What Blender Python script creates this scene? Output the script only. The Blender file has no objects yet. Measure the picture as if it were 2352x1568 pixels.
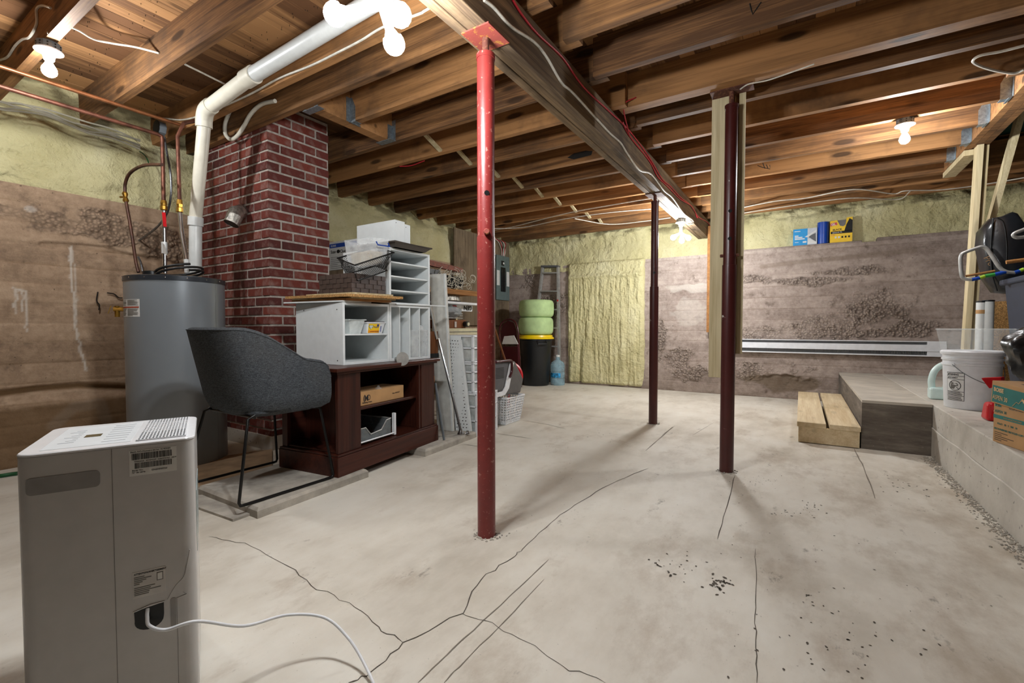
import bpy, math, random
import numpy as np
from mathutils import Matrix, Vector
random.seed(7)
S = bpy.context.scene
COL = S.collection

# ------------------------------------------------------------------ camera
F, CX, CY, HOR = 1058.0, 1176.0, 784.0, 751.0
CAMH = 0.92
PITCH = math.atan((HOR - CY) / F)
YAW = math.radians(32.1)
cd = bpy.data.cameras.new('camera'); cam = bpy.data.objects.new('camera', cd); COL.objects.link(cam)
cd.sensor_width = 36.0; cd.sensor_fit = 'HORIZONTAL'; cd.lens = 36.0 * F / 2352.0
cd.clip_start = 0.05; cd.clip_end = 100
cam.location = (0, 0, CAMH); cam.rotation_euler = (math.pi / 2 + PITCH, 0, YAW)
S.camera = cam

# ------------------------------------------------------------------ world, exposure
w = bpy.data.worlds.new('world'); S.world = w; w.use_nodes = True
w.node_tree.nodes['Background'].inputs[0].default_value = (0.02, 0.02, 0.022, 1)
w.node_tree.nodes['Background'].inputs[1].default_value = 1.0
S.view_settings.view_transform = 'Standard'; S.view_settings.look = 'None'
S.view_settings.gamma = 1.0; S.view_settings.use_curve_mapping = False
S.view_settings.exposure = 0.52
BULB_W = 30.0           # radiant power of one bulb
BULB_COL = (0.96, 0.98, 1.0)

# pixel -> point helpers (2352 x 1568 frame)
_fw0 = np.array([-math.sin(YAW), math.cos(YAW), 0.0]); _rt = np.array([math.cos(YAW), math.sin(YAW), 0.0]); _up0 = np.array([0, 0, 1.0])
_fw = _fw0 * math.cos(PITCH) + _up0 * math.sin(PITCH); _up = _up0 * math.cos(PITCH) - _fw0 * math.sin(PITCH)
_C = np.array([0, 0, CAMH])
def ray(x, y): return _fw + _rt * (x - CX) / F - _up * (y - CY) / F
def onz(x, y, z): r = ray(x, y); return _C + r * ((z - CAMH) / r[2])
def onx(x, y, X): r = ray(x, y); return _C + r * (X / r[0])
def ony(x, y, Y): r = ray(x, y); return _C + r * (Y / r[1])

# ------------------------------------------------------------------ mesh helpers
class MB:
    def __init__(s): s.v = []; s.f = []
    def add(s, vs, fs):
        o = len(s.v); s.v += [tuple(map(float, p)) for p in vs]; s.f += [tuple(i + o for i in f) for f in fs]; return s
    def box(s, x0, y0, z0, x1, y1, z1):
        if x0 > x1: x0, x1 = x1, x0
        if y0 > y1: y0, y1 = y1, y0
        if z0 > z1: z0, z1 = z1, z0
        return s.add([(x0,y0,z0),(x1,y0,z0),(x1,y1,z0),(x0,y1,z0),(x0,y0,z1),(x1,y0,z1),(x1,y1,z1),(x0,y1,z1)],
                     [(0,3,2,1),(4,5,6,7),(0,1,5,4),(1,2,6,5),(2,3,7,6),(3,0,4,7)])
    def hexa(s, b, t):   # two quads of points (bottom, top)
        return s.add(list(b) + list(t), [(0,3,2,1),(4,5,6,7),(0,1,5,4),(1,2,6,5),(2,3,7,6),(3,0,4,7)])
    def bar(s, p, q, w, h, up=(0,0,1)):
        p = Vector(p); q = Vector(q); d = (q - p).normalized(); u = Vector(up)
        a = d.cross(u)
        if a.length < 1e-4: a = d.cross(Vector((1,0,0)))
        a.normalize(); b = a.cross(d).normalized()
        a *= w / 2; b *= h / 2
        return s.hexa([p-a-b, p+a-b, p+a+b, p-a+b], [q-a-b, q+a-b, q+a+b, q-a+b])
    def tube(s, pts, r, n=8, cap=True, closed=False):
        P = [Vector(p) for p in pts]; m = len(P)
        R = r if isinstance(r, (list, tuple)) else [r] * m
        rings = []; ref = None
        for i in range(m):
            if closed: d = (P[(i+1) % m] - P[i-1]).normalized()
            else: d = (P[min(i+1, m-1)] - P[max(i-1, 0)]).normalized()
            if ref is None:
                ref = d.cross(Vector((0,0,1)))
                if ref.length < 1e-3: ref = d.cross(Vector((0,1,0)))
            a = ref - d * ref.dot(d)
            if a.length < 1e-5: a = d.orthogonal()
            a.normalize(); b = d.cross(a); ref = a
            rings.append([P[i] + (a * math.cos(2*math.pi*k/n) + b * math.sin(2*math.pi*k/n)) * R[i] for k in range(n)])
        vs = [v for ring in rings for v in ring]; fs = []
        for i in range(m if closed else m - 1):
            j = (i + 1) % m
            for k in range(n):
                l = (k + 1) % n; fs.append((i*n+k, i*n+l, j*n+l, j*n+k))
        if cap and not closed: fs.append(tuple(range(n))[::-1]); fs.append(tuple((m-1)*n+k for k in range(n)))
        return s.add(vs, fs)
    def lathe(s, prof, c=(0,0,0), n=24, M=None):
        vs = []; fs = []; m = len(prof)
        for r, z in prof:
            for k in range(n):
                a = 2*math.pi*k/n; p = Vector((r*math.cos(a), r*math.sin(a), z))
                if M is not None: p = M @ p
                vs.append(p + Vector(c))
        for i in range(m-1):
            for k in range(n):
                l = (k+1) % n; fs.append((i*n+k, i*n+l, (i+1)*n+l, (i+1)*n+k))
        if prof[0][0] > 1e-5: fs.append(tuple(range(n))[::-1])
        if prof[-1][0] > 1e-5: fs.append(tuple((m-1)*n+k for k in range(n)))
        return s.add(vs, fs)
    def prism(s, poly, ext):
        n = len(poly); e = Vector(ext); P = [Vector(p) for p in poly]
        return s.add(P + [p + e for p in P], [tuple(range(n))[::-1], tuple(range(n, 2*n))] + [(i, (i+1) % n, n+(i+1) % n, n+i) for i in range(n)])
    def grid(s, f, nu, nv, flip=False):
        vs = [f(i/nu, j/nv) for j in range(nv+1) for i in range(nu+1)]; fs = []
        for j in range(nv):
            for i in range(nu):
                a = j*(nu+1)+i; q = (a, a+1, a+nu+2, a+nu+1); fs.append(q[::-1] if flip else q)
        return s.add(vs, fs)
    def xf(s, M): s.v = [tuple(M @ Vector(p)) for p in s.v]; return s
    def mesh(s, name, smooth=False):
        me = bpy.data.meshes.new(name); me.from_pydata(s.v, [], s.f); me.update()
        if smooth: me.polygons.foreach_set('use_smooth', [True]*len(me.polygons))
        return me

ROOT = {}
def thing(name, label, cat, loc=(0,0,0), rz=0.0, group=None):
    o = bpy.data.objects.new(name, None); COL.objects.link(o); o.empty_display_size = 0.05
    o.location = tuple(map(float, loc)); o.rotation_euler = (0, 0, rz)
    o['label'] = label; o['category'] = cat
    if group: o['group'] = group
    ROOT[o.name] = Matrix.Translation(Vector(o.location)) @ Matrix.Rotation(rz, 4, 'Z')
    return o
def build(mb, name, mat, parent=None, world=True, smooth=False, bevel=0.0, seg=2, autosm=None):
    """link one mesh; with a parent and world=True the vertices are world coordinates"""
    if parent is not None and world: mb.xf(ROOT[parent.name].inverted())
    me = mb.mesh(name, smooth); me.materials.append(mat)
    o = bpy.data.objects.new(name, me); COL.objects.link(o)
    if parent is not None: o.parent = parent; ROOT[o.name] = ROOT[parent.name]
    if bevel > 0:
        m = o.modifiers.new('bevel', 'BEVEL'); m.width = bevel; m.segments = seg; m.limit_method = 'ANGLE'; m.angle_limit = math.radians(40)
    if smooth or autosm:
        try: me.set_sharp_from_angle(angle=math.radians(autosm or 38))
        except Exception: pass
        if autosm: me.polygons.foreach_set('use_smooth', [True]*len(me.polygons))
    return o
def solo(mb, name, mat, label, cat, group=None, **k):
    """a thing that is one mesh; its origin goes to the middle of its base"""
    a = np.array(mb.v); c = (a.min(0) + a.max(0)) / 2; c[2] = a[:, 2].min()
    mb.xf(Matrix.Translation(-Vector(c))); o = build(mb, name, mat, None, **k); o.location = tuple(c)
    o['label'] = label; o['category'] = cat
    if group: o['group'] = group
    ROOT[o.name] = Matrix.Translation(Vector(c))
    return o
def struct(o): o['kind'] = 'structure'; return o
def copy_tree(o, parent=None):
    c = o.copy(); COL.objects.link(c); c.parent = parent
    for ch in o.children: copy_tree(ch, c)
    return c
def text(s, size, mat, parent, org, xd, ud, name='lettering', bold=0.0, align='LEFT', depth=0.0004, squeeze=1.0):
    cu = bpy.data.curves.new('tmp', 'FONT'); cu.body = s; cu.size = size; cu.align_x = align; cu.offset = bold * size; cu.extrude = depth; cu.resolution_u = 3
    t = bpy.data.objects.new('tmp', cu); COL.objects.link(t)
    dg = bpy.context.evaluated_depsgraph_get(); me = bpy.data.meshes.new_from_object(t.evaluated_get(dg))
    bpy.data.objects.remove(t); bpy.data.curves.remove(cu)
    x = Vector(xd).normalized(); u = Vector(ud); u = (u - x * u.dot(x)).normalized(); n = x.cross(u)
    M = Matrix(((x.x*squeeze, u.x, n.x, org[0]), (x.y*squeeze, u.y, n.y, org[1]), (x.z*squeeze, u.z, n.z, org[2]), (0,0,0,1)))
    if parent is not None: M = ROOT[parent.name].inverted() @ M
    me.transform(M); me.materials.clear(); me.materials.append(mat); me.name = name
    o = bpy.data.objects.new(name, me); COL.objects.link(o)
    if parent is not None: o.parent = parent; ROOT[o.name] = ROOT[parent.name]
    return o
def plate(mb, org, xd, ud, x0, u0, x1, u1, d=0.0006):
    """thin rectangle on a face: x along xd, u along ud, raised by d along their normal"""
    x = Vector(xd).normalized(); u = Vector(ud).normalized(); n = x.cross(u); o = Vector(org)
    b = [o+x*x0+u*u0, o+x*x1+u*u0, o+x*x1+u*u1, o+x*x0+u*u1]
    return mb.hexa(b, [p + n*d for p in b])
def catmull(P, n=6):
    P = [Vector(p) for p in P]; Q = [P[0]*2-P[1]] + P + [P[-1]*2-P[-2]]; out = []
    for i in range(1, len(Q)-2):
        a, b, c, d = Q[i-1], Q[i], Q[i+1], Q[i+2]
        for k in range(n):
            t = k/n; out.append(0.5*((2*b) + (c-a)*t + (2*a-5*b+4*c-d)*t*t + (3*b-a-3*c+d)*t**3))
    out.append(P[-1]); return out
_rs = np.random.RandomState(3); _tab = _rs.rand(64, 512, 512).astype(np.float32) if False else None
def vnoise(x, y, seed=0):
    """smooth value noise 0..1 on arrays"""
    x = np.asarray(x, float); y = np.asarray(y, float); xi = np.floor(x).astype(int); yi = np.floor(y).astype(int)
    fx = x-xi; fy = y-yi; fx = fx*fx*(3-2*fx); fy = fy*fy*(3-2*fy)
    def h(a, b):
        n = (a*374761393 + b*668265263 + seed*974634777) & 0x7fffffff
        n = (n ^ (n >> 13)) * 1274126177 & 0x7fffffff
        return ((n ^ (n >> 16)) & 0xffff) / 65535.0
    return (h(xi,yi)*(1-fx)+h(xi+1,yi)*fx)*(1-fy) + (h(xi,yi+1)*(1-fx)+h(xi+1,yi+1)*fx)*fy
def fbm(x, y, seed=0, o=4):
    s = 0; a = 0.5
    for k in range(o): s = s + a*vnoise(x*2**k, y*2**k, seed+k); a /= 2
    return s / (1 - 0.5**o)

# ------------------------------------------------------------------ materials
def lin(h):
    h = h.lstrip('#'); c = [int(h[i:i+2], 16)/255 for i in (0,2,4)]
    return tuple(((x+0.055)/1.055)**2.4 if x > 0.04045 else x/12.92 for x in c) + (1,)
MATS = {}
def _new(name):
    m = bpy.data.materials.new(name); m.use_nodes = True; nt = m.node_tree; b = nt.nodes['Principled BSDF']; MATS[name] = m
    return m, nt, b
def N(nt, t, **k):
    n = nt.nodes.new(t)
    for a, v in k.items(): setattr(n, a, v)
    return n
def ramp(nt, src, stops):
    r = N(nt, 'ShaderNodeValToRGB'); e = r.color_ramp.elements
    while len(e) < len(stops): e.new(0.5)
    for i, (p, c) in enumerate(stops): e[i].position = p; e[i].color = c if isinstance(c, tuple) else lin(c)
    nt.links.new(src, r.inputs[0]); return r.outputs[0]
def noise(nt, co, scale, detail=4, rough=0.55, vec=None, dim='3D'):
    n = N(nt, 'ShaderNodeTexNoise'); n.inputs['Scale'].default_value = scale; n.inputs['Detail'].default_value = detail; n.inputs['Roughness'].default_value = rough
    if vec is not None:
        mp = N(nt, 'ShaderNodeMapping'); mp.inputs['Scale'].default_value = vec; nt.links.new(co, mp.inputs[0]); co = mp.outputs[0]
    nt.links.new(co, n.inputs['Vector']); return n.outputs['Fac']
def mix(nt, fac, a, b, mode='MIX'):
    m = N(nt, 'ShaderNodeMix', data_type='RGBA', blend_type=mode)
    for i, v in ((0, fac), (6, a), (7, b)):
        if isinstance(v, (int, float)): m.inputs[i].default_value = v
        elif isinstance(v, tuple): m.inputs[i].default_value = v
        elif isinstance(v, str): m.inputs[i].default_value = lin(v)
        else: nt.links.new(v, m.inputs[i])
    return m.outputs[2]
def mth(nt, op, a, b=None, c=None):
    m = N(nt, 'ShaderNodeMath', operation=op)
    for i, v in enumerate((a, b, c)):
        if v is None: continue
        if isinstance(v, (int, float)): m.inputs[i].default_value = v
        else: nt.links.new(v, m.inputs[i])
    return m.outputs[0]
def bump(nt, b, h, strength=0.3, dist=0.01):
    n = N(nt, 'ShaderNodeBump'); n.inputs['Strength'].default_value = strength; n.inputs['Distance'].default_value = dist
    nt.links.new(h, n.inputs['Height']); nt.links.new(n.outputs[0], b.inputs['Normal'])
def coords(nt, kind='Object'): return N(nt, 'ShaderNodeTexCoord').outputs[kind]
def rnd(nt): return N(nt, 'ShaderNodeObjectInfo').outputs['Random']
def attr(nt, name): return N(nt, 'ShaderNodeAttribute', attribute_name=name).outputs['Fac']

def plain(name, col, rough=0.5, metal=0.0, var=0.06, scale=20, bmp=0.0, spec=None, bscale=None, alpha=None, trans=None):
    m, nt, b = _new(name); co = coords(nt); n = noise(nt, co, scale, 3)
    c = lin(col); d = tuple(x*(1-var*2.2) for x in c[:3]) + (1,); l = tuple(min(1, x*(1+var*1.4)) for x in c[:3]) + (1,)
    nt.links.new(ramp(nt, n, [(0.3, d), (0.7, l)]), b.inputs['Base Color'])
    b.inputs['Roughness'].default_value = rough; b.inputs['Metallic'].default_value = metal
    if spec is not None: b.inputs['Specular IOR Level'].default_value = spec
    if bmp: bump(nt, b, noise(nt, co, bscale or scale*4, 3), bmp, 0.004)
    if trans: b.inputs['Transmission Weight'].default_value = trans; b.inputs['IOR'].default_value = 1.15
    if alpha: b.inputs['Alpha'].default_value = alpha
    return m
def wood(name, dark, light, along=0, rough=0.7, knots=0.55, var=0.5, grain=1.0, stain=None):
    """grain along local axis `along`; colour varies from object to object"""
    m, nt, b = _new(name); co = coords(nt)
    r = rnd(nt); cb = N(nt, 'ShaderNodeCombineXYZ')
    for i in range(3): nt.links.new(mth(nt, 'MULTIPLY', r, 37.0 + 11*i), cb.inputs[i])
    va = N(nt, 'ShaderNodeVectorMath', operation='ADD'); nt.links.new(co, va.inputs[0]); nt.links.new(cb.outputs[0], va.inputs[1]); co = va.outputs[0]
    st = [18.0]*3; st[along] = 0.9
    g = noise(nt, co, 1.6*grain, 5, 0.6, tuple(st)); st2 = [70.0]*3; st2[along] = 2.0
    g2 = noise(nt, co, 2.0*grain, 3, 0.6, tuple(st2))
    fac = mth(nt, 'ADD', mth(nt, 'MULTIPLY', g, 0.65), mth(nt, 'MULTIPLY', g2, 0.35))
    fac = mth(nt, 'ADD', fac, mth(nt, 'MULTIPLY', mth(nt, 'SUBTRACT', r, 0.5), var*0.35))
    c = ramp(nt, fac, [(0.32, dark), (0.66, light)])
    if stain:
        s = noise(nt, co, 1.7, 5, 0.65); c = mix(nt, ramp(nt, s, [(0.5, (0,0,0,1)), (0.68, (0.75,)*3+(1,))]), c, stain)
    if knots > 0:
        v = N(nt, 'ShaderNodeTexVoronoi'); mp = N(nt, 'ShaderNodeMapping'); k = [8.0]*3; k[along] = 2.2; mp.inputs['Scale'].default_value = tuple(k)
        nt.links.new(co, mp.inputs[0]); nt.links.new(mp.outputs[0], v.inputs['Vector']); v.inputs['Scale'].default_value = 1.0
        kk = ramp(nt, v.outputs['Distance'], [(0.13, (1,1,1,1)), (0.21, (0,0,0,1))])
        c = mix(nt, mth(nt, 'MULTIPLY', kk, knots), c, tuple(x*0.25 for x in lin(dark)[:3]) + (1,))
    nt.links.new(c, b.inputs['Base Color']); b.inputs['Roughness'].default_value = rough
    b.inputs['Specular IOR Level'].default_value = 0.25
    bump(nt, b, g2, 0.25, 0.003)
    return m

M_JOIST = wood('joist_wood', '#573c26', '#a6784b', 0, var=0.9, knots=0.8, stain='#4d3b2c')
M_DECK = wood('deck_wood', '#694930', '#b38558', 1, var=1.9, knots=0.6)
M_BEAM = wood('beam_wood', '#5a4a3a', '#a08767', 1, var=0.5, stain='#3c322b')
M_STUD = wood('stud_wood', '#a8966f', '#d6c8a3', 2, var=0.3, knots=0.35)
M_STEPW = wood('step_wood', '#c2a981', '#e2d2b0', 1, var=0.3, knots=0.2, stain='#b39d75')
M_SHELFW = wood('shelf_wood', '#7a4f2a', '#b27f48', 1, var=0.3, knots=0.2)
M_CAB = wood('dark_cherry', '#2a1410', '#4d261b', 2, rough=0.32, var=0.15, knots=0, grain=0.6)
M_CABX = wood('dark_cherry_flat', '#2a1410', '#4d261b', 0, rough=0.3, var=0.15, knots=0, grain=0.6)
M_OAK = wood('oak_brown', '#5f351d', '#8b5630', 2, rough=0.5, var=0.2, knots=0)
M_PLY = wood('plywood', '#5d4f3e', '#8b7a63', 2, rough=0.8, var=0.2, knots=0.3, stain='#463c30')
M_BLACKM = plain('black_metal', '#101010', 0.35, 0.3)
M_BLACKP = plain('black_plastic', '#16191b', 0.38)
M_CHROME = plain('chrome', '#c9cbcc', 0.22, 1.0, 0.03)
M_ALU = plain('aluminium', '#b4b4b0', 0.42, 0.45, 0.1)
M_GALV = plain('galvanised', '#98a2a8', 0.42, 0.8, 0.15, 60)
M_GREYBOX = plain('grey_enamel', '#6e757a', 0.45, 0.4, 0.05)
M_PVC = plain('pvc_cream', '#d9d3c2', 0.35, 0, 0.04, 12)
M_PVCW = plain('pvc_white', '#d3d5d2', 0.35, 0, 0.03)
M_WHITE = plain('white_melamine', '#dfe4e4', 0.4, 0, 0.02)
M_WHITEP = plain('white_plastic', '#e4e7ea', 0.4, 0, 0.03)
M_GLOSSW = plain('white_gloss', '#d9dadb', 0.16, 0, 0.02)
M_GLOSS_SHADE = plain('white_gloss_shaded', '#bab8b5', 0.2, 0, 0.02)  # same white plastic as the top, with the body's shade put into the colour
M_PORC = plain('porcelain', '#e9ebec', 0.2, 0, 0.02)
M_BRASS = plain('brass', '#b48a3c', 0.3, 0.9, 0.12)
M_COPPER = plain('copper', '#9c6440', 0.38, 0.7, 0.2, 12)
M_COPPERD = plain('copper_dull', '#6e4434', 0.5, 0.6, 0.3, 14)
M_BROWNC = plain('copper_brown', '#4d2f22', 0.5, 0.4, 0.25, 14)
M_CABLEW = plain('cable_white', '#cfc9bb', 0.5, 0, 0.1)
M_CABLER = plain('cable_red', '#b51f2c', 0.4, 0, 0.08)
M_CABLEG = plain('hose_green', '#14542c', 0.4, 0, 0.1)
M_CABLEK = plain('cable_black', '#151515', 0.4)
M_FLEX = plain('flex_conduit', '#8a8d90', 0.35, 0.85, 0.2, 90)
M_CARD = plain('cardboard', '#b38a5b', 0.85, 0, 0.06, 9)
M_INK = plain('ink_black', '#15130f', 0.7)
M_INKG = plain('ink_grey', '#6f6d68', 0.7)
M_REDP = plain('red_plastic', '#c1121c', 0.35)
M_MAROON = plain('maroon_enamel', '#43131a', 0.25)
M_YELLOW = plain('yellow_plastic', '#f2cf10', 0.35, 0, 0.03)
M_NAVY = plain('navy_plastic', '#232c3d', 0.5, 0, 0.08)
M_GREENF = plain('green_foam', '#b2cd92', 0.9, 0, 0.08, 8, 0.15)
M_CONC = plain('concrete_edge', '#a8a297', 0.92, 0, 0.16, 9, 0.6, bscale=45)
M_GREYP = plain('grey_plastic', '#58595c', 0.45)
M_BROWNT = plain('brown_tray', '#4a423c', 0.3)
M_PAPER = plain('paper_label', '#d8d8d4', 0.7, 0, 0.03)
M_ORANGE = plain('orange_red', '#7d3a20', 0.6, 0, 0.2, 40)
M_TEALJ = plain('mint_plastic', '#cfe4e0', 0.3, 0, 0.03)
def clear(name, col='#eef4f4', rough=0.08, a=0.35):
    m, nt, b = _new(name); co = coords(nt); n = noise(nt, co, 14, 3)
    tr = N(nt, 'ShaderNodeBsdfTransparent'); mx = N(nt, 'ShaderNodeMixShader'); out = nt.nodes['Material Output']
    b.inputs['Base Color'].default_value = lin(col); b.inputs['Roughness'].default_value = rough
    f = ramp(nt, n, [(0.3, (a*0.7,)*3+(1,)), (0.75, (min(1, a*1.5),)*3+(1,))])
    nt.links.new(f, mx.inputs[0]); nt.links.new(tr.outputs[0], mx.inputs[1]); nt.links.new(b.outputs[0], mx.inputs[2]); nt.links.new(mx.outputs[0], out.inputs[0])
    return m
M_CLEAR = clear('clear_plastic', a=0.16)
M_CLEAR2 = clear('clear_plastic_bright', '#f2f6f6', 0.1, 0.34)
M_FROST = clear('frosted_plastic', '#dfe6e4', 0.35, 0.6)
M_SHEET = clear('clear_film', '#e8ecec', 0.12, 0.25)
M_WATER = clear('blue_bottle', '#9fc4d2', 0.1, 0.45)

def emis(R=0.032, k=1.0):
    m, nt, b = _new('lit_bulb'); e = N(nt, 'ShaderNodeEmission'); e.inputs[0].default_value = BULB_COL + (1,)
    e.inputs[1].default_value = k * BULB_W / (math.pi * 4*math.pi*R*R); nt.links.new(e.outputs[0], nt.nodes['Material Output'].inputs[0]); return m
M_BULB = emis()

def m_floor():
    m, nt, b = _new('floor_concrete'); co = coords(nt)
    a = noise(nt, co, 1.1, 6, 0.6); c1 = noise(nt, co, 5, 6, 0.65, (1.0, 0.45, 1)); sp = noise(nt, co, 90, 2)
    c = ramp(nt, mth(nt, 'ADD', mth(nt, 'MULTIPLY', a, 0.6), mth(nt, 'MULTIPLY', c1, 0.4)), [(0.35, '#b8b0a1'), (0.5, '#d0cabd'), (0.62, '#dad6cb')])
    sx = N(nt, 'ShaderNodeSeparateXYZ'); nt.links.new(co, sx.inputs[0])
    # damp brown stains get commoner towards the concrete ledge
    near = N(nt, 'ShaderNodeMapRange'); near.inputs[1].default_value = -1.2; near.inputs[2].default_value = 0.8; nt.links.new(sx.outputs[0], near.inputs[0])
    st = noise(nt, co, 2.3, 7, 0.7, (1.5, 0.8, 1)); st = mth(nt, 'ADD', st, mth(nt, 'MULTIPLY', near.outputs[0], 0.09))
    c = mix(nt, ramp(nt, st, [(0.55, (0,0,0,1)), (0.72, (0.55,)*3+(1,))]), c, '#998873')
    dk = noise(nt, co, 7.0, 5, 0.75, (1.0, 0.5, 1)); dk = mth(nt, 'ADD', dk, mth(nt, 'MULTIPLY', near.outputs[0], 0.05))
    c = mix(nt, ramp(nt, dk, [(0.645, (0,0,0,1)), (0.74, (0.7,)*3+(1,))]), c, '#6b6257')
    c = mix(nt, ramp(nt, sp, [(0.70, (0,0,0,1)), (0.78, (0.5,)*3+(1,))]), c, '#6a6155')
    wh = noise(nt, co, 3.1, 5, 0.7); c = mix(nt, ramp(nt, wh, [(0.62, (0,0,0,1)), (0.8, (0.5,)*3+(1,))]), c, '#d6d3cb')
    nt.links.new(c, b.inputs['Base Color']); b.inputs['Roughness'].default_value = 0.62; b.inputs['Specular IOR Level'].default_value = 0.3
    bump(nt, b, mth(nt, 'ADD', c1, mth(nt, 'MULTIPLY', sp, 0.3)), 0.12, 0.006); return m
M_FLOOR = m_floor()

def m_wall(name, cols, horiz, gw=0.2):
    """board-formed old concrete: `peb` marks honeycombed aggregate, `effl` white lime runs, `board` the form board"""
    m, nt, b = _new(name); co = coords(nt)
    v = (0.6, 1.5, 2.6) if horiz == 'x' else (1.5, 0.6, 2.2)
    a = noise(nt, co, 1.4, 6, 0.6, v); f = noise(nt, co, 7, 6, 0.7); bd = attr(nt, 'board')
    fac = mth(nt, 'ADD', mth(nt, 'ADD', mth(nt, 'MULTIPLY', a, 0.5), mth(nt, 'MULTIPLY', f, 0.40)), mth(nt, 'MULTIPLY', bd, 0.10))
    gr = noise(nt, co, 3.0, 4, 0.7, (0.6, 3.0, 26.0) if horiz == 'x' else (3.0, 0.6, 26.0))
    fac = mth(nt, 'ADD', mth(nt, 'MULTIPLY', fac, 1.0-gw), mth(nt, 'MULTIPLY', gr, gw))
    fine = noise(nt, co, 22, 5, 0.75)
    fac = mth(nt, 'ADD', mth(nt, 'MULTIPLY', fac, 0.72), mth(nt, 'MULTIPLY', fine, 0.28))
    c = ramp(nt, fac, [(0.38, cols[0]), (0.5, cols[1]), (0.60, cols[2])])
    dk = noise(nt, co, 4.2, 5, 0.7); c = mix(nt, ramp(nt, dk, [(0.57, (0,0,0,1)), (0.68, (0.7,)*3+(1,))]), c, cols[3])
    vo = N(nt, 'ShaderNodeTexVoronoi'); vo.inputs['Scale'].default_value = 42; nt.links.new(co, vo.inputs['Vector'])
    pb = attr(nt, 'peb')
    pc = ramp(nt, vo.outputs['Distance'], [(0.15, cols[4]), (0.55, cols[3]), (0.8, '#4d4139')])
    c = mix(nt, mth(nt, 'MULTIPLY', pb, 0.6), c, pc)
    pits = noise(nt, co, 55, 2); c = mix(nt, ramp(nt, pits, [(0.7, (0,0,0,1)), (0.76, (0.8,)*3+(1,))]), c, '#3b3029')
    c = mix(nt, attr(nt, 'effl'), c, '#cfc8bd')
    c = mix(nt, attr(nt, 'dirt'), c, cols[5])
    nt.links.new(c, b.inputs['Base Color']); b.inputs['Roughness'].default_value = 0.9; b.inputs['Specular IOR Level'].default_value = 0.2
    h = mth(nt, 'ADD', mth(nt, 'MULTIPLY', mth(nt, 'SUBTRACT', 1.0, vo.outputs['Distance']), mth(nt, 'MULTIPLY', pb, 2.2)), mth(nt, 'ADD', mth(nt, 'ADD', mth(nt, 'MULTIPLY', f, 0.6), mth(nt, 'ADD', mth(nt, 'MULTIPLY', fine, 0.5), mth(nt, 'MULTIPLY', gr, 0.25))), mth(nt, 'MULTIPLY', pits, -0.35)))
    bump(nt, b, h, 0.6, 0.012); return m
M_WALLF = m_wall('wall_concrete_far', ['#7b6d64', '#a09187', '#b8a99e', '#63564d', '#b3a595', '#6b5c4b'], 'x', 0.1)
M_WALLL = m_wall('wall_concrete_left', ['#7c6754', '#a38a71', '#b89f85', '#5f4f43', '#ab937b', '#705638'], 'y', 0.1)
def m_foam():
    m, nt, b = _new('spray_foam'); co = coords(nt); n = noise(nt, co, 2.5, 5); f = noise(nt, co, 38, 4, 0.6); g = noise(nt, co, 16, 3)
    c = ramp(nt, n, [(0.3, '#beb586'), (0.55, '#d0c89b'), (0.75, '#dad4ad')])
    c = mix(nt, ramp(nt, f, [(0.25, (0.35,)*3+(1,)), (0.42, (0,0,0,1))]), c, '#8f834d')
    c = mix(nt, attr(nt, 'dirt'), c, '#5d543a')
    nt.links.new(c, b.inputs['Base Color']); b.inputs['Roughness'].default_value = 0.75; b.inputs['Specular IOR Level'].default_value = 0.2
    bump(nt, b, mth(nt, 'ADD', mth(nt, 'MULTIPLY', f, 0.8), g), 0.85, 0.025); return m
M_FOAM = m_foam()
def m_brick():
    m, nt, b = _new('red_brick'); co = coords(nt); r = rnd(nt); n = noise(nt, co, 40, 4)
    c = ramp(nt, mth(nt, 'ADD', mth(nt, 'MULTIPLY', r, 0.7), mth(nt, 'MULTIPLY', n, 0.3)), [(0.15, '#481d18'), (0.5, '#672a20'), (0.85, '#7b3627')])
    sp = noise(nt, co, 150, 2, 0.5, (1, 1, 0.35)); c = mix(nt, ramp(nt, sp, [(0.60, (0,0,0,1)), (0.72, (0.6,)*3+(1,))]), c, '#3a1714')
    wv = noise(nt, co, 14, 4); c = mix(nt, ramp(nt, mth(nt, 'ADD', wv, mth(nt, 'MULTIPLY', r, 0.12)), [(0.60, (0,0,0,1)), (0.80, (0.45,)*3+(1,))]), c, '#9a857c')
    nt.links.new(c, b.inputs['Base Color']); b.inputs['Roughness'].default_value = 0.85; bump(nt, b, sp, 0.35, 0.004); return m
M_BRICK = m_brick()
M_MORTAR = plain('mortar', '#b3aaa0', 0.95, 0, 0.12, 30, 0.5)
def m_rust(name, base, spots, amt=0.66, rough=0.38, spots2='#b7b2aa'):
    m, nt, b = _new(name); co = coords(nt); a = noise(nt, co, 9, 5, 0.7); f = noise(nt, co, 55, 3, 0.6)
    c = ramp(nt, a, [(0.3, tuple(x*0.75 for x in lin(base)[:3])+(1,)), (0.7, lin(base))])
    c = mix(nt, ramp(nt, f, [(amt-0.04, (0,0,0,1)), (amt+0.02, (0.75,)*3+(1,))]), c, spots)
    g = noise(nt, co, 16, 4, 0.6); c = mix(nt, ramp(nt, g, [(0.70, (0,0,0,1)), (0.72, (0.9,)*3+(1,))]), c, spots2)
    nt.links.new(c, b.inputs['Base Color']); b.inputs['Roughness'].default_value = rough; bump(nt, b, f, 0.15, 0.003); return m
M_POSTR = m_rust('post_red', '#7f2b28', '#a9776b', 0.66, 0.36, '#4f413c')
M_POSTD = m_rust('post_maroon', '#4b1c1a', '#6b4a44', 0.72, 0.33)
M_RUST = m_rust('rusty_plate', '#8f3f35', '#a97a30', 0.60, 0.7)
M_RUSTD = m_rust('rusty_dark', '#5a2f22', '#7d5236', 0.55, 0.8, '#6b4a35')
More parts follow.
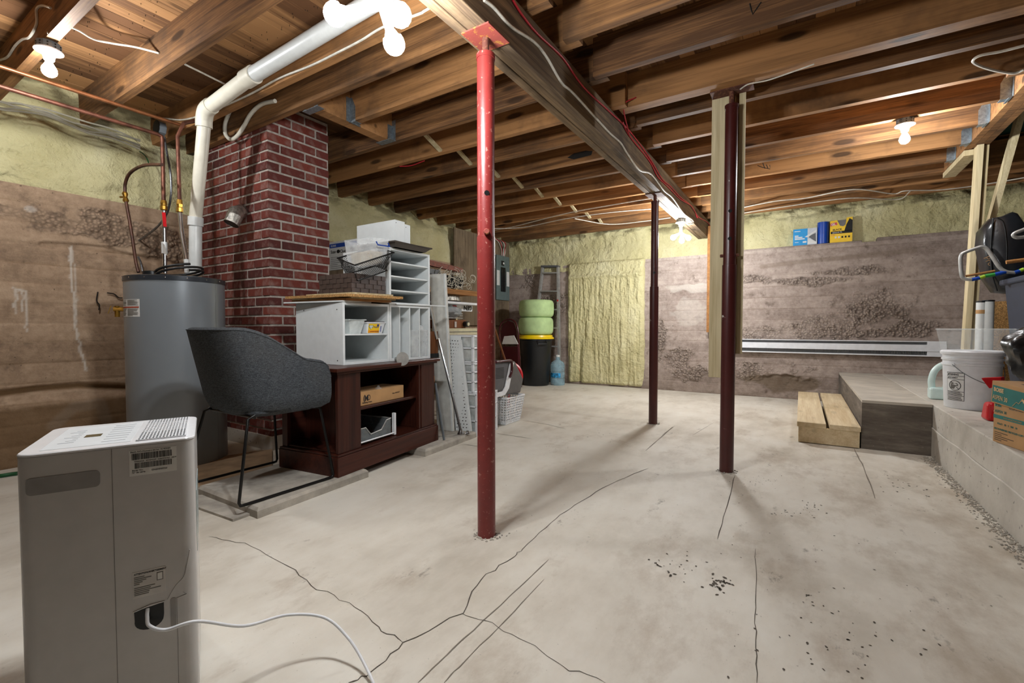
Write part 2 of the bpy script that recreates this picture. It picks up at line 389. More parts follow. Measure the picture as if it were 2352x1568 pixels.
def m_fabric():
    m, nt, b = _new('charcoal_fabric'); co = coords(nt); w1 = noise(nt, co, 1, 2, 0.5, (220, 220, 420)); w2 = noise(nt, co, 1, 3, 0.6, (60, 60, 380)); l = noise(nt, co, 3, 3)
    c = ramp(nt, mth(nt, 'ADD', mth(nt, 'MULTIPLY', w1, 0.5), mth(nt, 'MULTIPLY', w2, 0.5)), [(0.36, '#2b2d30'), (0.5, '#42464a'), (0.66, '#5d6164')])
    c = mix(nt, ramp(nt, l, [(0.45, (0,0,0,1)), (0.8, (0.3,)*3+(1,))]), c, '#5a544a')
    nt.links.new(c, b.inputs['Base Color']); b.inputs['Roughness'].default_value = 0.95; b.inputs['Specular IOR Level'].default_value = 0.1; bump(nt, b, w1, 0.4, 0.002); return m
M_FABRIC = m_fabric()
M_HEATER = plain('heater_grey', '#8d9499', 0.3, 0.25, 0.03, 3)
M_FOIL = plain('foil', '#b9b6ae', 0.35, 0.9, 0.2, 40, 0.8)
M_PART = plain('particle_board', '#b98d55', 0.9, 0, 0.35, 160, 0.4)
M_TAN = plain('tan_board', '#a3896a', 0.9, 0, 0.15, 9)
M_MDF = plain('mdf_back', '#a5713d', 0.7, 0, 0.1)
M_WEAVE = plain('woven_brown', '#493a33', 0.5, 0, 0.15, 40)
M_GLAD = plain('box_yellow', '#efc40c', 0.5, 0, 0.02)
M_BLUEB = plain('box_blue', '#1690cf', 0.45, 0, 0.03)
M_BLUER = plain('roll_blue', '#1144a5', 0.35, 0, 0.06)
M_TEAL = plain('ink_teal', '#1f6f68', 0.7)
M_BAG = plain('bag_black', '#17191c', 0.3, 0, 0.1, 12, 0.5, bscale=18)

# ================================================================== setting
XL, YF, XR, YB = -4.4, 6.9, 2.7, -4.6      # left wall, far wall, right wall, back wall
ZJ, ZD = 2.39, 2.61                        # joist undersides, deck underside
ZL = 0.37                                  # ledge and landing top

fl = build(MB().box(XL-0.3, YB-0.3, -0.12, XR+0.3, YF+0.3, 0), 'floor', M_FLOOR); struct(fl)
ROOT[fl.name] = Matrix.Identity(4)
M_CRACK = plain('crack_dark', '#544d44', 0.95)
M_JOINT = plain('joint_line', '#7f776b', 0.95)
def ribbon(px, wd, mat, name, jit=0.0, z=0.0012, sub=5):
    P = [onz(x, y, 0) for x, y in px]; Q = []
    for i in range(len(P)-1):
        for k in range(sub):
            t = k/sub; p = P[i]*(1-t)+P[i+1]*t
            if jit and (k or i): d = P[i+1]-P[i]; d = d/np.linalg.norm(d); p = p + np.array([-d[1], d[0], 0])*random.uniform(-jit, jit)
            Q.append(p)
    Q.append(P[-1]); mb = MB(); vs = []
    for i, p in enumerate(Q):
        d = Q[min(i+1, len(Q)-1)]-Q[max(i-1, 0)]; d = d/max(1e-6, np.linalg.norm(d)); n = np.array([-d[1], d[0], 0])
        k = wd*random.uniform(0.55, 1.2)*(0.35 if i in (0, len(Q)-1) else 1)/2
        vs += [(*(p+n*k)[:2], z), (*(p-n*k)[:2], z)]
    mb.add(vs, [(2*i, 2*i+1, 2*i+3, 2*i+2) for i in range(len(Q)-1)])
    return build(mb, name, mat, fl)
ribbon([(800,1568),(850,1545),(925,1475),(1060,1408),(1105,1330),(1175,1280),(1200,1262),(1262,1200),(1320,1160),(1400,1112),(1490,1075)], 0.0035, M_CRACK, 'crack', 0.008)
ribbon([(1060,1408),(1130,1430),(1210,1475),(1290,1530),(1390,1568)], 0.0025, M_CRACK, 'crack', 0.008)
ribbon([(925,1475),(870,1440),(800,1385),(715,1345),(650,1290),(560,1248),(480,1232)], 0.0025, M_CRACK, 'crack', 0.008)
ribbon([(1688,1092),(1670,1160),(1648,1238)], 0.004, M_CRACK, 'crack', 0.003)
ribbon([(1735,1260),(1736,1380),(1735,1470),(1738,1568)], 0.0025, M_CRACK, 'crack', 0.003)
ribbon([(1260,1285),(1150,1390),(1040,1490),(960,1568)], 0.004, M_JOINT, 'groove', 0.002)
ribbon([(1250,1330),(1160,1425),(1060,1525),(1020,1568)], 0.003, M_JOINT, 'groove', 0.002)
ribbon([(1520,1000),(1550,978)], 0.006, M_JOINT, 'groove', 0.002)
ribbon([(1483,1035),(1545,980)], 0.008, M_JOINT, 'groove', 0.002)
ribbon([(1962,1030),(1985,1075),(2010,1145)], 0.008, M_JOINT, 'groove', 0.003)
ribbon([(1060,1020),(1140,1030)], 0.008, M_JOINT, 'groove', 0.002)
ribbon([(1140,995),(1220,1007)], 0.008, M_CRACK, 'crack', 0.003)
ribbon([(1200,965),(1260,975),(1300,985)], 0.005, M_CRACK, 'crack', 0.004)
ribbon([(1590,1000),(1640,970)], 0.004, M_JOINT, 'groove', 0.002)
# dark droppings / chips, scattered as the photo shows them
mb = MB()
def chips(cx, cy, rx, ry, n, s):
    for _ in range(n):
        p = onz(cx+random.gauss(0, rx), cy+random.gauss(0, ry), 0); a = random.uniform(0, 6.3); k = s*random.uniform(0.3, 0.75); l = k*random.uniform(1, 2.2)
        c, q = math.cos(a), math.sin(a)
        mb.add([(p[0]+c*u*l-q*v*k, p[1]+q*u*l+c*v*k, 0.0015) for u, v in ((-1,-.4),(.2,-1),(1,.1),(.3,1),(-.7,.7))], [(0,1,2,3,4)])
chips(1545,1300,30,14,26,0.007); chips(1655,1340,18,10,30,0.008); chips(1745,1105,30,10,40,0.004); chips(1860,1160,12,6,12,0.006)
chips(1365,1000,40,10,14,0.006); chips(1250,1040,50,30,20,0.004); chips(1930,1460,120,50,50,0.005); chips(2080,1120,40,15,26,0.007); chips(1850,1185,40,10,16,0.005)
chips(1500,1150,200,60,40,0.003); chips(1120,1225,22,8,30,0.006); chips(1900,1300,200,120,30,0.004)
o = build(mb, 'floor_debris', M_CRACK, fl); o['kind'] = 'stuff'
# loose mortar crumbs at the foot of the ledge
mb = MB()
for _ in range(1100):
    y = random.uniform(2.2, 4.3); p = (0.80-abs(random.gauss(0, 0.03)), y, 0); k = random.uniform(0.002, 0.0065)
    mb.lathe([(k, -0.001), (k*0.8, k*0.7), (0.0, k)], p, 5)
o = build(mb, 'mortar_crumbs', M_CONC, fl); o['kind'] = 'stuff'

# ---- displaced walls
def heightwall(name, mat, nu, nv, fpos, attrs, parent=None):
    """fpos(u,v)->(n,3) on arrays, attrs: dict name->array function"""
    u, v = np.meshgrid(np.linspace(0, 1, nu+1), np.linspace(0, 1, nv+1)); u = u.ravel(); v = v.ravel()
    P = fpos(u, v); me = bpy.data.meshes.new(name)
    i = np.arange(nu); j = np.arange(nv); I, J = np.meshgrid(i, j); a = (J*(nu+1)+I).ravel()
    faces = np.stack([a, a+1, a+nu+2, a+nu+1], 1)
    me.vertices.add(len(P)); me.vertices.foreach_set('co', P.astype(np.float32).ravel())
    me.loops.add(faces.size); me.loops.foreach_set('vertex_index', faces.ravel().astype(np.int32))
    me.polygons.add(len(faces)); me.polygons.foreach_set('loop_start', np.arange(0, faces.size, 4, dtype=np.int32))
    me.update(calc_edges=True); me.polygons.foreach_set('use_smooth', [True]*len(faces))
    for k, fn in attrs.items():
        at = me.attributes.new(k, 'FLOAT', 'POINT'); at.data.foreach_set('value', np.clip(fn(P), 0, 1).astype(np.float32))
    me.materials.append(mat); o = bpy.data.objects.new(name, me); COL.objects.link(o)
    if parent is not None: o.parent = parent
    ROOT[o.name] = Matrix.Identity(4)
    return o
def sstep(a, b, x): t = np.clip((x-a)/(b-a), 0, 1); return t*t*(3-2*t)
def ell(P, i, px, plane, rx, rz, wob=0.35):
    """soft ellipse mask round a pixel on the wall plane"""
    c = (onx if i == 1 else ony)(px[0], px[1], plane)
    d = np.sqrt(((P[:, i]-c[i])/rx)**2 + ((P[:, 2]-c[2])/rz)**2) + (fbm(P[:, i]*7, P[:, 2]*9, 5)-0.5)*wob*4
    return 1-sstep(0.75, 1.1, d)
def boards(z, s, h=0.145):
    k = np.floor(z/h); return (((k*7919+s*31) % 97)/97.0)
def polyline(P, i, pts, plane, wd):
    Q = [(onx if i == 1 else ony)(x, y, plane) for x, y in pts]; best = np.full(len(P), 9.0)
    for a, b in zip(Q[:-1], Q[1:]):
        ax, az, bx, bz = a[i], a[2], b[i], b[2]; L = (bx-ax)**2+(bz-az)**2
        t = np.clip(((P[:, i]-ax)*(bx-ax)+(P[:, 2]-az)*(bz-az))/L, 0, 1)
        best = np.minimum(best, np.hypot(P[:, i]-ax-t*(bx-ax)+(fbm(P[:, 2]*25, P[:, 2]*0+i, 9)-0.5)*0.02, P[:, 2]-az-t*(bz-az)))
    return 1-sstep(wd*0.4, wd, best)

def seamd(P, i, h):
    f = P[:,2]/h - np.floor(P[:,2]/h); s = np.minimum(f, 1-f)*h
    return 0.5*np.exp(-(s/0.0045)**2)*sstep(0.40, 0.62, fbm(P[:,i]*2.2, np.floor(P[:,2]/h+0.5)*3.7, 91))
# far wall
def pebF(P):
    m = np.zeros(len(P))
    for px, rx, rz in (((1850,645),0.45,0.05),((1960,622),0.45,0.05),((2010,700),0.38,0.22),((1900,745),0.5,0.18),((1780,765),0.5,0.10),((2090,752),0.3,0.10),((1850,762),0.9,0.07),((2010,765),0.6,0.06),((1725,640),0.2,0.06),
                       ((1515,780),0.10,0.32),((1555,830),0.22,0.22),((1265,700),0.3,0.25),((1225,650),0.25,0.2),((1860,650),0.14,0.05),((1600,860),0.2,0.12),((1760,850),0.5,0.15)):
        m = np.maximum(m, ell(P, 0, px, YF, rx, rz))
    return m*np.clip((fbm(P[:,0]*3, P[:,2]*3, 2)-0.25)*4, 0, 1)
def posF(u, v):
    x = XL + u*(XR-XL); z = v*1.93
    f = z/0.145 - np.floor(z/0.145); g = np.exp(-((f-0.5)**2-0.25)**2/0.0009*1.0)
    seam = np.minimum(f, 1-f)*0.145
    y = YF + 0.0035*np.exp(-(seam/0.005)**2) - 0.0025*boards(z, 3) + 0.02*(fbm(x*1.2, z*3, 11)-0.5)
    P = np.stack([x, y, z], 1); pb = pebF(P)
    P[:,1] += pb*(0.012 - 0.03*fbm(x*30, z*30, 21, 2))
    low = ell(P, 0, (1800,880), YF, 0.35, 0.14) ; P[:,1] += low*0.05*(fbm(x*8, z*8, 4))
    P[:,1] -= 0.05*sstep(0.28, 0.02, z)*fbm(x*3, z*6, 8)*(x < 0.5)
    return P
wall_far = heightwall('wall_far', M_WALLF, 860, 260, posF, {
    'peb': pebF, 'board': lambda P: boards(P[:,2], 5),
    'effl': lambda P: np.maximum(0.45*ell(P, 0, (1600,660), YF, 0.35, 0.06), 0.3*ell(P, 0, (1590,720), YF, 0.3, 0.2)),
    'dirt': lambda P: np.maximum(seamd(P, 0, 0.145), np.maximum(0.8*ell(P, 0, (1800,875), YF, 0.42, 0.13), np.maximum(0.35*sstep(0.35, 0.0, P[:,2]), 0.4*polyline(P, 0, [(1750,612),(1850,600),(1960,590),(2100,575)], YF, 0.04))))})
struct(wall_far)
mb = MB().box(-0.95, YF+0.005, 1.90, 0.60, YF+0.25, 1.955).box(0.74, YF+0.003, 1.90, XR, YF+0.25, 1.975)
mb.box(-1.9, YF+0.015, 1.86, -0.95, YF+0.25, 1.925)
build(mb, 'wall_ledge', M_WALLF, wall_far, bevel=0.008)

def foam(name, parent, fpos, nu, nv, dirt=None):
    return heightwall(name, M_FOAM, nu, nv, fpos, {'dirt': dirt or (lambda P: 0*P[:,0])}, parent)
def posFo(u, v):      # band above the concrete
    x = XL + u*(XR-XL); z = 1.83 + v*0.83
    base = np.where(x < -1.95, YF-0.01, YF+0.12); base = base*1.0
    base = YF-0.01 + 0.13*sstep(-2.0, -1.85, x)
    y = base - 0.05*(fbm(x*5, z*5, 31)-0.5) - 0.10*sstep(2.2, 2.36, z)*(fbm(x*6, z*9, 33)) - 0.02*(fbm(x*22, z*14, 34)-0.5)
    z2 = z - 0.05*(fbm(x*9, x*0, 36)-0.5)*sstep(0.12, 0, v)
    return np.stack([x, y, z2], 1)
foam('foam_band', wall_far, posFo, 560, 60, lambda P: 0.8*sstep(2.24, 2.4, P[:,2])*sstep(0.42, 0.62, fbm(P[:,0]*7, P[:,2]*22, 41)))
def posFd(u, v):      # foamed-over doorway: vertical runs
    x = -3.24 + u*1.26; z = 0.015 + v*1.94
    e = np.minimum(np.minimum(u, 1-u)*1.26/0.07, 1); e = np.sqrt(np.clip(1-(1-e)**2, 0, 1)); et = np.minimum(np.minimum(v, 1-v)*1.94/0.05, 1)
    et = np.sqrt(np.clip(1-(1-et)**2, 0, 1))
    warp = x + 0.05*(fbm(x*2, z*1.5, 51)-0.5)
    runs = fbm(warp*13, z*1.1, 52, 4)-0.5
    y = YF + 0.03 - (0.09 + 0.085*runs*sstep(1.75, 1.6, z) + 0.03*(fbm(x*5, z*3, 53)-0.5) + 0.02*(fbm(x*30, z*24, 54)-0.5))*e*et
    y -= 0.03*np.exp(-((z-1.70-0.04*(fbm(x*3, x*0, 58)))/0.035)**2)*e
    xs = x + 0.03*(fbm(z*6, z*0, 55)-0.5)*((u < 0.06) | (u > 0.94))
    return np.stack([xs, y, z], 1)
foam('foam_panel', wall_far, posFd, 220, 300)

# left wall
def pebL(P):
    m = np.zeros(len(P))
    for px, rx, rz in (((60,490),0.25,0.05),((160,520),0.25,0.07),((260,545),0.22,0.08),((390,570),0.3,0.14),((330,540),0.25,0.1),((450,590),0.3,0.15),((240,505),0.15,0.06)):
        m = np.maximum(m, ell(P, 1, px, XL, rx, rz))
    return m*np.clip((fbm(P[:,1]*3, P[:,2]*3, 2)-0.22)*4, 0, 1)
def posL(u, v):
    y = YB + u*(YF-YB); z = v*1.865
    f = z/0.135 - np.floor(z/0.135); seam = np.minimum(f, 1-f)*0.135
    x = XL - 0.004*np.exp(-(seam/0.007)**2) + 0.003*boards(z, 2, 0.135) + 0.02*(fbm(y*1.2, z*3, 61)-0.5)
    P = np.stack([x, y, z], 1); pb = pebL(P); P[:,0] += -pb*(0.012-0.03*fbm(y*30, z*30, 62, 2))
    ck = polyline(P, 1, [(100,562),(150,565),(240,572),(300,590),(360,600)], XL, 0.03); P[:,0] -= ck*0.02
    lk = polyline(P, 1, [(0,905),(80,895),(180,885),(290,890)], XL, 0.035); P[:,0] -= lk*0.03
    P[:,0] += 0.06*sstep(0.45, 0.38, z)*(0.5+fbm(y*4, z*6, 63)*0.6)
    return P
wall_left = heightwall('wall_left', M_WALLL, 1150, 220, posL, {
    'peb': pebL, 'board': lambda P: boards(P[:,2], 9, 0.135),
    'effl': lambda P: np.maximum.reduce([0.8*polyline(P, 1, [(164,565),(162,640),(172,700),(175,745),(182,790),(200,850)], XL, 0.009), 0.5*polyline(P, 1, [(168,575),(174,660),(176,745)], XL, 0.006),
        0.7*polyline(P, 1, [(32,660),(37,690),(30,705)], XL, 0.008), 0.7*polyline(P, 1, [(37,665),(58,668)], XL, 0.009), 0.7*polyline(P, 1, [(50,668),(52,715)], XL, 0.007), 0.7*polyline(P, 1, [(59,668),(63,760)], XL, 0.007), 0.5*polyline(P, 1, [(36,668),(38,720)], XL, 0.007),
        0.4*ell(P, 1, (68,480), XL, 0.035, 0.025), 0.4*polyline(P, 1, [(120,975),(165,935),(225,925),(240,965)], XL, 0.05)]),
    'dirt': lambda P: np.maximum.reduce([seamd(P, 1, 0.135), 0.75*sstep(0.42, 0.36, P[:,2]+0.05*(fbm(P[:,1]*6, P[:,2]*6, 77)-0.5)), 0.9*polyline(P, 1, [(0,905),(80,893),(180,886),(290,890)], XL, 0.03)])})
struct(wall_left)
def posLf(u, v):
    y = YB + u*(YF-YB); z = 1.83 + v*0.83
    x = XL - 0.02 + 0.07*(fbm(y*3, z*4, 71)-0.5) + 0.03*(fbm(y*14, z*18, 72)-0.5) - 0.05*sstep(2.28, 2.5, z)
    x += 0.05*sstep(1.9, 1.84, z)*0
    return np.stack([x, y, z], 1)
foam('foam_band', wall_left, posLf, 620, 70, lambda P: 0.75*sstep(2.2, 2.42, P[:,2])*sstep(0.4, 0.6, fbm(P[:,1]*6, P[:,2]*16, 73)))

M_PLAINW = plain('plain_concrete', '#4f4640', 0.9, 0, 0.12, 4, 0.3)
struct(build(MB().box(XR, YB-0.2, 0, XR+0.15, YF+0.4, 2.9), 'wall_right', M_PLAINW))
struct(build(MB().box(XL-0.2, YB-0.15, 0, XR+0.2, YB, 2.9), 'wall_back', M_PLAINW))
# earth behind the foam, so that no light leaks in
struct(build(MB().box(XL-0.4, YB-0.2, 0, XL-0.2, YF+0.5, 2.9).box(XL-0.4, YF+0.3, 0, XR+0.3, YF+0.5, 2.9), 'wall_outer', M_PLAINW))

# ---- landing, ledge, step
def m_ledge():
    m, nt, b = _new('ledge_concrete'); co = coords(nt); a = noise(nt, co, 2.2, 6, 0.65); p = noise(nt, co, 36, 2); q = noise(nt, co, 9, 5, 0.7)
    c = ramp(nt, a, [(0.3, '#a39c90'), (0.5, '#bfb9ae'), (0.7, '#cec9be')])
    c = mix(nt, ramp(nt, q, [(0.6, (0,0,0,1)), (0.75, (0.35,)*3+(1,))]), c, '#757067'); c = mix(nt, ramp(nt, p, [(0.68, (0,0,0,1)), (0.74, (0.8,)*3+(1,))]), c, '#453f38')
    nt.links.new(c, b.inputs['Base Color']); b.inputs['Roughness'].default_value = 0.85; bump(nt, b, mth(nt, 'SUBTRACT', q, p), 0.3, 0.006); return m
M_LEDGE = m_ledge()
def m_formed():
    m, nt, b = _new('landing_front'); co = coords(nt); a = noise(nt, co, 2.0, 6, 0.7, (1.2, 1.2, 7)); p = noise(nt, co, 60, 2)
    c = ramp(nt, a, [(0.3, '#4b433c'), (0.55, '#6e665d'), (0.75, '#8f887d')]); c = mix(nt, ramp(nt, p, [(0.7, (0,0,0,1)), (0.78, (0.6,)*3+(1,))]), c, '#a8a298')
    nt.links.new(c, b.inputs['Base Color']); b.inputs['Roughness'].default_value = 0.85; bump(nt, b, a, 0.3, 0.008); return m
M_FORMED = m_formed()
t = thing('concrete_landing', 'raised concrete landing between the wooden step and the white bucket', 'landing', (0.6, 5.6, 0))
build(MB().box(0.40, 4.345, 0, 0.80, YF-0.01, ZL-0.02), 'body', M_FORMED, t)
build(MB().box(0.40, 4.34, ZL-0.02, 0.80, YF-0.01, ZL), 'top', plain('landing_top', '#bdb6a9', 0.7, 0, 0.1, 5, 0.2), t)
t = thing('concrete_ledge', 'long grey cast concrete ledge along the right side carrying the bucket', 'ledge', (1.7, 3, 0))
build(MB().box(0.80, YB+0.01, 0, XR-0.01, YF-0.01, 0.20), 'lower_lift', M_LEDGE, t)
build(MB().box(0.803, YB+0.01, 0.20, XR-0.01, YF-0.01, ZL), 'upper_lift', M_LEDGE, t, bevel=0.006)
mb = MB(); mb.tube([(0.80, y, 0.20+0.004*math.sin(y*9)) for y in np.linspace(YB, 4.33, 60)], 0.006, 5); build(mb, 'seam', M_LEDGE, t)
t = thing('wooden_step', 'low pale wooden step of two wide boards against the concrete landing', 'step', (0.19, 5.3, 0))
z0 = 0.128
ye = 6.35
for x0, x1 in ((-0.015, 0.178), (0.200, 0.395)): build(MB().box(x0, 4.315, z0, x1, ye, z0+0.038), 'tread_board', M_STEPW, t, bevel=0.003)
build(MB().box(-0.005, 4.325, 0.004, 0.39, 4.363, z0), 'end_board', M_SHELFW if False else M_STEPW, t, bevel=0.003)
for x in (-0.005, 0.352): build(MB().box(x, 4.365, 0.004, x+0.038, ye-0.02, z0), 'side_board', M_STEPW, t)

# ---- ceiling: deck planks, joists, header
ce = build(MB().box(XL-0.2, YB-0.2, ZD+0.045, XR+0.2, 3.86, ZD+0.12).box(XL-0.2, 3.86, ZD+0.045, 1.28, YF+0.4, ZD+0.12).box(1.28, 5.95, ZD+0.045, XR+0.2, YF+0.4, ZD+0.12), 'ceiling', M_DECK); struct(ce)
ROOT[ce.name] = Matrix.Identity(4)
PW = 0.089
x = XL-0.1; pm = {}
def plank(x, y0, y1):
    k = round(y1-y0, 2)
    if k not in pm: pm[k] = MB().box(0.0012, 0, 0, PW-0.0012, k, 0.02).mesh('plank'); pm[k].materials.append(M_DECK)
    o = bpy.data.objects.new('plank', pm[k]); COL.objects.link(o); o.parent = ce; o.location = (x, y0, ZD+random.uniform(0, 0.0025))
while x < XR:
    if x > 1.2: plank(x, YB, 3.86); plank(x, 5.95, YF+0.25)
    else: plank(x, YB, YF+0.25)
    x += PW
jm = {}
def joist(x0, x1, y0, y1, z0=ZJ, z1=ZD, mat=M_JOIST, name='joist'):
    k = (round(x1-x0, 3), round(y1-y0, 3), round(z1-z0, 3))
    if k not in jm:
        jm[k] = MB().box(0, 0, 0, *k).mesh('joist'); jm[k].materials.append(mat)
    o = bpy.data.objects.new(name, jm[k]); COL.objects.link(o); o.parent = ce; o.location = (x0, y0, z0); ROOT[o.name] = Matrix.Identity(4)
    ROOT[o.name] = Matrix.Translation(Vector((x0, y0, z0)))
    return o
JT = 0.047
LEFT = [-3.9, -3.45, -3.0, -2.6, -2.18, -1.75, -1.32, -0.9, -0.45, 0.0, 0.40, 0.81, 1.25, 1.695, 1.935]
for yf in LEFT: joist(XL-0.12, -0.99, yf-JT, yf)
# beside the chimney two joists are cut short and hang on a trimmer
TX = -2.86
cut = [joist(TX+0.09, -0.99, yf-JT, yf) for yf in (2.275,)]
TRIM = joist(TX, TX+0.088, 1.937, 2.63, name='trimmer')
FARL = [2.68, 3.06, 3.455, 3.885, 4.31, 4.725, 5.148, 5.56, 5.97, 6.36, 6.78]
for i, yf in enumerate(FARL): joist(XL-0.12, -0.99-0.02*(i % 3), yf-JT, yf)
RJ = [(y-0.002, JT) for y in (-3.95, -3.5, -3.05, -2.65, -2.2, -1.8, -1.37, -0.95, -0.5, -0.05, 0.35, 0.76, 1.2, 1.885)] + [(2.224, JT), (2.63, JT)]
for yf, th in RJ: joist(-1.06, XR+0.1, yf-th, yf)
joist(-1.07, XR+0.1, 3.065, 3.155)                      # doubled joist over the second post
for yf in (3.41, 3.84): joist(-1.04, XR+0.1, yf-JT, yf)
joist(1.0, XR+0.1, 3.845, 3.892)
HX = 1.12
HJ = [joist(-1.04, HX-0.002, yf-JT, yf) for yf in (4.285, 4.72, 5.14, 5.58)]
for yf in (5.955, 6.32, 6.76): joist(-1.04, XR+0.1, yf-JT, yf)
joist(-1.04, XR+0.1, 5.958, 6.003)
HEAD = [joist(HX+0.046*i, HX+0.046*(i+1)-0.002, 3.895, 5.905, z0=ZJ-0.004) for i in range(3)]
for h in HEAD: h.name = 'header'
# steel hangers, sub-parts of the joists they hold
def hanger(j, x, y0, y1, side):
    """side=+1: the joist ends at x on its +X end; flanges on the header face"""
    mb = MB(); s = -side; zt = ZD-0.05
    for yy, d in ((y0, -1), (y1, 1)):
        p = [(x, yy, ZJ-0.002), (x+s*0.055, yy, ZJ-0.002), (x+s*0.055, yy, ZJ+0.10), (x+s*0.02, yy, zt), (x, yy, zt)]
        mb.prism(p, (0, d*0.002, 0)); mb.box(x-side*0.002, yy, ZJ, x, yy+d*0.035, zt)
    mb.box(x+s*0.055, y0-0.003, ZJ-0.004, x, y1+0.003, ZJ-0.002); mb.box(x-side*0.006, y0-0.02, ZJ-0.007, x+s*0.02, y1+0.03, ZJ-0.0042)
    build(mb, 'joist_hanger', M_GALV, j)
for j, yf in zip(HJ, (4.285, 4.72, 5.14, 5.58)): hanger(j, HX-0.001, yf-JT, yf, 1)
mb = MB()
for yy, d in ((4.285-0, 0),): pass
hanger(cut[0], TX+0.091, 2.275-JT, 2.275, -1)
mb = MB(); y = 1.9385      # hangers of the trimmer at both ends
mb.box(TX-0.03, y, ZJ-0.002, TX-0.002, y+0.003, ZD-0.08).box(TX+0.09, y, ZJ-0.002, TX+0.125, y+0.003, ZD-0.08).box(TX-0.04, y, ZJ-0.005, TX+0.12, y+0.055, ZJ-0.002)
y = 2.632
mb.box(TX-0.03, y-0.003, ZJ-0.002, TX-0.002, y, ZD-0.06).box(TX+0.09, y-0.003, ZJ-0.002, TX+0.125, y, ZD-0.06).box(TX-0.03, y-0.06, ZJ-0.005, TX+0.13, y, ZJ-0.002).box(TX+0.089, y-0.05, ZJ, TX+0.091, y, ZD-0.1)
build(mb, 'joist_hanger', M_GALV, TRIM)
# cross-bridging sticks between the left joists
for i in range(len(FARL)-2):
    ya, yb = FARL[i], FARL[i+1]-JT
    o = build(MB().bar((-2.62+0.02*i, ya, ZJ+0.16), (-2.60+0.02*i, yb, ZJ+0.015), 0.035, 0.018), 'bridging', M_STUD, ce)
# stairwell above the header
M_GREENP = plain('stair_green', '#0e3a33', 0.6); M_PLYR = wood('stair_ply', '#5b2f18', '#8a4c28', 0, var=0.2, knots=0.2)
build(MB().hexa([(1.28,3.9,2.72),(XR,3.9,2.72),(XR,5.95,2.66),(1.28,5.95,2.66)], [(1.28,3.9,2.76),(XR,3.9,2.76),(XR,5.95,2.70),(1.28,5.95,2.70)]), 'stair_soffit', M_GREENP, ce)

# nail points showing through the deck planks
mb = MB()
for yj in (0.30, 0.66, 0.92, 1.10, 1.36, 1.56, 1.78):
    for i in range(38):
        for k in range(2):
            x = -4.35+i*0.083+random.uniform(-.02, .02); yy = yj+random.uniform(-.05, .05)
            mb.lathe([(0.0022, ZD+0.003), (0.0, ZD-random.uniform(0.006, 0.014))], (x, yy, 0), 4)
o = build(mb, 'nail_points', M_BLACKM, ce); o['kind'] = 'stuff'
# carpenter's pencil marks and a paint smear on the joist faces
def scrawl(lines, Y, r, name):
    m_ = MB()
    for l in lines: m_.tube([Vector(ony(x, y, Y)) for x, y in l], r, 5)
    build(m_, name, M_INK, ce)
scrawl([[(1722,8),(1725,22),(1729,33),(1738,20),(1748,5)]], 2.582, 0.003, 'pencil_mark')
scrawl([[(1740,380),(1750,384),(1769,388),(1768,379)], [(1752,374),(1757,387)], [(1760,378),(1764,386)]], 4.672, 0.003, 'pencil_mark')
build(MB().prism([Vector(ony(x, y, 3.8375)) for x, y in ((1303,362),(1318,352),(1345,346),(1361,347),(1358,356),(1338,361),(1318,366))], (0, 0.0004, 0)), 'paint_smear', M_INK, ce)
# ---- main beam
t = thing('support_beam', 'heavy built-up timber beam running under the joists on red steel posts', 'beam', (-1.18, 2.3, 2.16))
for i, x0 in enumerate((-1.252, -1.204, -1.156)):
    build(MB().box(x0, YB, 2.16+0.003*(i == 1), x0+0.046, YF+0.05, ZJ-0.001), 'beam_ply', M_BEAM, t, bevel=0.004)

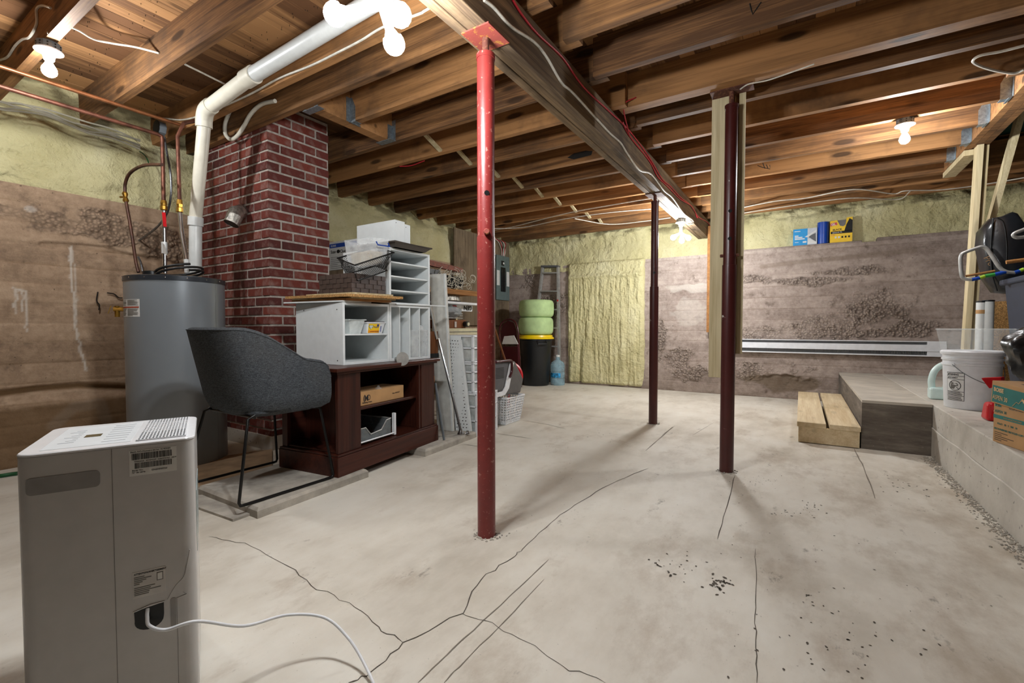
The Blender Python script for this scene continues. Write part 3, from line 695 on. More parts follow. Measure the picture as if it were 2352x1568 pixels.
# ---- steel posts
def circ(c, r, z, n=24): return [(c[0]+r*math.cos(2*math.pi*k/n), c[1]+r*math.sin(2*math.pi*k/n), z) for k in range(n)]
def post(label, c, ztop, rl, ru, zsplit, zplate, mat, pmat, plate_sz, holes, bolt=None):
    t = thing('steel_post', label, 'post', (c[0], c[1], 0), group='steel posts holding up the ceiling')
    build(MB().lathe([(rl, 0), (rl, zsplit), (ru, zsplit+0.001)], (c[0], c[1], 0), 28), 'lower_tube', mat, t, autosm=30)
    build(MB().lathe([(ru, zsplit), (ru, ztop-0.02), (ru+0.003, ztop-0.02), (ru+0.003, ztop), (0.012, ztop)], (c[0], c[1], 0), 28), 'upper_tube', mat, t, autosm=30)
    build(MB().lathe([(0.015, ztop-0.01), (0.015, zplate-0.006), (0.02, zplate-0.004)], (c[0], c[1], 0), 14), 'jack_screw', M_RUSTD, t, autosm=30)
    w, l = plate_sz
    build(MB().box(c[0]-w/2, c[1]-l/2, zplate-0.006, c[0]+w/2, c[1]+l/2, zplate), 'top_plate', pmat, t)
    dv = -np.array(c)/np.hypot(*c); a0 = math.atan2(dv[1], dv[0])
    for z, da in holes:
        a = a0+da; n = Vector((math.cos(a), math.sin(a), 0)); r = rl if z < zsplit else ru
        M = Matrix.Translation(Vector((c[0], c[1], z)) + n*(r-0.0095)) @ n.to_track_quat('Z', 'Y').to_matrix().to_4x4()
        build(MB().lathe([(0.011, 0), (0.011, 0.0103)], (0,0,0), 14, M), 'pin_hole', M_BLACKM, t)
    if bolt:
        for z, da, rr in bolt:
            a = a0+da; n = Vector((math.cos(a), math.sin(a), 0))
            M = Matrix.Translation(Vector((c[0], c[1], z)) + n*(ru-0.004)) @ n.to_track_quat('Z', 'Y').to_matrix().to_4x4()
            build(MB().lathe([(rr, 0), (rr, 0.018), (rr*0.8, 0.022)], (0,0,0), 8, M), 'pin', pmat, t)
    mb = MB()
    for k in range(60):
        a = random.uniform(0, 6.28); r = rl+abs(random.gauss(0, 0.012)); s = random.uniform(0.003, 0.008)
        mb.lathe([(s, -0.001), (s*0.7, s*0.6), (0, s*0.8)], (c[0]+r*math.cos(a), c[1]+r*math.sin(a), 0), 5)
    o = build(mb, 'grout', M_CONC, t); return t
post('nearest red steel post, worn bright red paint, under the beam', (-1.165, 1.645), 2.085, 0.0395, 0.0375, 1.31, 2.16, M_POSTR, M_RUST, (0.14, 0.16), [(1.49, 0.1)], [(1.325, 0.05, 0.013)])
post('dark maroon steel post with a pale board behind it, standing alone right of the beam', (-0.389, 3.195), 2.30, 0.0415, 0.037, 1.31, ZJ, M_POSTD, M_RUSTD, (0.24, 0.10), [(1.47, 0.0), (1.64, 0.0)], [(1.37, 1.57, 0.01), (1.37, -1.57, 0.01)])
post('farthest dark red steel post under the middle of the beam', (-1.182, 4.415), 2.10, 0.040, 0.033, 1.30, 2.16, M_POSTD, M_RUSTD, (0.15, 0.15), [(1.43, 0.0)])
# boards hanging behind the second post
t = thing('hanging_boards', 'pale raw boards hanging from the joist behind the maroon post', 'board', (-0.42, 3.28, 0.59))
build(MB().box(-0.512, 3.249, 0.592, -0.385, 3.283, ZJ+0.15), 'board', M_STUD, t, bevel=0.002)
build(MB().box(-0.352, 3.249, 0.75, -0.318, 3.283, ZJ+0.15), 'edge_strip', M_STUD, t)
build(MB().box(-0.385, 3.27, 0.75, -0.352, 3.283, ZJ+0.1), 'back_board', M_SHELFW, t)

# ---- brick chimney
CXF, CYF, CYB = -3.35, 1.95, 2.47
ch = thing('brick_chimney', 'square red brick chimney stack with pale mortar behind the water heater', 'chimney', (-3.87, 2.2, 0))
build(MB().box(XL+0.03, CYF+0.007, 0, CXF-0.007, CYB, 2.6), 'mortar_core', M_MORTAR, ch)
bm = {}
def brick(x0, y0, x1, y1, z):
    k = (round(abs(x1-x0), 3), round(abs(y1-y0), 3))
    if k not in bm:
        me = MB().box(-k[0]/2, -k[1]/2, 0, k[0]/2, k[1]/2, 0.0550).mesh('brick'); me.materials.append(M_BRICK); bm[k] = me
    o = bpy.data.objects.new('brick', bm[k]); COL.objects.link(o); o.parent = ch
    o.location = ((x0+x1)/2 - ch.location.x + random.uniform(-.002, .002), (y0+y1)/2 - ch.location.y + random.uniform(-.002, .002), z)
    o.rotation_euler = (0, 0, random.uniform(-0.006, 0.006))
CH, BL, BD, MG = 0.0716, 0.189, 0.092, 0.0175
for i in range(37):
    z = 0.012 + i*CH
    if z+0.0585 > 2.60: break
    if i % 2 == 0:      # corner brick along Y
        brick(CXF-BD, CYF, CXF, CYF+BL, z); x = CXF-BD-MG; y = CYF+BL+MG
    else:
        brick(CXF-BL, CYF, CXF, CYF+BD, z); x = CXF-BL-MG; y = CYF+BD+MG
    while x > XL+0.06:
        x0 = max(x-BL*0.98, XL+0.03); brick(x0, CYF, x, CYF+BD, z); x = x-BL*0.98-MG
    while y < CYB-0.03:
        y1 = min(y+BL, CYB); brick(CXF-BD, y, CXF, y1, z); y = y1+MG
# dirt-splashed footing of the chimney
build(MB().hexa([(XL,1.925,0),(-3.325,1.925,0),(-3.325,2.5,0),(XL,2.5,0)], [(XL,1.94,0.10),(-3.34,1.94,0.10),(-3.34,2.49,0.10),(XL,2.49,0.10)]), 'footing', M_RUSTD if False else M_LEDGE, ch)

# ================================================================== lamps
M_BULB1 = emis(0.032, 0.7)
M_BULB2 = emis(0.037, 0.72)
def bulb_mesh(mb, p, d, R=0.032, n=12):
    d = Vector(d).normalized(); M = Matrix.Translation(Vector(p)) @ d.to_track_quat('Z', 'Y').to_matrix().to_4x4()
    prof = [(0.014, 0.0), (0.015, 0.018), (0.024, 0.036)]
    for k in range(0, 7): a = -0.55 + (math.pi/2+0.55)*k/6; prof.append((R*math.cos(a) if k < 6 else 0.0, 0.058 + R*math.sin(a)))
    return mb.lathe(prof, (0,0,0), n, M)
def porcelain(label, c, zc, name='porcelain_lampholder', bulbs=None, tube=None, box=True):
    t = thing(name, label, 'lamp', (c[0], c[1], zc-0.05), group='bare bulb lampholders')
    if box: 
        build(MB().lathe([(0.05, zc-0.036), (0.05, zc-0.001)], (c[0], c[1], 0), 10), 'junction_box', M_GREYBOX, t)
        mb = MB()
        for k in range(10):
            a = 2*math.pi*(k+0.5)/10
            for dz in (-0.012, -0.026): mb.box(c[0]+0.0475*math.cos(a)-.003, c[1]+0.0475*math.sin(a)-.003, zc+dz-.003, c[0]+0.0475*math.cos(a)+.003, c[1]+0.0475*math.sin(a)+.003, zc+dz+.003)
        build(mb, 'knockouts', M_BLACKM, t)
    build(MB().lathe([(0.057, zc-0.036), (0.058, zc-0.043), (0.042, zc-0.05), (0.026, zc-0.062), (0.021, zc-0.085), (0.0, zc-0.085)], (c[0], c[1], 0), 24), 'lampholder', M_PORC, t, autosm=40)
    if not bulbs: bulbs = [((c[0], c[1], zc-0.082), (0, 0, -1), 0.032)]
    for p, d, R in bulbs: build(bulb_mesh(MB(), p, d, R), 'bulb', (M_BULB1 if c[0] < -3 else M_BULB) if R < 0.035 else M_BULB2, t, smooth=True)
    return t
porcelain('bare bulb on white porcelain holder hanging over the copper pipes', (-3.33, 0.786), ZJ)
porcelain('bare bulb on white porcelain holder near the black bag on the landing', (0.60, 4.285), ZJ)
# three-bulb splitter on the far end of the beam
c4 = (-1.19, 5.55)
t = porcelain('three-bulb splitter lamp under the far end of the timber beam', c4, 2.16, bulbs=[((c4[0]-0.03, c4[1]-0.03, 1.98), (-0.75, -0.5, -0.62), 0.030), ((c4[0]+0.03, c4[1]+0.03, 1.98), (0.78, 0.3, -0.62), 0.030), ((c4[0]+0.01, c4[1], 1.97), (0.05, -0.1, -1), 0.030)])
build(MB().tube([(*c4, 2.076), (*c4, 1.99)], 0.016, 10).tube([(c4[0]-.035, c4[1]-.03, 1.978), (c4[0], c4[1], 2.01), (c4[0]+.035, c4[1]+.03, 1.978)], 0.014, 8), 'splitter', M_PORC, t)
# near cluster: the same three-bulb splitter under the near part of the beam
c2 = (-1.18, 1.08); SP = Vector((-1.18, 1.08, 1.975))
def aim(px, X): return Vector(onx(px[0], px[1], X))
tg = [aim((770, 32), -1.315), aim((918, 34), -1.085), aim((905, 100), -1.175)]
t = porcelain('cluster of three glaring bulbs under the near end of the beam', c2, 2.16, bulbs=[(g-(g-SP).normalized()*0.058, g-SP, R_) for g, R_ in zip(tg, (0.037, 0.037, 0.0365))])
mb = MB().tube([(*c2, 2.076), SP+Vector((0,0,-.01))], 0.017, 10)
for g in tg: mb.tube([SP, g-(g-SP).normalized()*0.05], 0.0155, 8)
build(mb, 'splitter', M_PORC, t)

# ================================================================== pipes
def tube_thing(name, label, cat, pts, r, mat, n=10, smooth_pts=True, group=None, sub=6):
    P = catmull(pts, sub) if smooth_pts and len(pts) > 2 else pts
    return solo(MB().tube(P, r, n), name, mat, label, cat, group, autosm=50)
t = thing('drain_pipe', 'thick white plastic drain pipe with elbow dropping beside the brick chimney', 'pipe', (-3.69, 1.62, 1.2))
E0 = np.array((-3.40, 1.565, 2.355))
build(MB().tube([(-1.28, 1.56, 2.50), (-2.85, 1.56, 2.432)], 0.044, 20), 'pipe_run', M_PVCW, t, autosm=40)
build(MB().tube([(-2.80, 1.56, 2.434), (-2.90, 1.56, 2.430)], 0.052, 20), 'coupling', M_PVC, t, autosm=40)
build(MB().tube([(-2.88, 1.56, 2.430), (-3.38, 1.56, 2.372)], 0.044, 20), 'pipe_run', M_PVC, t, autosm=40)
build(MB().tube(catmull([(-3.32, 1.56, 2.38), (-3.39, 1.56, 2.365), (-3.435, 1.567, 2.32), (-3.445, 1.57, 2.27)], 5), 0.050, 20), 'elbow', M_PVC, t, autosm=40)
build(MB().tube([(-3.44, 1.57, 2.30), (-3.655, 1.60, 1.70)], 0.040, 20), 'down_pipe', M_PVC, t, autosm=40)
build(MB().tube([(-3.655, 1.60, 1.70), (-3.662, 1.60, 1.64)], 0.048, 20), 'coupling', M_PVCW, t, autosm=40)
build(MB().tube([(-3.66, 1.60, 1.65), (-3.68, 1.60, 1.30)], 0.040, 20), 'lower_pipe', M_PVCW, t, autosm=40)
tube_thing('copper_pipe', 'bright copper water pipe running under the joists past the bulb', 'pipe', [(-3.78, -1.0, 2.362), (-3.78, 1.60, 2.362)], 0.0115, M_COPPER)
XC2 = -3.815
t = thing('copper_pipe', 'dull copper pipe turning down to the top of the water heater', 'pipe', (XC2, 1.46, 1.27))
build(MB().tube([(XC2, -1.0, 2.272), (XC2, 1.44, 2.262)] + [(XC2, 1.465, 2.255), (XC2, 1.468, 2.235)] + [(XC2, 1.468, 1.80)], 0.0125, 12), 'pipe', M_COPPERD, t, autosm=50)
build(MB().lathe([(0.016, 1.74), (0.022, 1.745), (0.022, 1.77), (0.017, 1.775), (0.020, 1.79), (0.017, 1.81)], (XC2, 1.468, 0), 10), 'brass_union', M_BRASS, t)
build(MB().tube([(XC2, 1.468, 1.75), (XC2-0.005, 1.468, 1.30)], 0.0135, 12), 'braided_connector', M_CHROME, t, autosm=50)
build(MB().bar((XC2+0.03, 1.455, 1.72), (XC2+0.045, 1.455, 1.62), 0.02, 0.006), 'valve_lever', M_REDP, t)
build(MB().lathe([(0.018, 1.44), (0.018, 1.52)], (XC2-0.004, 1.468, 0), 12), 'sleeve', M_PVCW, t)
build(MB().add([(XC2+0.01,1.45,1.51),(XC2+0.075,1.44,1.49),(XC2+0.11,1.44,1.41),(XC2+0.015,1.45,1.44)], [(0,1,2,3)]), 'paper_tag', M_PAPER, t)
XC1 = -3.555
t = thing('copper_pipe', 'second copper riser with flexible connector beside the drain pipe', 'pipe', (XC1, 1.46, 1.27))
build(MB().tube([(XC1-0.02, 1.60, 2.36), (XC1-0.015, 1.50, 2.30), (XC1-0.01, 1.46, 2.2), (XC1, 1.46, 1.77)], 0.0115, 12), 'pipe', M_COPPERD, t, autosm=50)
build(MB().lathe([(0.015, 1.69), (0.021, 1.695), (0.021, 1.72), (0.016, 1.725), (0.019, 1.745), (0.016, 1.775)], (XC1, 1.46, 0), 10), 'brass_union', M_BRASS, t)
build(MB().tube(catmull([(XC1, 1.46, 1.70), (XC1+0.015, 1.46, 1.58), (XC1+0.06, 1.46, 1.42), (XC1+0.075, 1.46, 1.36)], 5), 0.0125, 12), 'braided_connector', M_CHROME, t, autosm=50)
build(MB().tube([(XC1+0.075, 1.46, 1.37), (XC1+0.085, 1.46, 1.28)], 0.015, 10), 'sleeve', M_PVCW, t)
t = thing('copper_tube', 'brown bent copper tube with shut-off valve on the foam wall', 'pipe', (-3.9, 1.3, 1.0))
pts = [ony(x, y, 1.30) for x, y in ((372,378),(330,380),(300,396),(288,420),(287,445))]; p2 = [ony(x, y, 1.30) for x, y in ((289,460),(298,510),(306,560),(312,600),(318,625))]
build(MB().tube(catmull(pts, 6), 0.010, 10), 'upper_tube', M_BROWNC, t, autosm=50)
build(MB().tube(catmull(p2, 6), 0.010, 10), 'lower_tube', M_BROWNC, t, autosm=50)
a = ony(287, 445, 1.3); b = ony(289, 460, 1.3)
build(MB().tube([a+(0,0,0.012), a, (a+b)/2, b, b-(0,0,0.012)], [0.013, 0.018, 0.011, 0.018, 0.013], 10).tube([(a+b)/2, (a+b)/2+np.array((-0.03, -0.02, 0))], 0.006, 6), 'valve', M_BRASS, t)
t = thing('junction_box', 'grey steel junction box high on the joist above the water heater', 'electrical box', ony(376, 298, 1.64)-np.array((0, 0, 0.06)))
c = ony(376, 298, 1.545)
M = Matrix.Translation(Vector(c)) @ Matrix.Rotation(math.radians(90), 4, 'X')
build(MB().lathe([(0.052, 0.0), (0.052, 0.045)], (0,0,0), 8, M), 'box', M_GREYBOX, t)
build(MB().lathe([(0.053, 0.045), (0.053, 0.048)], (0,0,0), 20, M), 'cover', M_BLACKM, t)
fx = [ony(x, y, 1.52) for x, y in ((378,315),(383,350),(391,395),(393,430),(391,460),(383,490),(362,520),(330,545),(308,560),(310,575),(322,600),(328,625))]
tube_thing('flexible_conduit', 'grey armoured conduit looping down to the water heater', 'conduit', fx, 0.0075, M_FLEX)

# ---- water heater
hc = np.array((-3.614, 1.454)); HR = 0.28
t = thing('water_heater', 'tall grey cylindrical electric water heater left of the chimney', 'water heater', (hc[0], hc[1], 0))
build(MB().lathe([(HR-0.01, 0.0), (HR, 0.01), (HR, 1.225)], (*hc, 0), 64), 'tank_jacket', M_HEATER, t, autosm=30)
build(MB().lathe([(HR+0.004, 1.215), (HR+0.005, 1.245), (HR-0.01, 1.25), (0.0, 1.252)], (*hc, 0), 64), 'top_cap', plain('cap_dark', '#3c4046', 0.3, 0.3), t, autosm=30)
dv = -hc/np.hypot(*hc); A0 = math.atan2(dv[1], dv[0])
def cyl_patch(a0, a1, z0, z1, R, n=12, d=0.0008):
    mb = MB()
    mb.grid(lambda u, v: (hc[0]+(R+d)*math.cos(a0+(a1-a0)*u), hc[1]+(R+d)*math.sin(a0+(a1-a0)*u), z0+(z1-z0)*v), n, 1); return mb
lab = build(cyl_patch(A0-1.42, A0-0.73, 0.985, 1.095, HR), 'rating_label', M_PAPER, t)
build(cyl_patch(A0-1.40, A0-0.75, 1.040, 1.049, HR, d=0.0016), 'red_strip', plain('label_red', '#a8452e', 0.7), lab)
mb = MB()
for k in range(22):
    z = 0.992+k*0.0046
    if 1.036 < z < 1.052: continue
    for a, b in ((-1.39, -1.14), (-1.11, -0.76)):
        e = random.uniform(0.05, 0.22) if k % 5 == 0 else random.uniform(0, 0.05)
        mb2 = cyl_patch(A0+a, A0+b-e, z, z+0.0022, HR, 6, 0.0015); mb.add(mb2.v, mb2.f)
build(mb, 'label_print', M_INKG, lab)
build(cyl_patch(A0+0.86, A0+0.868, 0.02, 1.21, HR, 1), 'jacket_seam', M_GREYBOX, t)
mb = MB()
for k in range(9): a = A0-1.4+k*0.4; mb.lathe([(0.005, 0), (0.004, 0.003), (0, 0.004)], (0,0,0), 8, Matrix.Translation(Vector((hc[0]+(HR+.004)*math.cos(a), hc[1]+(HR+.004)*math.sin(a), 1.232))) @ Matrix.Rotation(a, 4, 'Z') @ Matrix.Rotation(math.pi/2, 4, 'Y'))
build(mb, 'cap_screws', M_CHROME, t)
build(MB().lathe([(0.05, 1.25), (0.05, 1.30), (0.03, 1.305)], (hc[0]-0.17, hc[1]-0.08, 0), 18), 'hot_boss', M_BLACKP, t, autosm=40)
n = Vector((math.cos(A0-1.5), math.sin(A0-1.5), 0)); p = Vector((hc[0], hc[1], 1.035)) + n*HR
build(MB().tube([p-n*0.01, p+n*0.05], 0.015, 10).tube([p+n*0.03+Vector((0,0,0.02)), p+n*0.03-Vector((0,0,0.05))], 0.014, 8).bar(p+n*0.06+Vector((0,0,.02)), p+n*0.075-Vector((0,0,.03)), 0.03, 0.004), 'relief_valve', M_BRASS, t)
# coil of black hose lying on the heater
P = []
for k in range(48):
    a = k*0.27; P.append((hc[0]+0.10+(0.14-0.0006*k)*math.cos(a), hc[1]-0.02+(0.13)*math.sin(a), 1.265+0.0009*k+0.03*math.sin(a+1)))
tube_thing('coiled_hose', 'black hose coiled on top of the grey water heater', 'hose', P, 0.008, M_CABLEK, smooth_pts=False)
p = ony(352, 606, 1.40)
# green garden hose on the floor by the left wall
g = [onz(x, y, 0.012) for x, y in ((40,1087),(-30,1092),(-90,1060),(-40,1022),(10,1008),(70,1003),(130,1006))]
tube_thing('garden_hose', 'green garden hose looping on the floor behind the white dehumidifier', 'hose', g, 0.012, M_CABLEG)
# black wires sticking out of the left wall
for pts, lb in (([(225,670),(222,690),(228,700),(227,712)], 'short black wire end hanging from the left wall beside the heater'), ([(246,672),(262,675),(272,683),(281,684)], 'black wire bending from the wall to the heater valve')):
    tube_thing('wire_end', lb, 'wire', [onx(x, y, XL+0.02) for x, y in pts], 0.004, M_CABLEK, 6)
# foil flue elbow in the chimney
t = thing('flue_elbow', 'dented foil flue elbow sticking out of the brick chimney', 'pipe', ony(538, 497, 1.88))
a = Vector(ony(556, 484, 1.955)); b = Vector(ony(550, 487, 1.885)); c = Vector(ony(539, 499, 1.825)); d = Vector(ony(531, 514, 1.80))
build(MB().tube([a, b, (b+c)/2+Vector((0.0,-0.008,0.01)), c, d], [0.050, 0.052, 0.055, 0.052, 0.052], 16, cap=False), 'elbow', M_FOIL, t)
build(MB().tube([c, d-(d-c)*0.1], 0.049, 16), 'inner_sleeve', M_BLACKM, t)

# ================================================================== cables
def cable(label, pts, r=0.0045, mat=M_CABLEW, name='electrical_cable', n=6):
    return tube_thing(name, label, 'cable', [Vector(map(float, p)) for p in pts], r, mat, n)
cable('white cable kinked up the joist at the top left corner', [ony(x, y, 0.758) for x, y in ((0,138),(18,130),(35,105),(52,90),(68,85),(84,55),(84,22),(96,13),(116,18))], 0.006)
cable('white cable sagging from the porcelain holder to the next joist', [(-3.24,0.76,2.40),(-3.225,0.80,2.41),(-3.2,0.82,2.45)] + [ony(x, y, yy) for x, y, yy in ((180,70,0.88),(215,90,0.97),(260,100,1.05),(310,108,1.13),(365,122,1.20))], 0.0055)
cable('white cable crossing above the drain pipe between joists', [ony(425,148,1.26), ony(470,170,1.42), ony(520,195,1.60)], 0.0055)
cable('white cable clipped along the joist behind the drain pipe', [ony(x, y, 1.636) for x, y in ((1010,5),(975,25),(960,33),(880,62),(830,92),(780,118),(715,150),(640,180),(590,208),(545,230),(470,262),(420,275),(380,272),(330,268),(290,278),(240,277))], 0.006)
cable('thick cream cable looping below the joist in front of the chimney', [ony(x, y, 1.87) for x, y in ((632,232),(600,240),(576,262),(560,290),(545,312),(530,320),(518,308),(517,285),(525,262),(528,255))], 0.014, M_PVC, n=10)
cable('white cable stapled along the right face of the timber beam', [onx(x, y, -1.104) for x, y in ((1112,0),(1135,18),(1175,62),(1225,95),(1255,130),(1290,190),(1320,217),(1395,300),(1425,328),(1440,352),(1468,390),(1495,400),(1524,437),(1545,455),(1570,490),(1590,505),(1592,512),(1580,514),(1575,510))], 0.007, n=8)
cable('red cable stapled high along the right face of the beam', [onx(x, y, -1.104) for x, y in ((1178,0),(1200,35),(1235,78),(1290,130),(1325,180),(1350,210),(1404,260),(1445,300),(1490,360),(1520,410),(1540,428),(1565,455),(1585,470),(1605,498),(1622,508),(1631,520),(1632,545))], 0.0055, M_CABLER, n=8)
cable('second red cable running lower on the beam toward the far wall', [onx(x, y, -1.103) for x, y in ((1430,280),(1446,312),(1492,370),(1510,405),(1530,425),(1560,455),(1570,462),(1590,475),(1602,500))], 0.0055, M_CABLER, n=8)
cable('red wire curving from the beam up to a joist', [onx(1446,312,-1.10), onx(1443,300,-1.09), Vector((-1.03, 3.05, 2.40)), Vector((-0.95, 3.06, 2.44))], 0.004, M_CABLER)
cable('red cable dropping down the post below the beam end', [(-1.03, 6.83, 2.30), (-1.035, 6.80, 2.1), (-1.035, 6.80, 1.5), (-1.04, 6.80, 0.9)], 0.008, M_CABLER)
cable('red wire crossing two joist bottoms left of the red post', [onz(x, y, 2.385) for x, y in ((918,382),(945,380),(975,369))], 0.004, M_CABLER)
for i, (pts, lb) in enumerate((([(1100,535),(1180,520),(1300,490),(1420,468),(1500,455),(1555,452)], 'pale cable looping under the far joists left of the beam'),
                ([(1115,525),(1200,522),(1300,502),(1400,488),(1495,480)], 'slack pale cable along the last joists left of the far post'),
                ([(1320,502),(1400,515),(1480,508),(1540,500)], 'thin pale cable nearest the foam wall left of the bulbs'),
                ([(1690,480),(1780,462),(1850,455),(1960,435),(2050,445),(2080,438),(2160,436),(2250,425),(2352,408)], 'pale cable running across the last joists right of the post'),
                ([(1690,492),(1800,475),(1950,455),(2060,458),(2090,440)], 'slack thin cable looped below the last joists on the right'))):
    cable(lb, [onz(x, y, ZJ-0.012-0.01*(i % 2)) for x, y in pts], 0.006)
cable('thin pale cable sagging across joists above the maroon post', [onz(x, y, 2.38) for x, y in ((1700,205),(1720,193),(1760,185),(1800,172),(1870,147)) ] , 0.004)
cable('grey cable loop hanging near the joist hangers on the right', [onz(x, y, 2.385) for x, y in ((2352,105),(2300,118),(2250,128),(2235,142),(2260,155),(2300,165),(2330,168),(2352,160))], 0.007)
for i in range(5):
    cable('one of the old grey cables bundled on the foam under the left joists', [onx(x, y+5*i+random.uniform(-5, 5), -4.20+0.008*i) for x, y in ((-60,212),(0,228),(50,238),(105,250),(160,272),(205,284),(260,298),(322,320))], 0.006, plain('cable_grey', '#8d8877', 0.6) if i == 0 else MATS['cable_grey']).__setitem__('group', 'old grey cables on the foam')
cable('green wire poking from the foam above the heater', [ony(x, y, 1.55) for x, y in ((262,338),(300,342),(325,350),(338,365),(342,378))], 0.004, M_CABLEG)
for i in range(7):
    cable(('white', 'red', 'black', 'white', 'white', 'red', 'white')[i] + ' cable in the tangle dropping to the grey breaker box', [(-4.30, 6.30+0.03*i, 2.38), (-4.28+0.02*(i%3), 6.40+0.03*i, 2.33), (-4.30, 6.52+0.02*i, 2.22), (-4.32, 6.55+0.015*i, 2.13)], 0.006, (M_CABLEW, M_CABLER, M_CABLEK, M_CABLEW, M_CABLEW, M_CABLER, M_CABLEW)[i])['group'] = 'panel cables'

# ================================================================== foreground: dehumidifier
ZT = 0.63
k = (ZT-CAMH)
cA = onz(30, 1048, ZT)[:2]; cB = onz(446, 1003, ZT)[:2]; cC = onz(457, 950, ZT)[:2]
ux = (cB-cA)/np.linalg.norm(cB-cA); DW = float(np.linalg.norm(cB-cA)); rz = math.atan2(ux[1], ux[0])
DD = 0.345
t = thing('dehumidifier', 'tall white dehumidifier with barcode sticker in the left foreground', 'dehumidifier', (cA[0], cA[1], 0), rz)
# local frame: x along the back panel (towards camera), y away from the camera
def rrect(x0, y0, x1, y1, r, n=6):
    P = []
    for cx, cy, a0 in ((x1-r, y0+r, -90), (x1-r, y1-r, 0), (x0+r, y1-r, 90), (x0+r, y0+r, 180)):
        for i in range(n+1): a = math.radians(a0+90*i/n); P.append((cx+r*math.cos(a), cy+r*math.sin(a)))
    return P
def rprism(mb, rect, z0, z1, r, inset=0.0, n=6):
    P = rrect(*rect, r, n); m = len(P); vs = []; fs = []
    for z, s in ((z0, 0), (z1-inset, 0), (z1, inset)) if inset else ((z0, 0), (z1, 0)):
        Q = rrect(rect[0]+s, rect[1]+s, rect[2]-s, rect[3]-s, max(0.002, r-s), n); vs += [(x, y, z) for x, y in Q]
    L = len(vs)//m
    for i in range(L-1):
        for j in range(m): fs.append((i*m+j, i*m+(j+1) % m, (i+1)*m+(j+1) % m, (i+1)*m+j))
    fs.append(tuple(range(m))[::-1]); fs.append(tuple((L-1)*m+j for j in range(m))); return mb.add(vs, fs)
build(rprism(MB(), (0, 0, DW, DD), -0.0520, ZT-0.004, 0.030, 0.004), 'body', M_GLOSS_SHADE, t, world=False, autosm=35)
mb = MB(); 
for x in (0.04, DW-0.04):
    for y in (0.04, DD-0.04): mb.lathe([(0.018, -0.0681), (0.018, -0.0510)], (x, y, 0), 12)
build(mb, 'castors', M_BLACKP, t, world=False)
top = build(rprism(MB(), (-0.001, -0.001, DW+0.001, DD+0.001), ZT-0.006, ZT, 0.031, 0.002), 'top_rim', M_GLOSSW, t, world=False, autosm=35)
build(MB().box(0.035, 0.03, ZT, DW*0.60, DD-0.03, ZT+0.0006), 'control_panel', plain('panel_grey', '#c6cbcd', 0.35, 0, 0.02), t, world=False)
build(MB().box(DW*0.28, DD*0.42, ZT+0.0006, DW*0.38, DD*0.52, ZT+0.0012), 'display', plain('display_brown', '#4b4425', 0.2), t, world=False)
mb = MB()
for i in range(8):
    y = 0.06+i*(DD-0.12)/7
    mb.box(DW*0.42, y, ZT+0.0006, DW*0.56, y+0.003, ZT+0.001); mb.box(DW*0.16+0.01*(i % 3), y*0.7+0.05, ZT+0.0006, DW*0.25, y*0.7+0.053, ZT+0.001)
build(mb, 'panel_print', plain('print_grey', '#8b9194', 0.6), t, world=False)
gx0, gx1, gy0, gy1 = DW*0.64, DW-0.02, 0.022, DD-0.025
build(MB().box(gx0, gy0, ZT, gx1, gy1, ZT+0.0006), 'grille_shadow', plain('grille_dark', '#54595c', 0.6), t, world=False)
for i in range(15):
    x = gx0+(gx1-gx0)*i/14
    build(MB().box(x-0.0016, gy0, ZT+0.0002, x+0.0016, gy1, ZT+0.004), 'grille_bar', M_GLOSSW, t, world=False)
for i in range(15):
    y = gy0+(gy1-gy0)*(i/14); 
    build(MB().box(gx0, y-0.0016-0.003*(4 < i < 12), ZT+0.0002, gx1, y+0.0016+0.003*(4 < i < 12), ZT+0.0035), 'grille_bar', M_GLOSSW, t, world=False)
# back panel details (face y = 0)
M_SEAM = plain('seam_grey', '#7b7773', 0.6); M_REC = plain('recess_shade', '#8b8885', 0.35)  # second grey paints the shade of the recesses onto flat plates
def back(x0, z0, x1, z1, mat, name, d=0.0006, parent=None): return build(MB().box(x0, -d, z0, x1, 0.0005, z1), name, mat, parent or t, world=False)
back(DW*0.5, -0.045, DW*0.5+0.0012, ZT-0.008, M_SEAM, 'panel_seam')
back(DW*0.865, -0.045, DW*0.865+0.001, 0.212, M_SEAM, 'tank_seam')
mb = MB(); mb.tube([(DW*0.865, -0.0004, 0.212), (DW*0.93, -0.0004, 0.216), (DW-0.031, -0.0004, 0.223)], 0.0007, 4); build(mb, 'tank_seam', M_SEAM, t, world=False)
build(rprism(MB(), (0.018, 0.535, DW*0.435, 0.575), -0.0004, 0.0012, 0.010).xf(Matrix.Rotation(math.pi/2, 4, 'X')), 'handle_recess', M_REC, t, world=False)
build(rprism(MB(), (DW*0.825, 0.138, DW*0.86, 0.215), -0.0004, 0.0012, 0.005).xf(Matrix.Rotation(math.pi/2, 4, 'X')), 'tank_grip', M_REC, t, world=False)
s1 = back(DW*0.60, 0.548, DW*0.885, 0.612, M_PAPER, 'serial_sticker', 0.0008)
mb = MB(); x = DW*0.615
while x < DW*0.855:
    w = random.choice((0.0006, 0.001, 0.0016)); mb.box(x, -0.0014, 0.588, x+w, -0.0006, 0.604)
    if DW*0.625 < x < DW*0.85: mb.box(x, -0.0014, 0.566, x+w*0.9, -0.0006, 0.580)
    x += w+random.choice((0.0006, 0.001))
build(mb, 'barcode', M_INK, s1, world=False)
def loc2w(x, y, z): c, s = math.cos(rz), math.sin(rz); return (cA[0]+c*x-s*y, cA[1]+s*x+c*y, z)
XD = (ux[0], ux[1], 0)
text('Batch NO./Numero de lot  N 4DNM', 0.0056, M_INK, s1, loc2w(DW*0.607, -0.001, 0.6065), XD, (0,0,1), squeeze=0.95)
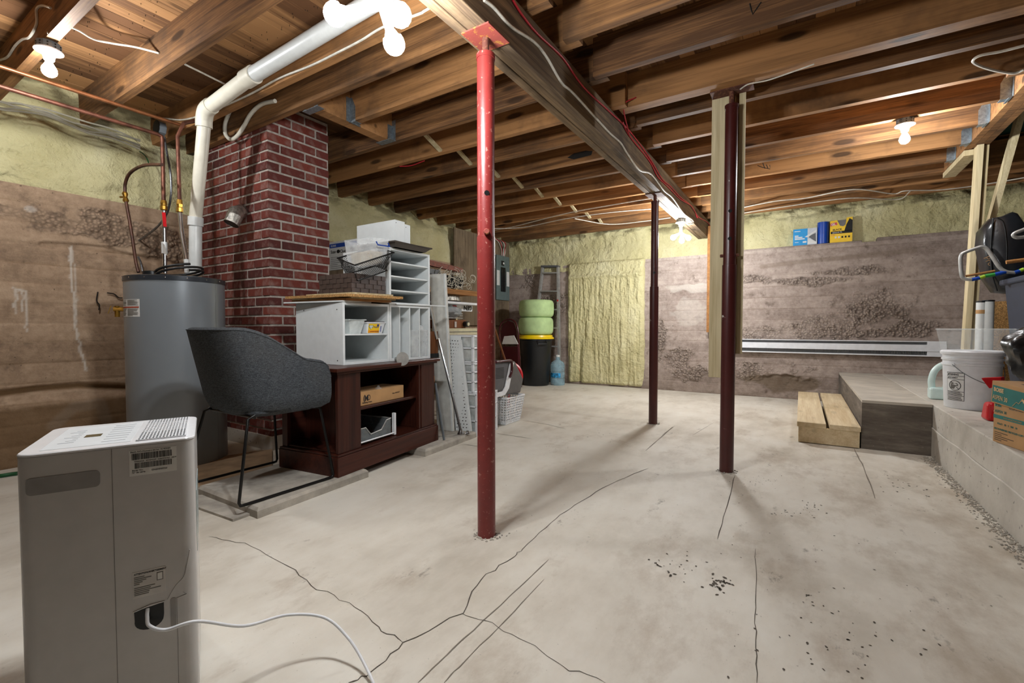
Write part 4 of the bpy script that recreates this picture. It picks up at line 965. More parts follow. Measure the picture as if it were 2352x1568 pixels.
text('VN32025  4DNM22F  22B09W761  4519', 0.005, M_INK, s1, loc2w(DW*0.63, -0.001, 0.582), XD, (0,0,1))
text('Serial No.\nN\u00b0 de s\u00e9rie', 0.0056, M_INK, s1, loc2w(DW*0.615, -0.001, 0.560), XD, (0,0,1))
text('CN2MF00223', 0.0056, M_INK, s1, loc2w(DW*0.73, -0.001, 0.556), XD, (0,0,1))
s2 = back(DW*0.60, 0.2370, DW*0.80, 0.3040, M_REC if False else plain('sticker_grey', '#c9c6c1', 0.6), 'warning_sticker', 0.0008)
text('ATTENTION/AVERTISSEMENT', 0.0062, M_INK, s2, loc2w(DW*0.61, -0.001, 0.2960), XD, (0,0,1), bold=0.02, squeeze=0.8)
mb = MB()
for i in range(11):
    z = 0.2890-i*0.0045; x1 = DW*(0.72 if i < 5 else 0.78)-random.uniform(0, 0.03)
    if i == 5: continue
    mb.box(DW*0.61, -0.0013, z, x1, -0.0006, z+0.0022)
mb.box(DW*0.745, -0.0013, 0.2710, DW*0.785, -0.0006, 0.2920)
build(mb, 'sticker_print', M_INKG, s2, world=False); build(MB().box(DW*0.75, -0.0018, 0.2730, DW*0.78, -0.0012, 0.2900), 'pictogram', M_PAPER, s2, world=False)
# cord outlet
po = [(DW*0.605, 0.2040), (DW*0.785, 0.2100), (DW*0.785, 0.1800)] + [(DW*0.695+DW*0.088*math.cos(a), 0.1740+0.024*math.sin(a)) for a in np.linspace(0, -math.pi, 12)] + [(DW*0.608, 0.1800)]
build(MB().prism([(x, -0.0006, z) for x, z in po], (0, 0.001, 0)), 'cord_outlet', M_BLACKM, t, world=False)
build(MB().tube([(DW*0.60, -0.001, 0.2040), (DW*0.66, -0.0015, 0.2085), (DW*0.70, -0.002, 0.2120), (DW*0.79, -0.001, 0.2120)], 0.0013, 6), 'outlet_lip', M_GLOSSW, t, world=False)
P = [loc2w(DW*0.685, 0.0, 0.2040), loc2w(DW*0.685, -0.012, 0.1880), loc2w(DW*0.70, -0.02, 0.1680), loc2w(DW*0.80, -0.035, 0.1540), loc2w(DW*1.0, -0.05, 0.1600)]
P += [tuple(onz(640, 1412, 0.22)+np.array((0.0,0,0)))] 
q = [np.array(P[4]), onz(560,1437,0.0930), onz(660,1412,0.0715), onz(745,1418,0.0446), onz(800,1465,0.0017), onz(840,1530,-0.0413), onz(870,1600,-0.0622), onz(900,1680,-0.0633)]
build(MB().tube(catmull([Vector(map(float, p)) for p in P[:5]] + [Vector(map(float, p)) for p in q[1:]], 8), 0.0042, 10), 'power_cord', M_WHITEP, t, autosm=60)
# moulded shoulder line beside the sticker
build(MB().tube(catmull([(DW*0.955, -0.0002, 0.3320), (DW*0.935, -0.0004, 0.2920), (DW*0.915, -0.0004, 0.2640), (DW*0.86, -0.0004, 0.2440), (DW*0.81, -0.0004, 0.2140)], 5), 0.0012, 5), 'moulded_line', M_GLOSS_SHADE, t, world=False)
# side window of the water tank on the right-hand side
build(MB().box(DW-0.0005, 0.06, 0.30, DW+0.0008, DD-0.05, 0.47), 'level_window', plain('tank_window', '#9fb3b6', 0.15, 0, 0.12, 8), t, world=False)

# bring the whole unit to its real height of 0.65 m
KS = (CAMH-0.65)/(CAMH-ZT)
for o in t.children_recursive:
    for v in o.data.vertices: v.co = (v.co.x*KS, v.co.y*KS, 0.65-(ZT-v.co.z)*KS)
t.location = (*onz(30, 1048, 0.65)[:2], 0)
# ================================================================== slabs and floor boards
def slab(label, poly, z1, mat=M_CONC, name='concrete_slab'):
    mb = MB(); n = len(poly)
    mb.add([(x, y, 0) for x, y in poly] + [(x, y, z1*0.72) for x, y in poly], [tuple(range(n))[::-1]] + [(i, (i+1) % n, n+(i+1) % n, n+i) for i in range(n)])
    c = np.mean(poly, 0); ins = [(x+(c[0]-x)/np.hypot(c[0]-x, c[1]-y)*0.016, y+(c[1]-y)/np.hypot(c[0]-x, c[1]-y)*0.016) for x, y in poly]
    mb.add([(x, y, z1*0.72) for x, y in poly] + [(x, y, z1) for x, y in ins], [(i, (i+1) % n, n+(i+1) % n, n+i) for i in range(n)] + [tuple(range(n, 2*n))])
    return solo(mb, name, mat, label, 'slab')
slab('rough concrete slab under the grey tub chair and cabinet corner', [(-2.195,1.20),(-2.235,1.905),(-2.83,1.93),(-2.79,1.20)], 0.05)
slab('narrow concrete slab under the right end of the dark cabinet', [(-2.245,2.42),(-2.285,3.08),(-2.75,3.08),(-2.70,2.40)], 0.05)
p = [onz(x, y, 0.0)[:2] for x, y in ((440,1135),(625,1090),(625,1035),(440,1062))]
solo(MB().hexa([(x, y, 0.001) for x, y in p], [(x, y, 0.014) for x, y in p]), 'floor_board', M_TAN, 'flat tan board on the floor between the heater and the chair', 'board')
p = [onz(x, y, 0.0)[:2] for x, y in ((395,1148),(535,1198),(580,1182),(470,1140))]
solo(MB().hexa([(x, y, 0.001) for x, y in p], [(x, y, 0.012) for x, y in p]), 'slate_scrap', M_CONC, 'thin pale stone scrap poking out in front of the chair slab', 'stone')

# ================================================================== tub chair
t = thing('tub_chair', 'charcoal upholstered tub chair on a black wire sled base', 'chair', (-2.55, 1.40, 0.05))
def chair_path(s):      # plan of the outer shell, s 0..1 from near arm front round the back to the far arm front
    pts = [(-2.245,1.655),(-2.240,1.54),(-2.246,1.43),(-2.272,1.32),(-2.35,1.235),(-2.55,1.205),(-2.75,1.235),(-2.828,1.32),(-2.854,1.43),(-2.86,1.54),(-2.855,1.655)]
    if not hasattr(chair_path, 'c'):
        chair_path.c = catmull([(x, y, 0) for x, y in pts], 12)
    c = chair_path.c; f = s*(len(c)-1); i = min(int(f), len(c)-2); return c[i].lerp(c[i+1], f-i)
def ztop(y):
    if y > 1.54: return 0.735 - 0.022*(y-1.54)/0.12
    t_ = (1.54-y)/(1.54-1.255); t_ = max(0, min(1, t_)); t_ = t_*t_*(3-2*t_); return 0.735 + 0.17*t_
NU, NV = 90, 18
def shell(inner):
    def f(u, v):
        p = chair_path(u); z1 = ztop(p.y); e = min(u, 1-u)
        cx, cy = -2.55, 1.42
        zb = 0.475 + (0.02 if e > 0.2 else 0.0)
        if e < 0.045: q = 1-e/0.045; z1 -= 0.075*(1-math.sqrt(max(0, 1-q*q))); zb += 0.02*q
        z = zb + (z1-zb)*v
        lean = min(1, max(0, (1.45-p.y)/0.24)); y = p.y - lean*(z-0.50)*0.24; x = p.x
        low = max(0, (0.56-z)/0.09); 
        sc = 1-0.09*low*low; bulge = 1+0.012*math.sin(math.pi*v)
        x = cx+(x-cx)*sc*bulge; y = cy+(y-cy)*(sc if y < cy else 1)
        if inner:
            th = 0.05; a = chair_path(min(1, u+0.01)); b = chair_path(max(0, u-0.01)); d = (a-b).normalized(); nn = Vector((-d.y, d.x, 0))
            if nn.dot(Vector((cx-p.x, 1.9-p.y, 0))) < 0: nn = -nn
            x += nn.x*th; y += nn.y*th
        return (x, y, z)
    return f
mb = MB(); fo, fi = shell(False), shell(True)
R = [[fo(i/NU, j/NV) for i in range(NU+1)] for j in range(NV+1)]
rim = [[tuple((np.array(fo(i/NU, 1))*(1-q)+np.array(fi(i/NU, 1))*q) + np.array((0, 0, 0.014*math.sin(math.pi*q)))) for i in range(NU+1)] for q in (0.25, 0.5, 0.75)]
R += rim + [[fi(i/NU, 1-j/NV) for i in range(NU+1)] for j in range(NV+1)]
vs = [p for r in R for p in r]; fs = []; W = NU+1
for j in range(len(R)-1):
    for i in range(NU): fs.append((j*W+i, (j+1)*W+i, (j+1)*W+i+1, j*W+i+1))
fs.append(tuple(j*W for j in range(len(R)))[::-1]); fs.append(tuple(j*W+NU for j in range(len(R))))
mb.add(vs, fs)
build(mb, 'shell', M_FABRIC, t, autosm=50)
# underside pan and cushion
mb = MB(); n = 40; ring = [fo(i/n, 0.02) for i in range(n+1)]
mb.add(ring + [( -2.55+(x+2.55)*0.7, 1.40+(y-1.40)*0.7, 0.455) for x, y, z in ring], [(i, i+1, n+2+i, n+1+i) for i in range(n)] + [tuple(range(n+1, 2*n+2))] + [(0, n+1, 2*n+1, n)])
build(mb, 'seat_pan', M_FABRIC, t, autosm=60)
build(rprism(MB(), (-2.80, 1.25, -2.30, 1.66), 0.48, 0.585, 0.07, 0.025), 'seat_cushion', M_FABRIC, t, autosm=60)
mb = MB(); mb.tube([Vector(fo(i/60, 1))+Vector((0,0,0.001)) for i in range(61)], 0.0028, 6); build(mb, 'piping', M_FABRIC, t)
for X, Xt in ((-2.272, -2.33), (-2.835, -2.77)):
    pts = [(Xt, 1.62, 0.47), (Xt+(X-Xt)*0.2, 1.635, 0.455), (X, 1.682, 0.075), (X, 1.676, 0.060), (X, 1.66, 0.0585), (X, 1.18, 0.0585), (X, 1.162, 0.060), (X, 1.155, 0.075), (Xt, 1.235, 0.46), (Xt, 1.27, 0.475)]
    build(MB().tube(pts, 0.0075, 8), 'sled_leg', M_BLACKM, t, autosm=60)
for yy_ in (1.27, 1.62): build(MB().tube([(-2.33, yy_, 0.462), (-2.77, yy_, 0.462)], 0.007, 8), 'cross_rail', M_BLACKM, t)

# ================================================================== dark media cabinet
P0 = onz(777, 1098, 0.05); P1 = onz(1007, 1010, 0.05); u = (P1-P0)[:2]; CW = float(np.linalg.norm(u)); crz = math.atan2(u[1], u[0])
t = thing('media_cabinet', 'dark cherry open media cabinet carrying the white cubbies', 'cabinet', (P0[0], P0[1], 0.05), crz)
CD, CHT = 0.50, 0.632
def cb(x0, y0, z0, x1, y1, z1, name, mat=M_CABX, bev=0.003): return build(MB().box(x0, y0, z0, x1, y1, z1), name, mat, t, world=False, bevel=bev)
cb(0, 0, 0, CW, CD, 0.115, 'plinth'); cb(0.006, 0.006, 0.115, CW-0.006, CD, 0.128, 'base_moulding')
cb(-0.012, -0.012, CHT-0.022, CW+0.012, CD, CHT, 'top'); cb(0.004, 0.004, CHT-0.036, CW-0.004, CD, CHT-0.022, 'top_moulding')
cb(0.022, 0.02, 0.128, 0.205, 0.042, CHT-0.036, 'front_panel', M_CAB); cb(CW-0.185, 0.02, 0.128, CW-0.022, 0.042, CHT-0.036, 'front_panel', M_CAB)
cb(0.196, 0.042, 0.128, 0.214, CD-0.01, CHT-0.036, 'divider', M_CAB); cb(CW-0.194, 0.042, 0.128, CW-0.176, CD-0.01, CHT-0.036, 'divider', M_CAB)
cb(0.022, CD-0.05, 0.128, 0.05, CD-0.005, CHT-0.036, 'rear_stile', M_CAB); cb(CW-0.05, CD-0.05, 0.128, CW-0.022, CD-0.005, CHT-0.036, 'rear_stile', M_CAB)
cb(0.05, CD-0.014, 0.128, CW-0.05, CD-0.006, CHT-0.036, 'back_panel', M_CABX)
cb(0.214, 0.05, 0.352, CW-0.194, CD-0.02, 0.370, 'shelf'); cb(0.03, 0.05, 0.128, 0.196, CD-0.02, 0.14, 'side_shelf')
cb(CW-0.212, 0.022, 0.128, CW-0.194, 0.05, CHT-0.036, 'inner_stile', M_CAB)
def cabw(x, y, z): c, s = math.cos(crz), math.sin(crz); return Vector((P0[0]+c*x-s*y, P0[1]+s*x+c*y, 0.05+z))
UX = (math.cos(crz), math.sin(crz), 0)
# shipping carton on the middle shelf
bo = cabw(0.235, 0.07, 0.371)
t = thing('carton', 'long slim cardboard carton with a round black emblem on the cabinet shelf', 'box', bo, crz)
build(MB().box(0, 0, 0, 0.44, 0.19, 0.088), 'carton_body', M_CARD, t, world=False, bevel=0.002)
build(MB().box(0.0, 0.004, 0.0005, -0.001, 0.05, 0.06), 'side_label', M_PAPER, t, world=False)
c_, s_ = math.cos(crz), math.sin(crz)
def bw(x, z, d=-0.0007): return (bo.x+c_*x-s_*d, bo.y+s_*x+c_*d, bo.z+z)
text('M', 0.05, M_INK, t, bw(0.055, 0.028), UX, (0,0,1), bold=0.03, squeeze=0.8, name='emblem_letter')
text('D', 0.05, M_INK, t, bw(0.082, 0.030), UX, (0,0,1), bold=0.0, squeeze=0.7, name='emblem_letter')
text('(', 0.055, M_INK, t, bw(0.042, 0.030), UX, (0,0,1), bold=0.01, name='emblem_letter')
text('Mounting Dream', 0.0125, M_INK, t, bw(0.035, 0.014), UX, (0,0,1), bold=0.01)
text('Item: MD2377', 0.013, M_INK, t, bw(0.32, 0.040), UX, (0,0,1), bold=0.01)
t = solo(MB().lathe([(0.022, 0), (0.02, 0.006), (0.008, 0.012), (0.008, 0.02), (0.0, 0.022)], (*(cabw(0.44, 0.09, 0.4595))[:],), 16), 'suction_cup', M_CLEAR, 'small clear suction hook lying on the slim carton', 'hook', autosm=40)
# mesh drawer basket on the cabinet floor
t = thing('mesh_basket', 'silver mesh pull-out basket on the cabinet floor', 'basket', cabw(0.215, 0.05, 0.1285), crz)
W, D, H = 0.30, 0.34, 0.125
build(MB().tube([(0.0,0,H-0.02),(0.06,0,H-0.02),(0.105,0,H-0.07),(0.205,0,H-0.06),(0.255,0,H-0.005),(W,0,H),(W,D,H),(0,D,H)], 0.004, 6, closed=True), 'rim', M_ALU, t, world=False)
build(MB().tube([(0.0,-0.006,0.02),(W+0.03,-0.006,0.02)], 0.005, 6).box(W+0.022, -0.012, 0.006, W+0.038, 0.01, 0.155), 'runner', M_WHITEP, t, world=False)
M_MESH = clear('silver_mesh', '#747a7c', 0.45, 0.5)
mb = MB(); mb.prism([(0,0,0.01),(W,0,0.01),(W,0,H),(0.255,0,H-0.005),(0.205,0,H-0.06),(0.105,0,H-0.07),(0.06,0,H-0.02),(0,0,H-0.02)], (0,0.001,0)); mb.box(0,D-0.001,0.01,W,D,H).box(0,0,0.01,0.001,D,H).box(W-0.001,0,0.01,W,D,H).box(0,0,0.01,W,D,0.012)
build(mb, 'mesh_sides', M_MESH, t, world=False)

# ---- white cubby units on the cabinet
XF = -2.405; XB = -2.89; ZC = 0.6825; PT = 0.016
def panelbox(mb, x0, y0, z0, x1, y1, z1): return mb.box(x0, y0, z0, x1, y1, z1)
def unit(label, y0, y1, z0, z1, shelves=(), dividers=(), back=True, x1=XF, x0=XB):
    t = thing('white_cubby', label, 'shelf unit', ((x0+x1)/2, (y0+y1)/2, z0), group='white cubby units on the dark cabinet')
    B = lambda n, *a: build(MB().box(*a), n, M_WHITE, t, bevel=0.001, seg=1)
    B('side_panel', x0, y0, z0, x1, y0+PT, z1); B('side_panel', x0, y1-PT, z0, x1, y1, z1)
    B('top_panel', x0, y0+PT, z1-PT, x1, y1-PT, z1); B('bottom_panel', x0, y0+PT, z0, x1, y1-PT, z0+PT)
    if back: B('back_panel', x0, y0+PT, z0+PT, x0+0.004, y1-PT, z1-PT)
    for z in shelves: B('shelf', x0+0.01, y0+PT, z-0.005, x1-0.004, y1-PT, z+0.005)
    for y in dividers: B('divider', x0+0.01, y-0.004, z0+PT, x1-0.004, y+0.004, z1-PT)
    return t
ua = unit('white cubby with one shelf and margarine tub on the dark cabinet', 1.862, 2.243, ZC, 1.076, shelves=(0.872,))
ub = unit('white cubby with upright dividers on the dark cabinet', 2.246, 2.655, ZC, 1.076, dividers=(2.345, 2.445, 2.545))
uc = unit('white cubby with close horizontal shelves on the upper tier', 2.246, 2.655, 1.0775, 1.470, shelves=(1.176, 1.274, 1.372))
mb = MB()
for z in (0.71, 1.03):
    for x in (-2.46, -2.80): mb.lathe([(0.004, 0), (0.004, 0.0012)], (0,0,0), 8, Matrix.Translation((x, 1.862, z)) @ Matrix.Rotation(math.pi/2, 4, 'X'))
build(mb, 'peg_holes', M_INK, ua)
build(MB().box(XB+0.0045, 1.90, 0.775, XB+0.006, 2.22, 0.782), 'back_slot', M_OAK, ua)
# things in the cubbies
t = thing('food_tub', 'empty frosted plastic tub on the cubby shelf', 'tub', (-2.50, 1.975, 0.8775))
build(MB().add([(-2.55,1.94,0.8775),(-2.44,1.94,0.8775),(-2.44,2.025,0.8775),(-2.55,2.025,0.8775),(-2.575,1.92,0.965),(-2.42,1.92,0.965),(-2.42,2.045,0.965),(-2.575,2.045,0.965)], [(0,3,2,1),(0,1,5,4),(1,2,6,5),(2,3,7,6),(3,0,4,7)]), 'tub_wall', M_FROST, t)
build(MB().tube([(-2.58,1.915,0.967),(-2.415,1.915,0.967),(-2.415,2.05,0.967),(-2.58,2.05,0.967)], 0.004, 6, closed=True), 'rim', M_FROST, t)
t = thing('margarine_tub', 'yellow and white margarine tub on the cubby shelf', 'tub', (-2.50, 2.145, 0.8775))
build(MB().hexa([(-2.57,2.075,0.8775),(-2.435,2.075,0.8775),(-2.435,2.205,0.8775),(-2.57,2.205,0.8775)], [(-2.585,2.060,0.952),(-2.42,2.060,0.952),(-2.42,2.221,0.952),(-2.585,2.221,0.952)]), 'tub_wall', M_WHITEP, t, bevel=0.004)
build(MB().box(-2.59, 2.056, 0.945, -2.416, 2.225, 0.953), 'rim', M_WHITEP, t, bevel=0.003)
build(MB().box(-2.58, 2.066, 0.953, -2.426, 2.218, 0.957), 'dark_lid', plain('lid_brown', '#3a1518', 0.4), t)
sl = Vector((0.015, 0, 0.0745)).normalized(); o0 = Vector((-2.4347, 2.078, 0.8775))
lb = build(plate(MB(), o0, (0,1,0), sl, 0.002, 0.004, 0.095, 0.066, 0.0008), 'yellow_label', M_GLAD, t)
build(plate(MB(), o0, (0,1,0), sl, 0.004, 0.006, 0.093, 0.022, 0.0012), 'orange_band', plain('label_orange', '#e8920c', 0.5), lb)
hp = [(0.022+0.014*math.sin(a)**3*1.05, 0.045+0.0135*(0.8125*math.cos(a)-0.3125*math.cos(2*a)-0.125*math.cos(3*a)-0.0625*math.cos(4*a))) for a in np.linspace(0, 2*math.pi, 24)[:-1]]
yy = Vector((0,1,0)); nn = yy.cross(sl)
for s_, m_, e_ in ((1.25, 'heart_green', 0.0012), (1.0, 'heart_white', 0.0018)):
    mm = MATS.get(m_) or plain(m_, '#14603a' if 'green' in m_ else '#eef0ea', 0.5)
    build(MB().prism([o0+yy*(0.022+(a-0.022)*s_)+sl*(0.045+(b-0.045)*s_)+nn*0.0006 for a, b in hp][::-1], nn*e_), 'heart_logo', mm, lb)
text('becel', 0.0115, M_INK if False else plain('logo_blue', '#1c3f7a', 0.5), lb, o0+yy*0.010+sl*0.042+nn*0.0022, yy, sl, bold=0.015)
text('Original', 0.014, MATS['logo_blue'], lb, o0+yy*0.043+sl*0.040+nn*0.0014, yy, sl)
text('L\'INGR\u00c9DIENT MARGARINE', 0.0062, M_INK, lb, o0+yy*0.018+sl*0.011+nn*0.0016, yy, sl)
build(plate(MB(), o0, yy, sl, 0.072, 0.048, 0.088, 0.063, 0.0013), 'blue_square', plain('label_blue', '#20357f', 0.5), lb)
mb = MB()
for i in range(10): plate(mb, o0, yy, sl, 0.103, 0.012+i*0.004, 0.113, 0.014+i*0.004, 0.0008)
build(mb, 'barcode', plain('code_blue', '#4a58a5', 0.6), t)
t = thing('glass_pitcher', 'clear square glass jar standing in the cubby with dividers', 'jar', (-2.43, 2.58, ZC+PT))
build(MB().hexa([(-2.50,2.465,ZC+PT),(-2.412,2.465,ZC+PT),(-2.412,2.535,ZC+PT),(-2.50,2.535,ZC+PT)], [(-2.515,2.453,0.90),(-2.408,2.453,0.90),(-2.408,2.54,0.90),(-2.515,2.54,0.90)]), 'jar_wall', M_CLEAR2, t, bevel=0.006)
build(MB().hexa([(-2.50,2.553,ZC+PT),(-2.412,2.553,ZC+PT),(-2.412,2.625,ZC+PT),(-2.50,2.625,ZC+PT)], [(-2.515,2.55,0.90),(-2.408,2.55,0.90),(-2.408,2.636,0.90),(-2.515,2.636,0.90)]), 'second_jar', M_CLEAR2, t, bevel=0.006)
build(MB().lathe([(0.025, 0.90), (0.025, 0.925), (0.012, 0.935)], (-2.43, 2.57, 0), 14), 'stopper', M_CLEAR2, t, autosm=40)
# chrome cone lamp end poking out over the cabinet edge
t = thing('chrome_horn', 'small silver cone with a dark centre on the cabinet edge', 'lamp part', (-2.33, 2.36, ZC))
n = Vector((0.93, -0.30, 0.05)).normalized(); p = Vector(onx(923, 824, -2.305)); M = Matrix.Translation(p) @ n.to_track_quat('Z', 'Y').to_matrix().to_4x4()
build(MB().lathe([(0.046, 0.012), (0.047, 0.010), (0.012, -0.014), (0.010, -0.016)], (0,0,0), 28, M), 'cone', M_ALU, t, autosm=40)
build(MB().lathe([(0.012, -0.012), (0.010, -0.004), (0.0, -0.004)], (0,0,0), 16, M), 'centre', M_BLACKM, t)
build(MB().tube([p-n*0.016, p-n*0.09], 0.013, 12), 'stem', M_ALU, t, autosm=40)

# ---- boards lying on the cubby
def board(label, pts, z0, z1, mat): 
    return solo(MB().hexa([(x, y, z0) for x, y in pts], [(x, y, z1) for x, y in pts]), 'loose_board', mat, label, 'board')
board('white-faced board at the bottom of the loose stack', [(-2.93,1.80),(-2.40,1.86),(-2.42,2.10),(-2.92,2.15)], 1.0775, 1.086, M_WHITE)
board('thin brown hardboard sheet in the loose stack', [(-2.90,1.84),(-2.385,1.87),(-2.36,2.22),(-2.90,2.235)], 1.0865, 1.100, M_MDF)
board('thin bent panel edge above the hardboard sheet', [(-2.88,1.83),(-2.37,1.90),(-2.335,2.235),(-2.89,2.235)], 1.101, 1.107, M_STUD)
board('speckled chipboard sheet near the top of the loose stack', [(-2.91,1.80),(-2.34,1.85),(-2.27,2.24),(-2.89,2.24)], 1.1075, 1.124, M_PART)
board('pale timber offcut on top of the loose board stack', [(-2.80,1.88),(-2.36,1.90),(-2.32,2.20),(-2.78,2.235)], 1.1245, 1.137, M_STUD)

# ---- woven basket, wire basket, clear bin
t = thing('woven_basket', 'dark brown woven strap basket on the loose boards', 'basket', (-2.58, 2.07, 1.138))
bx0, bx1, by0, by1, bz0, bz1 = -2.72, -2.40, 1.925, 2.205, 1.138, 1.262
build(MB().box(bx0+0.006, by0+0.006, bz0, bx1-0.006, by1-0.006, bz0+0.008).box(bx0+0.004, by0+0.004, bz0, bx0+0.010, by1-0.004, bz1-0.004).box(bx1-0.010, by0+0.004, bz0, bx1-0.004, by1-0.004, bz1-0.004).box(bx0+0.004, by0+0.004, bz0, bx1-0.004, by0+0.010, bz1-0.004).box(bx0+0.004, by1-0.010, bz0, bx1-0.004, by1-0.004, bz1-0.004), 'liner', M_WEAVE, t)
sp = 0.0345
def straps(axis):
    n = int(round(((bx1-bx0) if axis == 'x' else (by1-by0))/sp)); m_ = int(round((bz1-bz0)/sp))
    L = (bx1-bx0) if axis == 'x' else (by1-by0)
    for i in range(n):
        for j in range(m_):
            a = (bx0 if axis == 'x' else by0)+i*L/n; z = bz0+j*(bz1-bz0)/m_; d = 0.0045 if (i+j) % 2 == 0 else 0.001
            g = 0.0008; h = L/n
            if axis == 'x': build(MB().box(a+g, by0-d, z+g, a+h-g, by0+0.006, z+(bz1-bz0)/m_-g), 'strap', M_WEAVE, t)
            else: build(MB().box(bx1-0.006, a+g, z+g, bx1+d, a+h-g, z+(bz1-bz0)/m_-g), 'strap', M_WEAVE, t)
straps('x'); straps('y')
t = thing('wire_basket', 'black mesh wire basket tilted in the woven basket', 'basket', (-2.57, 2.05, 1.262))
r0 = [Vector(p) for p in ((-2.77,1.925,1.305),(-2.345,1.945,1.395),(-2.335,2.215,1.375),(-2.75,2.24,1.30))]
px = [onx(x, y, X) for x, y, X in ((775,593,-2.60),(868,566,-2.47),(905,580,-2.33),(815,609,-2.355))]
r0 = [Vector(p) for p in px]; cen = sum(r0, Vector())/4
r1 = [cen + (p-cen)*0.74 + Vector((0, 0, -0.115)) for p in r0]
build(MB().tube(r0, 0.0055, 8, closed=True), 'top_rim', M_BLACKM, t)
build(MB().tube(r1, 0.004, 8, closed=True), 'base_rim', M_BLACKM, t)
for i in range(4):
    a0, a1, b0, b1 = r0[i], r0[(i+1) % 4], r1[i], r1[(i+1) % 4]; mb = MB(); n = 20
    for k in range(-8, n):
        for s in (1, -1):
            P = []
            for q in (0, 0.5, 1):
                f = (k+q*8)/n if s == 1 else (k+8-q*8)/n
                if 0 <= f <= 1: P.append(a0.lerp(a1, f).lerp(b0.lerp(b1, f), q))
            if len(P) >= 2: mb.tube(P, 0.0012, 3, cap=False)
    build(mb, 'mesh_side', M_BLACKM, t)
mb = MB(); mb.add(r1, [(0,1,2,3)]); build(mb, 'mesh_base', M_SHEET, t)
h = (r0[1]+r0[2])/2; d = (r0[2]-r0[1]).normalized()
build(MB().tube([h-d*0.05, h-d*0.04+Vector((0.005,0,-0.04)), h+Vector((0.006,0,-0.055)), h+d*0.04+Vector((0.005,0,-0.04)), h+d*0.05], 0.002, 6), 'handle_loop', M_BLACKM, t)
t = thing('clear_bin', 'clear plastic bin with blue clip sitting in the wire basket', 'bin', (-2.60, 2.10, 1.30))
c = [Vector(p) for p in (onx(791,553,-2.57), onx(853,544,-2.48), onx(893,549,-2.375), onx(827,560,-2.42))]
cc = sum(c, Vector())/4; lo = [cc+(p-cc)*0.84+Vector((0,0,-0.16)) for p in c]
build(MB().add(lo+c, [(0,3,2,1),(0,1,5,4),(1,2,6,5),(2,3,7,6),(3,0,4,7)]), 'bin_wall', M_CLEAR2, t)
build(MB().tube(c, 0.004, 6, closed=True), 'rim', M_CLEAR, t)
a, b = c[2].lerp(c[3], 0.1), c[2].lerp(c[1], 0.8)
q0 = [Vector(onx(x, y, -2.36)) for x, y in ((864,554),(868,562),(895,566),(891,558))]
build(MB().tube(q0, 0.0045, 6), 'blue_clip', M_BLUER, t)
lc = sum(lo, Vector())/4
solo(MB().hexa([lc+(p-lc)*0.8+Vector((0,0,.006)) for p in lo], [lc+(p-lc)*0.85+Vector((0,0,.075)) for p in lo]), 'paper_pack', plain('paper_tan', '#c9bda6', 0.8), 'cream wrapped bundle lying in the mesh wire basket', 'bundle')

# ---- brown tray and white boxes on the upper cubby
t = thing('serving_tray', 'shallow dark brown tray on top of the tall white cubby', 'tray', (-2.55, 2.42, 1.4705))
ty0, ty1, tx0, tx1 = 2.235, 2.60, -2.82, -2.335
build(MB().add([(tx0+.03,ty0+.03,1.4705),(tx1-.035,ty0+.03,1.4705),(tx1-.035,ty1-.035,1.4705),(tx0+.03,ty1-.035,1.4705),(tx0,ty0,1.502),(tx1,ty0,1.502),(tx1,ty1,1.502),(tx0,ty1,1.502)], [(0,3,2,1),(0,1,5,4),(1,2,6,5),(2,3,7,6),(3,0,4,7),(0,1,2,3)]), 'tray_body', M_BROWNT, t)
build(MB().tube([(tx0,ty0,1.502),(tx1,ty0,1.502),(tx1,ty1,1.502),(tx0,ty1,1.502)], 0.006, 6, closed=True), 'rim', M_BROWNT, t)
def wbox(label, x0, y0, x1, y1, z0, z1):
    t = thing('white_box', label, 'box', ((x0+x1)/2, (y0+y1)/2, z0), group='white boxes on the tray')
    build(MB().box(x0, y0, z0, x1, y1, z1), 'carcass', M_WHITE, t, bevel=0.0015)
    mb = MB()
    for z in (z0+0.02, z1-0.02): mb.lathe([(0.003, 0), (0.003, 0.0012)], (0,0,0), 8, Matrix.Translation((x1-0.0003, y0+0.012, z)) @ Matrix.Rotation(math.pi/2, 4, 'Y'))
    build(mb, 'peg_holes', M_INK, t)
wbox('larger white melamine box standing on the brown tray', -2.80, 2.30, -2.405, 2.395, 1.4715, 1.668)
wbox('second white melamine box behind the first on the tray', -2.80, 2.40, -2.41, 2.455, 1.4715, 1.655)

# ================================================================== storage along the left wall
# plywood backing board for the panel
t = thing('plywood_board', 'dark weathered plywood sheet on the left wall beside the grey breaker box', 'board', (XL+0.12, 5.85, 1.0))
build(MB().box(XL+0.055, 5.30, 0.95, XL+0.075, 6.80, 2.38), 'sheet', M_PLY, t)
# electrical panel
XP = -4.30
t = thing('breaker_box', 'grey electrical breaker box with open cover on the left wall', 'breaker box', (XP-0.03, 6.57, 1.38))
build(MB().box(XL+0.077, 6.372, 1.382, XP-0.004, 6.765, 2.122), 'cabinet', M_BLACKM if False else plain('panel_side', '#2e3335', 0.5), t)
build(MB().box(XP-0.004, 6.366, 1.378, XP, 6.771, 2.126), 'cover', plain('panel_grey2', '#6c7c7b', 0.45, 0.2), t, bevel=0.002)
b0 = build(MB().box(XP, 6.50, 1.52, XP+0.003, 6.64, 1.93), 'breaker_well', M_BLACKM, t)
for j in range(2):
    for i in range(14):
        y = 6.502+j*0.072; z = 1.53+i*0.0265
        build(MB().box(XP+0.003, y, z, XP+0.012, y+0.062, z+0.021), 'breaker', M_BLACKP, b0)
build(MB().box(XP, 6.515, 1.96, XP+0.004, 6.60, 2.04), 'main_breaker', M_BLACKP, t)
